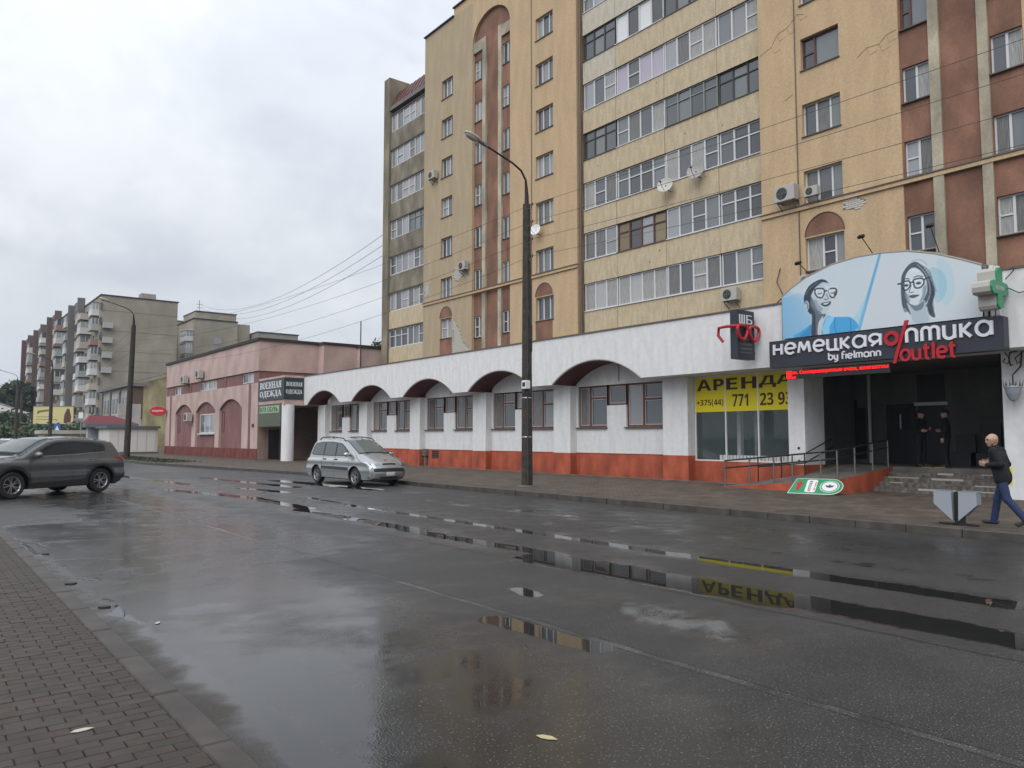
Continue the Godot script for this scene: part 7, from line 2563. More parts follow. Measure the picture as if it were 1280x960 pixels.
# ---------------------------------------------------------------- cars
class Car:
	var top: PackedVector2Array       # contour from the front bottom over the roof to the rear bottom
	var body: PackedVector2Array      # side outline with the wheel arches cut out
	var half := 0.9
	var belt := 1.0
	var lean := 0.28
	var nose := 1.2
	var tail := -1.2
	var kf := 0.12
	var kr := 0.07
	var round_r := 0.10
	var crown_front := 0.10

	func edge_dist(p: Vector2) -> float:
		var d := 9.0
		for i in top.size() - 1:
			d = minf(d, p.distance_to(Geometry2D.get_closest_point_to_segment(p, top[i], top[i + 1])))
		return d

	func w(p: Vector2) -> float:
		var r := half
		if p.x > nose: r *= 1.0 - kf * pow((p.x - nose) / (2.25 - nose), 2.0)
		if p.x < tail: r *= 1.0 - kr * pow((tail - p.x) / (2.25 + tail), 2.0)
		if p.y > belt: r -= (p.y - belt) * lean + 0.02
		elif p.y > belt - 0.08: r -= 0.02 * (p.y - belt + 0.08) / 0.08
		if p.y < 0.55: r -= (0.55 - p.y) * 0.10
		r += 0.018 * sin(clampf((p.y - 0.45) / 0.5, 0.0, 1.0) * PI)
		r -= 0.045 * smoothstep(belt - 0.11, belt, p.y)
		r -= 0.022 * smoothstep(0.52, 0.70, p.y) * (1.0 - smoothstep(0.72, belt - 0.13, p.y))
		var d := edge_dist(p)
		if d < round_r:
			var q := 1.0 - d / round_r
			r -= round_r * (1.0 - sqrt(maxf(0.0, 1.0 - q * q)))
		return r

	func nrm(p: Vector2, side: float) -> Vector3:
		var e := 0.012
		var gx := (w(p + Vector2(e, 0)) - w(p - Vector2(e, 0))) / (2 * e)
		var gy := (w(p + Vector2(0, e)) - w(p - Vector2(0, e))) / (2 * e)
		return Vector3(-clampf(gx, -4, 4), -clampf(gy, -4, 4), side).normalized()

	func patch(b: B, poly: PackedVector2Array, side: float, off: float, cell := 0.09) -> void:
		var lo := poly[0]; var hi := poly[0]
		for p in poly:
			lo = lo.min(p); hi = hi.max(p)
		var nx := int(ceil((hi.x - lo.x) / cell)); var ny := int(ceil((hi.y - lo.y) / cell))
		var cache := {}
		for j in ny:
			for i in nx:
				var a := lo + Vector2(i, j) * cell
				var sq := PackedVector2Array([a, a + Vector2(cell, 0), a + Vector2(cell, cell), a + Vector2(0, cell)])
				for piece in Geometry2D.intersect_polygons(sq, poly):
					var ix := Geometry2D.triangulate_polygon(piece)
					for k in range(0, ix.size(), 3):
						var q := []
						for m in 3:
							var p: Vector2 = piece[ix[k + m]]
							var key := Vector2i(int(round(p.x * 2000)), int(round(p.y * 2000)))
							if not cache.has(key):
								var n := nrm(p, side)
								cache[key] = [Vector3(p.x, p.y, side * w(p)) + n * off, n]
							q.append(cache[key])
						b.tri(q[0][0], q[1][0], q[2][0], q[0][1], q[1][1], q[2][1])

	func contour(step: float) -> PackedVector2Array:
		var o := PackedVector2Array()
		for i in top.size() - 1:
			var n := maxi(1, int(round(top[i].distance_to(top[i + 1]) / step)))
			for k in n: o.append(top[i].lerp(top[i + 1], float(k) / n))
		o.append(top[top.size() - 1])
		return o

	func strip(b: B, a: float, z: float, f0: float, f1: float, off: float) -> void:
		# part of the skin that runs across the car, between the contour lengths a .. z and the width fractions f0 .. f1
		var n := maxi(2, int((z - a) / 0.05))
		var m := 24
		var rows := []
		for i in n + 1:
			var s := lerpf(a, z, float(i) / n)
			var p := at(s)
			var t := (at(s + 0.04) - at(s - 0.04)).normalized()
			var n2 := Vector2(t.y, -t.x)
			if n2.dot(p - Vector2(0, 0.6)) < 0.0: n2 = -n2
			var we := w(p)
			var row := []
			for j in m + 1:
				var f := lerpf(f0, f1, float(j) / m)
				var cr := lerpf(0.035, crown_front, clampf(absf(n2.x) * 1.2 - 0.2, 0.0, 1.0)) * (1.0 - f * f)
				var q := p + n2 * (cr + off)
				var sl := -2.0 * f * lerpf(0.035, crown_front, clampf(absf(n2.x) * 1.2 - 0.2, 0.0, 1.0)) / we
				var nn := Vector3(n2.x, n2.y, -sl + signf(f) * pow(absf(f), 8.0) * 0.8).normalized()
				row.append([Vector3(q.x, q.y, f * we), nn])
			rows.append(row)
		for i in n:
			for j in m:
				var c = [rows[i][j], rows[i][j + 1], rows[i + 1][j + 1], rows[i + 1][j]]
				b.tri(c[0][0], c[1][0], c[2][0], c[0][1], c[1][1], c[2][1])
				b.tri(c[0][0], c[2][0], c[3][0], c[0][1], c[2][1], c[3][1])

	func at(s: float) -> Vector2:
		var left := maxf(s, 0.0)
		for i in top.size() - 1:
			var l := top[i].distance_to(top[i + 1])
			if left <= l: return top[i].lerp(top[i + 1], left / l)
			left -= l
		return top[top.size() - 1]

	func len_to(i: int) -> float:
		var s := 0.0
		for k in i: s += top[k].distance_to(top[k + 1])
		return s


func circle(c: Vector2, r: float, n := 28) -> PackedVector2Array:
	var p := PackedVector2Array()
	for i in n: p.append(c + Vector2(cos(TAU * i / n), sin(TAU * i / n)) * r)
	return p


func pv(f: Array) -> PackedVector2Array:
	var p := PackedVector2Array()
	for i in range(0, f.size(), 2): p.append(Vector2(f[i], f[i + 1]))
	return p


func make_wheel(parent: Node3D, at: Vector3, r: float, side: float, spokes: int) -> void:
	var rot := Basis(Vector3.RIGHT, PI / 2 * side)
	var ty := B.new()
	ty.xf = Transform3D(rot, Vector3.ZERO)
	var rr := r * 0.66
	ty.lathe([Vector2(rr, -0.10), Vector2(r * 0.9, -0.11), Vector2(r * 0.985, -0.085), Vector2(r, -0.05), Vector2(r, 0.05), Vector2(r * 0.985, 0.085), Vector2(r * 0.9, 0.11), Vector2(rr, 0.10)], 28)
	var w := obj("wheel", ty, M.rubber, parent)
	w.position = at
	var rm := B.new()
	rm.xf = ty.xf
	rm.lathe([Vector2(rr * 1.02, 0.095), Vector2(rr * 0.98, 0.10), Vector2(rr * 0.90, 0.075), Vector2(rr * 0.88, -0.06)], 28)
	for i in spokes:
		for q in [-0.09, 0.09]:
			var a: float = TAU * i / spokes + q
			var a2: float = TAU * i / spokes + q * 2.2
			rm.bar(Vector3(cos(a) * rr * 0.12, 0.07, sin(a) * rr * 0.12), Vector3(cos(a2) * rr * 0.93, 0.085, sin(a2) * rr * 0.93), 0.022, 0.03)
	rm.lathe([Vector2(rr * 0.24, 0.055), Vector2(rr * 0.22, 0.085), Vector2(0.0, 0.092)], 14)
	obj("rim", rm, M.alloy, w)
	var dk := B.new()
	dk.xf = ty.xf
	dk.lathe([Vector2(rr * 0.95, 0.03), Vector2(0.0, 0.035)], 20)
	obj("brake_disc", dk, M.black, w)


func make_car(called: String, label: String, category: String, at: Vector3, turn: float, kind: int, paint: Material, group := "", cell := 0.09) -> Node3D:
	var t := thing(called, label, category, at, turn, group)
	var c := Car.new()
	var wr := 0.36
	var wf := Vector2(1.36, 0.36)
	var wb := Vector2(-1.31, 0.36)
	if kind == 0:
		c.top = pv([2.10, 0.27, 2.23, 0.36, 2.27, 0.55, 2.25, 0.74, 2.17, 0.90, 1.98, 1.00, 1.5, 1.09, 1.08, 1.14, 0.72, 1.36, 0.36, 1.545, 0.05, 1.615, -0.45, 1.645, -1.0, 1.63, -1.5, 1.575, -1.86, 1.50, -2.0, 1.28, -2.12, 1.08, -2.19, 0.92, -2.2, 0.68, -2.24, 0.52, -2.2, 0.40, -2.08, 0.34])
		c.half = 0.93
		c.belt = 1.04
	else:
		wr = 0.32
		wf = Vector2(1.38, 0.32); wb = Vector2(-1.32, 0.32)
		c.top = pv([2.08, 0.24, 2.22, 0.30, 2.28, 0.46, 2.26, 0.66, 2.16, 0.80, 1.9, 0.92, 1.5, 1.05, 1.36, 1.10, 0.85, 1.36, 0.42, 1.575, 0.1, 1.645, -0.5, 1.69, -1.2, 1.68, -1.68, 1.62, -1.83, 1.54, -2.0, 1.25, -2.1, 1.02, -2.18, 0.8, -2.25, 0.62, -2.27, 0.45, -2.2, 0.33, -2.08, 0.28])
		c.half = 0.90
		c.belt = 0.98
		c.lean = 0.22
		c.crown_front = 0.11
		c.kf = 0.16
	var ys := c.top[0].y
	var o := c.top.duplicate()
	o.append(Vector2(-1.9, 0.27)); o.append(Vector2(1.9, 0.24))
	var body := o
	for w in [wf, wb]:
		var r := Geometry2D.clip_polygons(body, circle(w, wr + 0.075))
		var best: PackedVector2Array = r[0]
		for q in r:
			if absf(area(q)) > absf(area(best)): best = q
		body = best
	c.body = body
	var b := B.new()
	c.patch(b, body, 1.0, 0.0, cell)
	c.patch(b, body, -1.0, 0.0, cell)
	c.strip(b, 0.0, c.len_to(c.top.size() - 1), -1.0, 1.0, 0.0)
	obj("body", b, paint, t)
	var ub := B.new()
	ub.box(Vector3(-2.05, 0.22, -c.half + 0.25), Vector3(2.05, 0.84, c.half - 0.25))
	obj("underbody", ub, M.black, t)
	for s in [-1, 1]:
		for w in [wf, wb]:
			make_wheel(t, Vector3(w.x, w.y, s * (c.half - 0.135)), wr, s, 5)
	# side windows
	var wins := []
	var trim := []
	if kind == 0:
		trim = [[0.78, 1.10, 0.42, 1.37, 0.10, 1.50, -0.5, 1.535, -1.05, 1.51, -1.42, 1.45, -1.52, 1.38, -1.52, 1.24, -1.36, 1.20, -0.3, 1.14]]
		wins = [[0.70, 1.125, 0.40, 1.345, 0.10, 1.475, -0.30, 1.505, -0.30, 1.155], [-0.36, 1.158, -0.36, 1.507, -0.8, 1.50, -1.12, 1.475, -1.12, 1.195], [-1.17, 1.20, -1.17, 1.47, -1.40, 1.425, -1.48, 1.37, -1.48, 1.255, -1.36, 1.222]]
	else:
		trim = [[1.10, 1.06, 0.60, 1.37, 0.28, 1.52, -0.4, 1.575, -1.2, 1.565, -1.62, 1.52, -1.78, 1.36, -1.86, 1.12, -1.7, 1.07, -0.5, 1.05]]
		wins = [[1.02, 1.08, 0.76, 1.24, 0.76, 1.08], [0.71, 1.08, 0.71, 1.285, 0.55, 1.37, 0.26, 1.495, 0.02, 1.52, 0.02, 1.075], [-0.06, 1.075, -0.06, 1.525, -0.5, 1.55, -0.84, 1.55, -0.84, 1.08], [-0.92, 1.082, -0.92, 1.548, -1.25, 1.54, -1.58, 1.50, -1.72, 1.36, -1.79, 1.13, -1.68, 1.095]]
	var gm: Material = M.car_glass if kind == 0 else M.car_glass_clear
	for s in [-1.0, 1.0]:
		var tb := B.new()
		for q in trim: c.patch(tb, pv(q), s, 0.004, cell)
		obj("window_trim", tb, M.trim, t)
		for q in wins:
			var wbm := B.new()
			c.patch(wbm, pv(q), s, 0.009, cell)
			obj("window", wbm, gm, t)
		# door gaps and lower cladding
		var gl := []
		if kind == 0:
			gl = [[0.86, 1.08, 0.92, 0.9, 0.90, 0.45], [-0.34, 1.12, -0.36, 0.8, -0.33, 0.40], [-1.36, 1.2, -1.24, 1.0, -0.86, 0.78, -0.80, 0.5]]
		else:
			gl = [[1.02, 1.05, 1.02, 0.8, 0.94, 0.35], [-0.02, 1.05, -0.03, 0.35], [-0.88, 1.05, -0.9, 0.8, -0.86, 0.4], [1.3, 1.1, 1.5, 0.98, 1.92, 0.80]]
		for q in gl:
			var gaps := B.new()
			for poly in Geometry2D.offset_polyline(pv(q), 0.006): c.patch(gaps, poly, s, 0.003, cell)
			obj("door_gap", gaps, M.black, t)
		var cl := B.new()
		if kind == 0:
			for w in [wf, wb]:
				var ring := Geometry2D.intersect_polygons(circle(w, wr + 0.155, 30), body)
				for q in ring: c.patch(cl, q, s, 0.006, cell)
			for q in Geometry2D.intersect_polygons(pv([1.0, 0.25, 1.0, 0.40, -0.95, 0.43, -0.95, 0.25]), body): c.patch(cl, q, s, 0.005, cell)
			for q in Geometry2D.intersect_polygons(pv([-1.75, 0.2, -1.75, 0.46, -2.3, 0.50, -2.3, 0.2]), body): c.patch(cl, q, s, 0.005, cell)
		else:
			for q in [[0.95, 0.55, 0.95, 0.66, -0.93, 0.68, -0.93, 0.57]]: c.patch(cl, pv(q), s, 0.016, cell)
		obj("cladding", cl, M.trim, t)
		# handles
		for x in ([0.0, -1.0] if kind == 0 else [0.1, -0.72]):
			var hb := B.new()
			var y := 1.0 if kind == 0 else 0.93
			var wz := c.w(Vector2(x, y))
			hb.chamfer(Vector3(x - 0.1, y - 0.018, s * wz - 0.02), Vector3(x + 0.1, y + 0.018, s * wz + 0.03), 0.006)
			obj("door_handle", hb, paint if kind == 0 else M.trim, t)
		# mirror
		var mb := B.new()
		var mx := 0.72 if kind == 0 else 0.98
		var my := 1.12 if kind == 0 else 1.08
		var mz := c.w(Vector2(mx, my))
		mb.ball(Vector3(mx, my + 0.04, s * (mz + 0.13)), Vector3(0.09, 0.085, 0.13), 7, 12)
		mb.bar(Vector3(mx, my, s * (mz - 0.02)), Vector3(mx, my + 0.01, s * (mz + 0.06)), 0.07, 0.045)
		obj("mirror", mb, paint, t)
		# lights at the corners
		var hl := B.new()
		if kind == 0:
			c.patch(hl, pv([2.19, 0.84, 1.72, 0.99, 1.86, 0.88, 2.18, 0.74]), s, 0.006, 0.06)
		else:
			c.patch(hl, pv([2.16, 0.765, 1.96, 0.85, 1.98, 0.74, 2.2, 0.66]), s, 0.006, 0.06)
		obj("headlight", hl, M.lens, t)
		var tl := B.new()
		if kind == 0:
			c.patch(tl, pv([-1.78, 1.05, -2.13, 1.04, -2.18, 0.93, -1.95, 0.95]), s, 0.006, 0.06)
		else:
			c.patch(tl, pv([-2.0, 1.18, -1.92, 1.18, -2.12, 0.75, -2.18, 0.78]), s, 0.006, 0.05)
		obj("tail_light", tl, M.tail, t)
	# glass across the car
	var ia := 7 if kind == 0 else 7
	var ib := 10 if kind == 0 else 10
	var ws := B.new()
	c.strip(ws, c.len_to(ia) + 0.05, c.len_to(ib) - 0.08, -0.93, 0.93, 0.012)
	obj("windscreen_seal", ws, M.trim, t)
	var wg := B.new()
	c.strip(wg, c.len_to(ia) + 0.09, c.len_to(ib) - 0.11, -0.89, 0.89, 0.018)
	obj("windscreen", wg, M.car_glass_clear, t)
	var rg := B.new()
	var ra := 14 if kind == 0 else 14
	c.strip(rg, c.len_to(ra) + 0.05, c.len_to(ra + 2) - 0.03, -0.86, 0.86, 0.012)
	obj("rear_window", rg, M.car_glass, t)
	for s in [-1, 1]:
		var wp := B.new()
		wp.tube([Vector3(c.top[ia].x + 0.05, c.top[ia].y + 0.05, s * 0.45 + 0.1), Vector3(c.top[ia].x - 0.05, c.top[ia].y + 0.11, s * 0.45 - 0.35)], [0.01], 5)
		obj("wiper", wp, M.black, t)
	# front: grille, bumper band, plate, lights
	var s_at := func(i: float) -> float: return c.len_to(int(i)) + (i - int(i)) * c.top[int(i)].distance_to(c.top[int(i) + 1])
	var gr := B.new()
	var bu := B.new()
	var lo := B.new()
	var pl := B.new()
	if kind == 0:
		c.strip(gr, s_at.call(2.4), s_at.call(3.6), -0.5, 0.5, 0.006)
		c.strip(bu, s_at.call(0.1), s_at.call(1.6), -0.9, 0.9, 0.006)
		c.strip(pl, s_at.call(1.7), s_at.call(2.3), -0.28, 0.28, 0.012)
	else:
		c.strip(gr, s_at.call(3.35), s_at.call(3.75), -0.42, 0.42, 0.006)
		c.strip(bu, s_at.call(2.25), s_at.call(2.85), -0.97, 0.97, 0.012)
		c.strip(lo, s_at.call(1.1), s_at.call(1.5), -0.6, 0.6, 0.006)
		c.strip(pl, s_at.call(1.75), s_at.call(2.2), -0.28, 0.28, 0.014)
		var bd := B.new()
		bd.ball(Vector3(2.02, 0.90 + 0.07, 0), Vector3(0.05, 0.02, 0.06), 5, 8)
		obj("badge", bd, M.zinc, t)
		obj("lower_grille", lo, M.trim, t)
		for s in [-1.0, 1.0]:
			var rr := B.new()
			rr.tube([Vector3(0.35, 1.60, s * 0.62), Vector3(0.2, 1.70, s * 0.62), Vector3(-0.5, 1.755, s * 0.62), Vector3(-1.3, 1.745, s * 0.62), Vector3(-1.5, 1.66, s * 0.62)], [0.022], 7)
			rr.tube([Vector3(-0.5, 1.68, s * 0.62), Vector3(-0.5, 1.755, s * 0.62)], [0.02], 6)
			obj("roof_rail", rr, M.trim, t)
			var fl := B.new()
			c.strip(fl, s_at.call(3.3), s_at.call(3.95), minf(s * 0.52, s * 0.97), maxf(s * 0.52, s * 0.97), 0.008)
			obj("headlight", fl, M.lens, t)
			var fg := B.new()
			c.strip(fg, s_at.call(1.15), s_at.call(1.5), minf(s * 0.66, s * 0.8), maxf(s * 0.66, s * 0.8), 0.010)
			obj("fog_light", fg, M.lens, t)
		var sk := B.new()
		sk.box(Vector3(0.72, 1.40, -0.55), Vector3(0.78, 1.46, -0.2))
		obj("sun_strip", sk, M.white_metal, t)
	obj("grille", gr, M.black, t)
	obj("bumper_band", bu, M.trim, t)
	obj("number_plate", pl, M.plate, t)
	if kind == 0:
		var ch := B.new()
		ch.tube([Vector3(0.70, 1.115, -0.94), Vector3(-0.3, 1.148, -0.945), Vector3(-1.36, 1.208, -0.93)], [0.007], 4)
		obj("chrome_line", ch, M.zinc, t)
		var an := B.new()
		an.prism(PackedVector2Array([Vector2(-1.35, 1.60), Vector2(-1.12, 1.62), Vector2(-1.32, 1.70)]), -0.02, 0.02)
		obj("roof_fin", an, M.trim, t)
	t.scale = Vector3.ONE * 1.04
	return t


func area(p: PackedVector2Array) -> float:
	var a := 0.0
	for i in p.size():
		a += p[i].cross(p[(i + 1) % p.size()])
	return a * 0.5


func build_cars() -> void:
	make_car("parked_car", "dark grey five-door SUV turning out at the left edge, black wheel arches", "car", Vector3(-28.6, 0, -3.32), -1.007, 0, M.paint_grey, "", 0.04).scale = Vector3(1.16, 1.10, 1.12)
	make_car("minivan", "silver minivan with roof rails standing at the far kerb before the white shops", "van", Vector3(-27.72, 0, -13.95), 0.088, 1, M.paint_silver, "", 0.04)
	var first := make_car("parked_car", "white parked car farther up the street, half hidden behind the grey SUV roof", "car", Vector3(-70.0, 0, -7.4), -0.4, 1, M.paint_white, "cars parked beyond the SUV", 0.14)
	var l := ["white parked car at the very left edge just over the SUV's bonnet", "white car behind the first parked one, before the bushes", "white car farthest along the road by the lamp posts"]
	var pos := [[Vector3(-57.5, 0, -4.7), -0.5], [Vector3(-88, 0, -8.0), -0.3], [Vector3(-128, 0, -10.5), 0.1]]
	for k in 3:
		dup(first, l[k], pos[k][0], pos[k][1]).scale = Vector3.ONE * 1.0


# ---------------------------------------------------------------- people
func nets(bones: Array, cell: float, k: float) -> B:
	var lo := Vector3.ONE * 1e9
	var hi := -lo
	for b in bones:
		for e in 2:
			var r: float = b[2 + e]
			lo = lo.min(b[e] - Vector3.ONE * r); hi = hi.max(b[e] + Vector3.ONE * r)
	lo -= Vector3.ONE * cell * 2.5; hi += Vector3.ONE * cell * 2.5
	var nx := int((hi.x - lo.x) / cell) + 1
	var ny := int((hi.y - lo.y) / cell) + 1
	var nz := int((hi.z - lo.z) / cell) + 1
	var f := PackedFloat32Array()
	f.resize(nx * ny * nz)
	f.fill(1.0)
	for b in bones:
		var a: Vector3 = b[0]; var e: Vector3 = b[1]
		var ra: float = b[2]; var rb: float = b[3]
		var m := maxf(ra, rb) + k + cell * 2.0
		var l := ((a.min(e) - Vector3.ONE * m - lo) / cell).max(Vector3.ZERO)
		var h := ((a.max(e) + Vector3.ONE * m - lo) / cell).min(Vector3(nx - 1, ny - 1, nz - 1))
		var ab := e - a
		var ll := maxf(ab.length_squared(), 1e-9)
		for z in range(int(l.z), int(h.z) + 1):
			for y in range(int(l.y), int(h.y) + 1):
				var q := (z * ny + y) * nx
				for x in range(int(l.x), int(h.x) + 1):
					var p := lo + Vector3(x, y, z) * cell - a
					var t := clampf(p.dot(ab) / ll, 0.0, 1.0)
					var d := (p - ab * t).length() - lerpf(ra, rb, t)
					var c := f[q + x]
					var s := maxf(k - absf(c - d), 0.0) / k
					f[q + x] = minf(c, d) - s * s * k * 0.25
	var idx := PackedInt32Array()
	idx.resize(nx * ny * nz)
	idx.fill(-1)
	var vs := PackedVector3Array()
	var ns := PackedVector3Array()
	var off := [0, 1, nx, nx + 1, nx * ny, nx * ny + 1, nx * ny + nx, nx * ny + nx + 1]
	var pairs := [[0, 1], [2, 3], [4, 5], [6, 7], [0, 2], [1, 3], [4, 6], [5, 7], [0, 4], [1, 5], [2, 6], [3, 7]]
	for z in nz - 1:
		for y in ny - 1:
			for x in nx - 1:
				var q := (z * ny + y) * nx + x
				var v0 := f[q]
				var neg := 0
				for o in 8:
					if f[q + off[o]] < 0.0: neg += 1
				if neg == 0 or neg == 8: continue
				var sum := Vector3.ZERO
				var cnt := 0
				for pr in pairs:
					var fa := f[q + off[pr[0]]]; var fb := f[q + off[pr[1]]]
					if (fa < 0.0) != (fb < 0.0):
						var t := fa / (fa - fb)
						var pa := Vector3(pr[0] & 1, (pr[0] >> 1) & 1, pr[0] >> 2)
						var pb := Vector3(pr[1] & 1, (pr[1] >> 1) & 1, pr[1] >> 2)
						sum += pa.lerp(pb, t)
						cnt += 1
				idx[q] = vs.size()
				vs.append(lo + (Vector3(x, y, z) + sum / cnt) * cell)
				var g := Vector3(f[q + 1] + f[q + off[3]] + f[q + off[5]] + f[q + off[7]] - v0 - f[q + off[2]] - f[q + off[4]] - f[q + off[6]],
					f[q + off[2]] + f[q + off[3]] + f[q + off[6]] + f[q + off[7]] - v0 - f[q + 1] - f[q + off[4]] - f[q + off[5]],
					f[q + off[4]] + f[q + off[5]] + f[q + off[6]] + f[q + off[7]] - v0 - f[q + 1] - f[q + off[2]] - f[q + off[3]])
				ns.append(g.normalized())
	var out := B.new()
	var st := [1, nx, nx * ny]
	for z in range(1, nz - 1):
		for y in range(1, ny - 1):
			for x in range(1, nx - 1):
				var q := (z * ny + y) * nx + x
				for ax in 3:
					if (f[q] < 0.0) == (f[q + st[ax]] < 0.0): continue
					var u: int = st[(ax + 1) % 3]; var w: int = st[(ax + 2) % 3]
					var i0 := idx[q]; var i1 := idx[q - u]; var i2 := idx[q - u - w]; var i3 := idx[q - w]
					if i0 < 0 or i1 < 0 or i2 < 0 or i3 < 0: continue
					out.tri(vs[i0], vs[i1], vs[i2], ns[i0], ns[i1], ns[i2])
					out.tri(vs[i0], vs[i2], vs[i3], ns[i0], ns[i2], ns[i3])
	return out


func hand_bones(w: Vector3, fwd: Vector3, palm_n: Vector3, curl: float, side: float) -> Array:
	# palm, four bent fingers of different length and a thumb from the side of the palm
	var f := fwd.normalized()
	var n := palm_n.normalized()
	var s := f.cross(n).normalized() * side
	var b := []
	for i in 4:
		var o := s * (i - 1.5) * 0.021
		b.append([w + o * 0.6, w + f * 0.085 + o, 0.015, 0.012])
		var l: float = [0.030, 0.037, 0.040, 0.034][3 - i]
		var p0 := w + f * 0.085 + o
		var d1 := (f * cos(curl) + n * sin(curl)).normalized()
		var p1 := p0 + d1 * l * 1.2
		var d2 := (f * cos(curl * 2.1) + n * sin(curl * 2.1)).normalized()
		var p2 := p1 + d2 * l
		var d3 := (f * cos(curl * 2.9) + n * sin(curl * 2.9)).normalized()
		b.append([p0, p1, 0.0105, 0.009]); b.append([p1, p2, 0.009, 0.008]); b.append([p2, p2 + d3 * l * 0.7, 0.008, 0.0065])
	var tb := w + f * 0.025 + s * 0.03
	var t1 := tb + (f * 0.6 + s * 0.6 + n * 0.3).normalized() * 0.042
	b.append([w + f * 0.01, tb, 0.016, 0.014]); b.append([tb, t1, 0.013, 0.011]); b.append([t1, t1 + (f + n * 0.5).normalized() * 0.034, 0.0105, 0.008])
	return b


func person(label: String, at: Vector3, turn: float, j: Dictionary, face: Vector3, bald: bool, tops: Material, legs: Material, shoes: Material, group := "") -> Node3D:
	var t := thing("person", label, "person", at, turn, group)
	var head: Vector3 = j.head
	var f := face.normalized()
	var r := f.cross(Vector3.UP).normalized()
	var u := r.cross(f).normalized()
	# bare body, one surface
	var sk := [[j.pelvis, j.chest, 0.085, 0.09], [j.chest, j.neck, 0.075, 0.05], [j.neck, head - u * 0.05, 0.055, 0.058]]
	for s in 2:
		var a = j.arm[s]
		sk.append([a[0], a[1], 0.040, 0.034]); sk.append([a[1], a[2], 0.036, 0.024])
		var l = j.leg[s]
		sk.append([l[0], l[1], 0.07, 0.048]); sk.append([l[1], l[2], 0.046, 0.032]); sk.append([l[2], l[3], 0.022, 0.018])
	var b := nets(sk, 0.018, 0.03)
	var hd := [[head + u * 0.03 - f * 0.012, head + u * 0.022 + f * 0.015, 0.098, 0.088], [head - u * 0.02 - f * 0.02, head - u * 0.02 + f * 0.03, 0.082, 0.07], [head - u * 0.075 + f * 0.045, head - u * 0.085 + f * 0.062, 0.042, 0.030], [head - u * 0.04 + f * 0.05, head - u * 0.07 + f * 0.06, 0.05, 0.036],
		[head + u * 0.022 + f * 0.095, head - u * 0.016 + f * 0.113, 0.010, 0.015], [head - u * 0.05 + f * 0.088 - r * 0.018, head - u * 0.05 + f * 0.088 + r * 0.018, 0.010, 0.010], [head - u * 0.062 + f * 0.087 - r * 0.014, head - u * 0.062 + f * 0.087 + r * 0.014, 0.010, 0.010], [head - u * 0.09, j.neck, 0.052, 0.058],
		[head + u * 0.035 + f * 0.086 - r * 0.05, head + u * 0.038 + f * 0.094 + r * 0.0, 0.012, 0.011], [head + u * 0.038 + f * 0.094, head + u * 0.035 + f * 0.086 + r * 0.05, 0.011, 0.012]]
	for s in [-1, 1]:
		hd.append([head + u * 0.022 + r * s * 0.092 - f * 0.012, head - u * 0.022 + r * s * 0.086 - f * 0.004, 0.016, 0.012])
	var hb := nets(hd, 0.007, 0.016)
	for q in b.v.size() if false else 0: pass
	merge(b, hb)
	for s in 2:
		var h = j.hand[s]
		merge(b, nets(hand_bones(j.arm[s][2], h[0], h[1], h[2], -1.0 if s == 0 else 1.0), 0.005, 0.008))
	obj("body", b, M.skin, t)
	for s in [-1, 1]:
		var e := B.new()
		e.ball(head + u * 0.014 + f * 0.090 + r * s * 0.034, Vector3(0.015, 0.0105, 0.015), 6, 8)
		obj("eye", e, M.eye, t)
		var br := B.new()
		br.tube([head + u * 0.040 + f * 0.103 + r * s * 0.016, head + u * 0.044 + f * 0.100 + r * s * 0.036, head + u * 0.038 + f * 0.088 + r * s * 0.055], [0.0085], 5)
		obj("eyebrow", br, M.hair, t)
	var mo := B.new()
	mo.tube([head - u * 0.056 + f * 0.096 - r * 0.024, head - u * 0.055 + f * 0.101, head - u * 0.056 + f * 0.096 + r * 0.024], [0.0075], 5)
	obj("mouth", mo, M.lip, t)
	if bald:
		var st := nets([[head - u * 0.078 + f * 0.046, head - u * 0.088 + f * 0.063, 0.0455, 0.034], [head - u * 0.045 + f * 0.03 - r * 0.05, head - u * 0.085 + f * 0.05 - r * 0.01, 0.033, 0.032], [head - u * 0.045 + f * 0.03 + r * 0.05, head - u * 0.085 + f * 0.05 + r * 0.01, 0.033, 0.032]], 0.007, 0.012)
		obj("stubble", st, M.stubble, t)
	else:
		var hr := nets([[head + u * 0.05 - f * 0.03, head + u * 0.055 + f * 0.03, 0.098, 0.082], [head - f * 0.04 - u * 0.02, head + u * 0.03 - f * 0.035, 0.082, 0.095]], 0.012, 0.03)
		obj("hair", hr, M.hair, t)
	# clothes
	var side: Vector3 = (j.arm[0][0] - j.arm[1][0]).normalized()
	var hip: Vector3 = j.pelvis
	var cb := [[hip - Vector3(0, 0.02, 0) + side * 0.07, j.chest - Vector3(0, 0.08, 0) + side * 0.07, 0.122, 0.128], [hip - Vector3(0, 0.02, 0) - side * 0.07, j.chest - Vector3(0, 0.08, 0) - side * 0.07, 0.122, 0.128],
		[j.chest + side * 0.09, j.arm[0][0] - Vector3(0, 0.02, 0), 0.12, 0.078], [j.chest - side * 0.09, j.arm[1][0] - Vector3(0, 0.02, 0), 0.12, 0.078], [j.chest, j.neck - Vector3(0, 0.035, 0), 0.12, 0.075], [j.neck - Vector3(0, 0.05, 0), j.neck + Vector3(0, 0.0, 0), 0.07, 0.066]]
	for s in 2:
		var a = j.arm[s]
		cb.append([a[0], a[1], 0.072, 0.056]); cb.append([a[1], a[2] + (a[1] - a[2]).normalized() * 0.02, 0.055, 0.042])
	# the hem of the jacket
	for s in [-1.0, 1.0]:
		cb.append([hip + side * 0.07 * s, hip + side * 0.08 * s - Vector3(0.0, float(j.hem), 0), 0.122, 0.118])
	obj("jacket", nets(cb, 0.016, 0.032), tops, t)
	var tb := [[hip, hip - Vector3(0, 0.06, 0), 0.098, 0.105]]
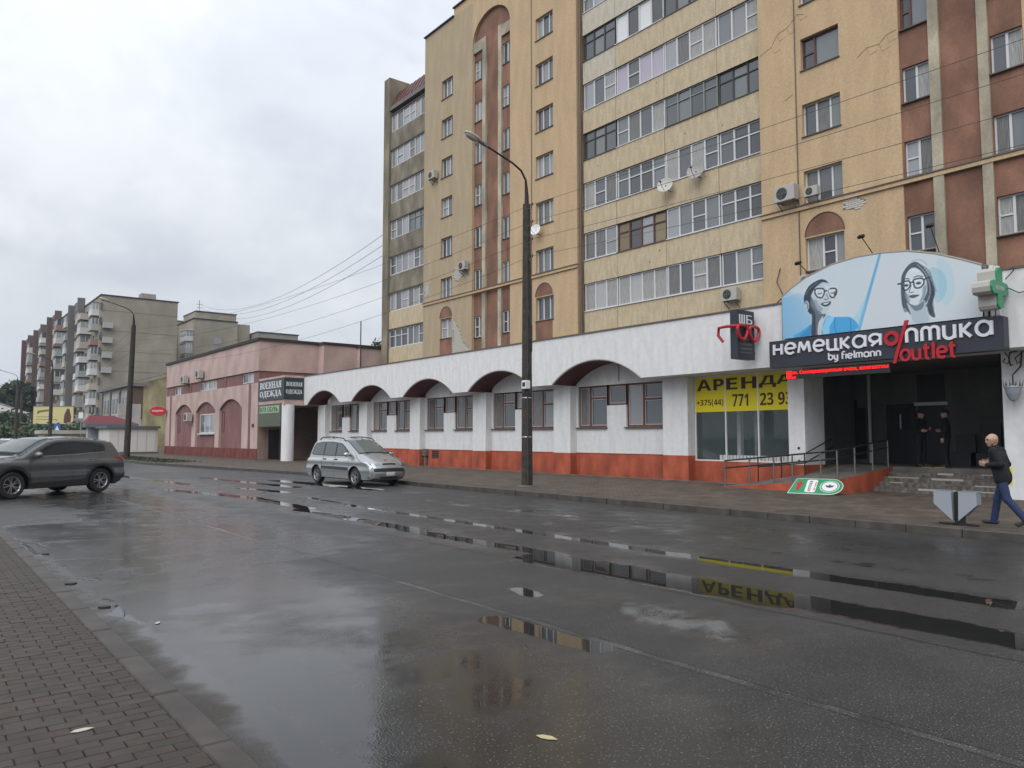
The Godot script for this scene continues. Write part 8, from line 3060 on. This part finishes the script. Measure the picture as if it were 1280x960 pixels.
	for s in 2:
		var l = j.leg[s]
		tb.append([l[0], l[1], 0.092, 0.070]); tb.append([l[1], l[2] - (l[1] - l[2]).normalized() * 0.05, 0.068, 0.064])
	obj("trousers", nets(tb, 0.016, 0.03), legs, t)
	for s in 2:
		var l = j.leg[s]
		var d: Vector3 = (l[3] - l[2])
		var fl := Vector3(d.x, d.y, d.z)
		var heel: Vector3 = l[2] + Vector3(0, -0.045, 0) - Vector3(d.x, 0, d.z).normalized() * 0.045
		obj("shoe", nets([[l[2], l[2] - Vector3(0, 0.03, 0), 0.048, 0.045], [heel, l[3], 0.040, 0.036], [l[3], l[3] + Vector3(d.x, 0, d.z).normalized() * 0.05, 0.036, 0.028]], 0.010, 0.02), shoes, t)
	return t


func merge(a: B, b: B) -> void:
	a.v.append_array(b.v); a.n.append_array(b.n); a.uv.append_array(b.uv)


func build_people() -> void:
	# walking man: heading -x, head turned towards the street
	var walk := {"pelvis": Vector3(0.0, 0.93, 0), "chest": Vector3(-0.07, 1.27, 0), "neck": Vector3(-0.115, 1.47, 0.0), "head": Vector3(-0.155, 1.595, 0.02), "hem": 0.07,
		"arm": [[Vector3(-0.08, 1.40, 0.19), Vector3(0.07, 1.15, 0.25), Vector3(-0.20, 1.13, 0.22)], [Vector3(-0.08, 1.40, -0.19), Vector3(0.0, 1.14, -0.26), Vector3(-0.24, 1.16, -0.15)]],
		"hand": [[Vector3(-1, 0.25, -0.1), Vector3(0, 0.35, -1), 0.5], [Vector3(-1, 0.2, 0.3), Vector3(0, 0.4, 1), 0.5]],
		"leg": [[Vector3(0.0, 0.89, 0.09), Vector3(0.09, 0.50, 0.10), Vector3(0.36, 0.17, 0.10), Vector3(0.27, 0.045, 0.10)], [Vector3(-0.01, 0.89, -0.09), Vector3(-0.14, 0.48, -0.09), Vector3(-0.21, 0.09, -0.09), Vector3(-0.36, 0.04, -0.09)]]}
	person("bald man in dark jacket and blue jeans walking left past the litter bin", Vector3(-5.74, 0.15, -16.35), 0.0, walk, Vector3(-0.62, -0.14, 0.78), true, M.jacket, M.jeans, M.shoe)
	var stand := {"pelvis": Vector3(0.0, 0.96, 0), "chest": Vector3(0.0, 1.32, 0), "neck": Vector3(0.0, 1.52, 0.0), "head": Vector3(-0.01, 1.66, 0.0), "hem": 0.03,
		"arm": [[Vector3(0, 1.45, 0.19), Vector3(0.02, 1.18, 0.25), Vector3(-0.18, 1.2, 0.16)], [Vector3(0, 1.45, -0.19), Vector3(0.03, 1.16, -0.25), Vector3(-0.16, 1.14, -0.16)]],
		"hand": [[Vector3(-1, 0.1, -0.4), Vector3(0, 0.4, -1), 0.5], [Vector3(-1, 0.0, 0.4), Vector3(0, 0.4, 1), 0.5]],
		"leg": [[Vector3(0, 0.91, 0.09), Vector3(-0.02, 0.5, 0.11), Vector3(0.02, 0.09, 0.12), Vector3(-0.13, 0.04, 0.14)], [Vector3(0, 0.91, -0.09), Vector3(-0.01, 0.5, -0.11), Vector3(0.02, 0.09, -0.12), Vector3(-0.13, 0.04, -0.14)]]}
	person("left of the two dark-dressed people standing inside the shadowy entrance, arms folded forward", Vector3(-11.25, 0.87, -25.5), PI * 0.9, stand, Vector3(-0.9, -0.1, 0.3), false, M.jacket, M.jacket, M.shoe)
	stand.arm = [[Vector3(0, 1.45, 0.19), Vector3(0.03, 1.17, 0.26), Vector3(-0.05, 0.92, 0.24)], [Vector3(0, 1.45, -0.19), Vector3(0.03, 1.16, -0.25), Vector3(-0.16, 1.14, -0.16)]]
	stand.hand = [[Vector3(-0.2, -1, 0), Vector3(-0.3, 0, -1), 0.4], [Vector3(-1, 0.0, 0.4), Vector3(0, 0.4, 1), 0.5]]
	person("right of the two dark-dressed people in the shadowy entrance, one pale hand hanging down", Vector3(-10.45, 0.87, -25.4), 0.25, stand, Vector3(-0.8, -0.05, 0.5), false, M.jacket, M.jacket, M.shoe)


var cam: Camera3D


func _ready() -> void:
	rng.seed = 20240611
	# camera
	cam = Camera3D.new()
	cam.name = "camera"
	add_child(cam, true)
	cam.position = Vector3(0, 1.8, 0)
	cam.rotation = Vector3(deg_to_rad(3.992), deg_to_rad(51.774), 0)
	cam.fov = 53.13
	cam.near = 0.05
	cam.far = 2000.0
	cam.current = true
	# sky, exposure
	var env := Environment.new()
	env.background_mode = Environment.BG_SKY
	env.sky = make_sky()
	env.background_energy_multiplier = 1.0
	env.ambient_light_source = Environment.AMBIENT_SOURCE_SKY
	env.tonemap_mode = Environment.TONE_MAPPER_LINEAR
	env.tonemap_exposure = 1.3
	env.sdfgi_enabled = true
	env.ssao_enabled = true
	env.ssil_enabled = true
	env.fog_enabled = true
	env.fog_density = 0.00025
	env.fog_light_color = Color(0.70, 0.74, 0.79)
	var we := WorldEnvironment.new()
	we.name = "world_environment"
	we.environment = env
	add_child(we, true)
	# overcast light: a very wide, weak sun
	var sun := DirectionalLight3D.new()
	sun.name = "sun"
	add_child(sun, true)
	sun.light_energy = 0.52
	sun.light_color = Color(1.0, 0.985, 0.96)
	sun.light_angular_distance = 60.0
	sun.shadow_enabled = true
	sun.rotation = Vector3(deg_to_rad(-48.0), deg_to_rad(28.0), 0)
	make_materials()
	build_ground()
	build_tower()
	build_tower_fittings()
	build_arcade()
	build_pink()
	build_far()
	build_street()
	build_trees()
	build_cars()
	build_small()
	build_people()
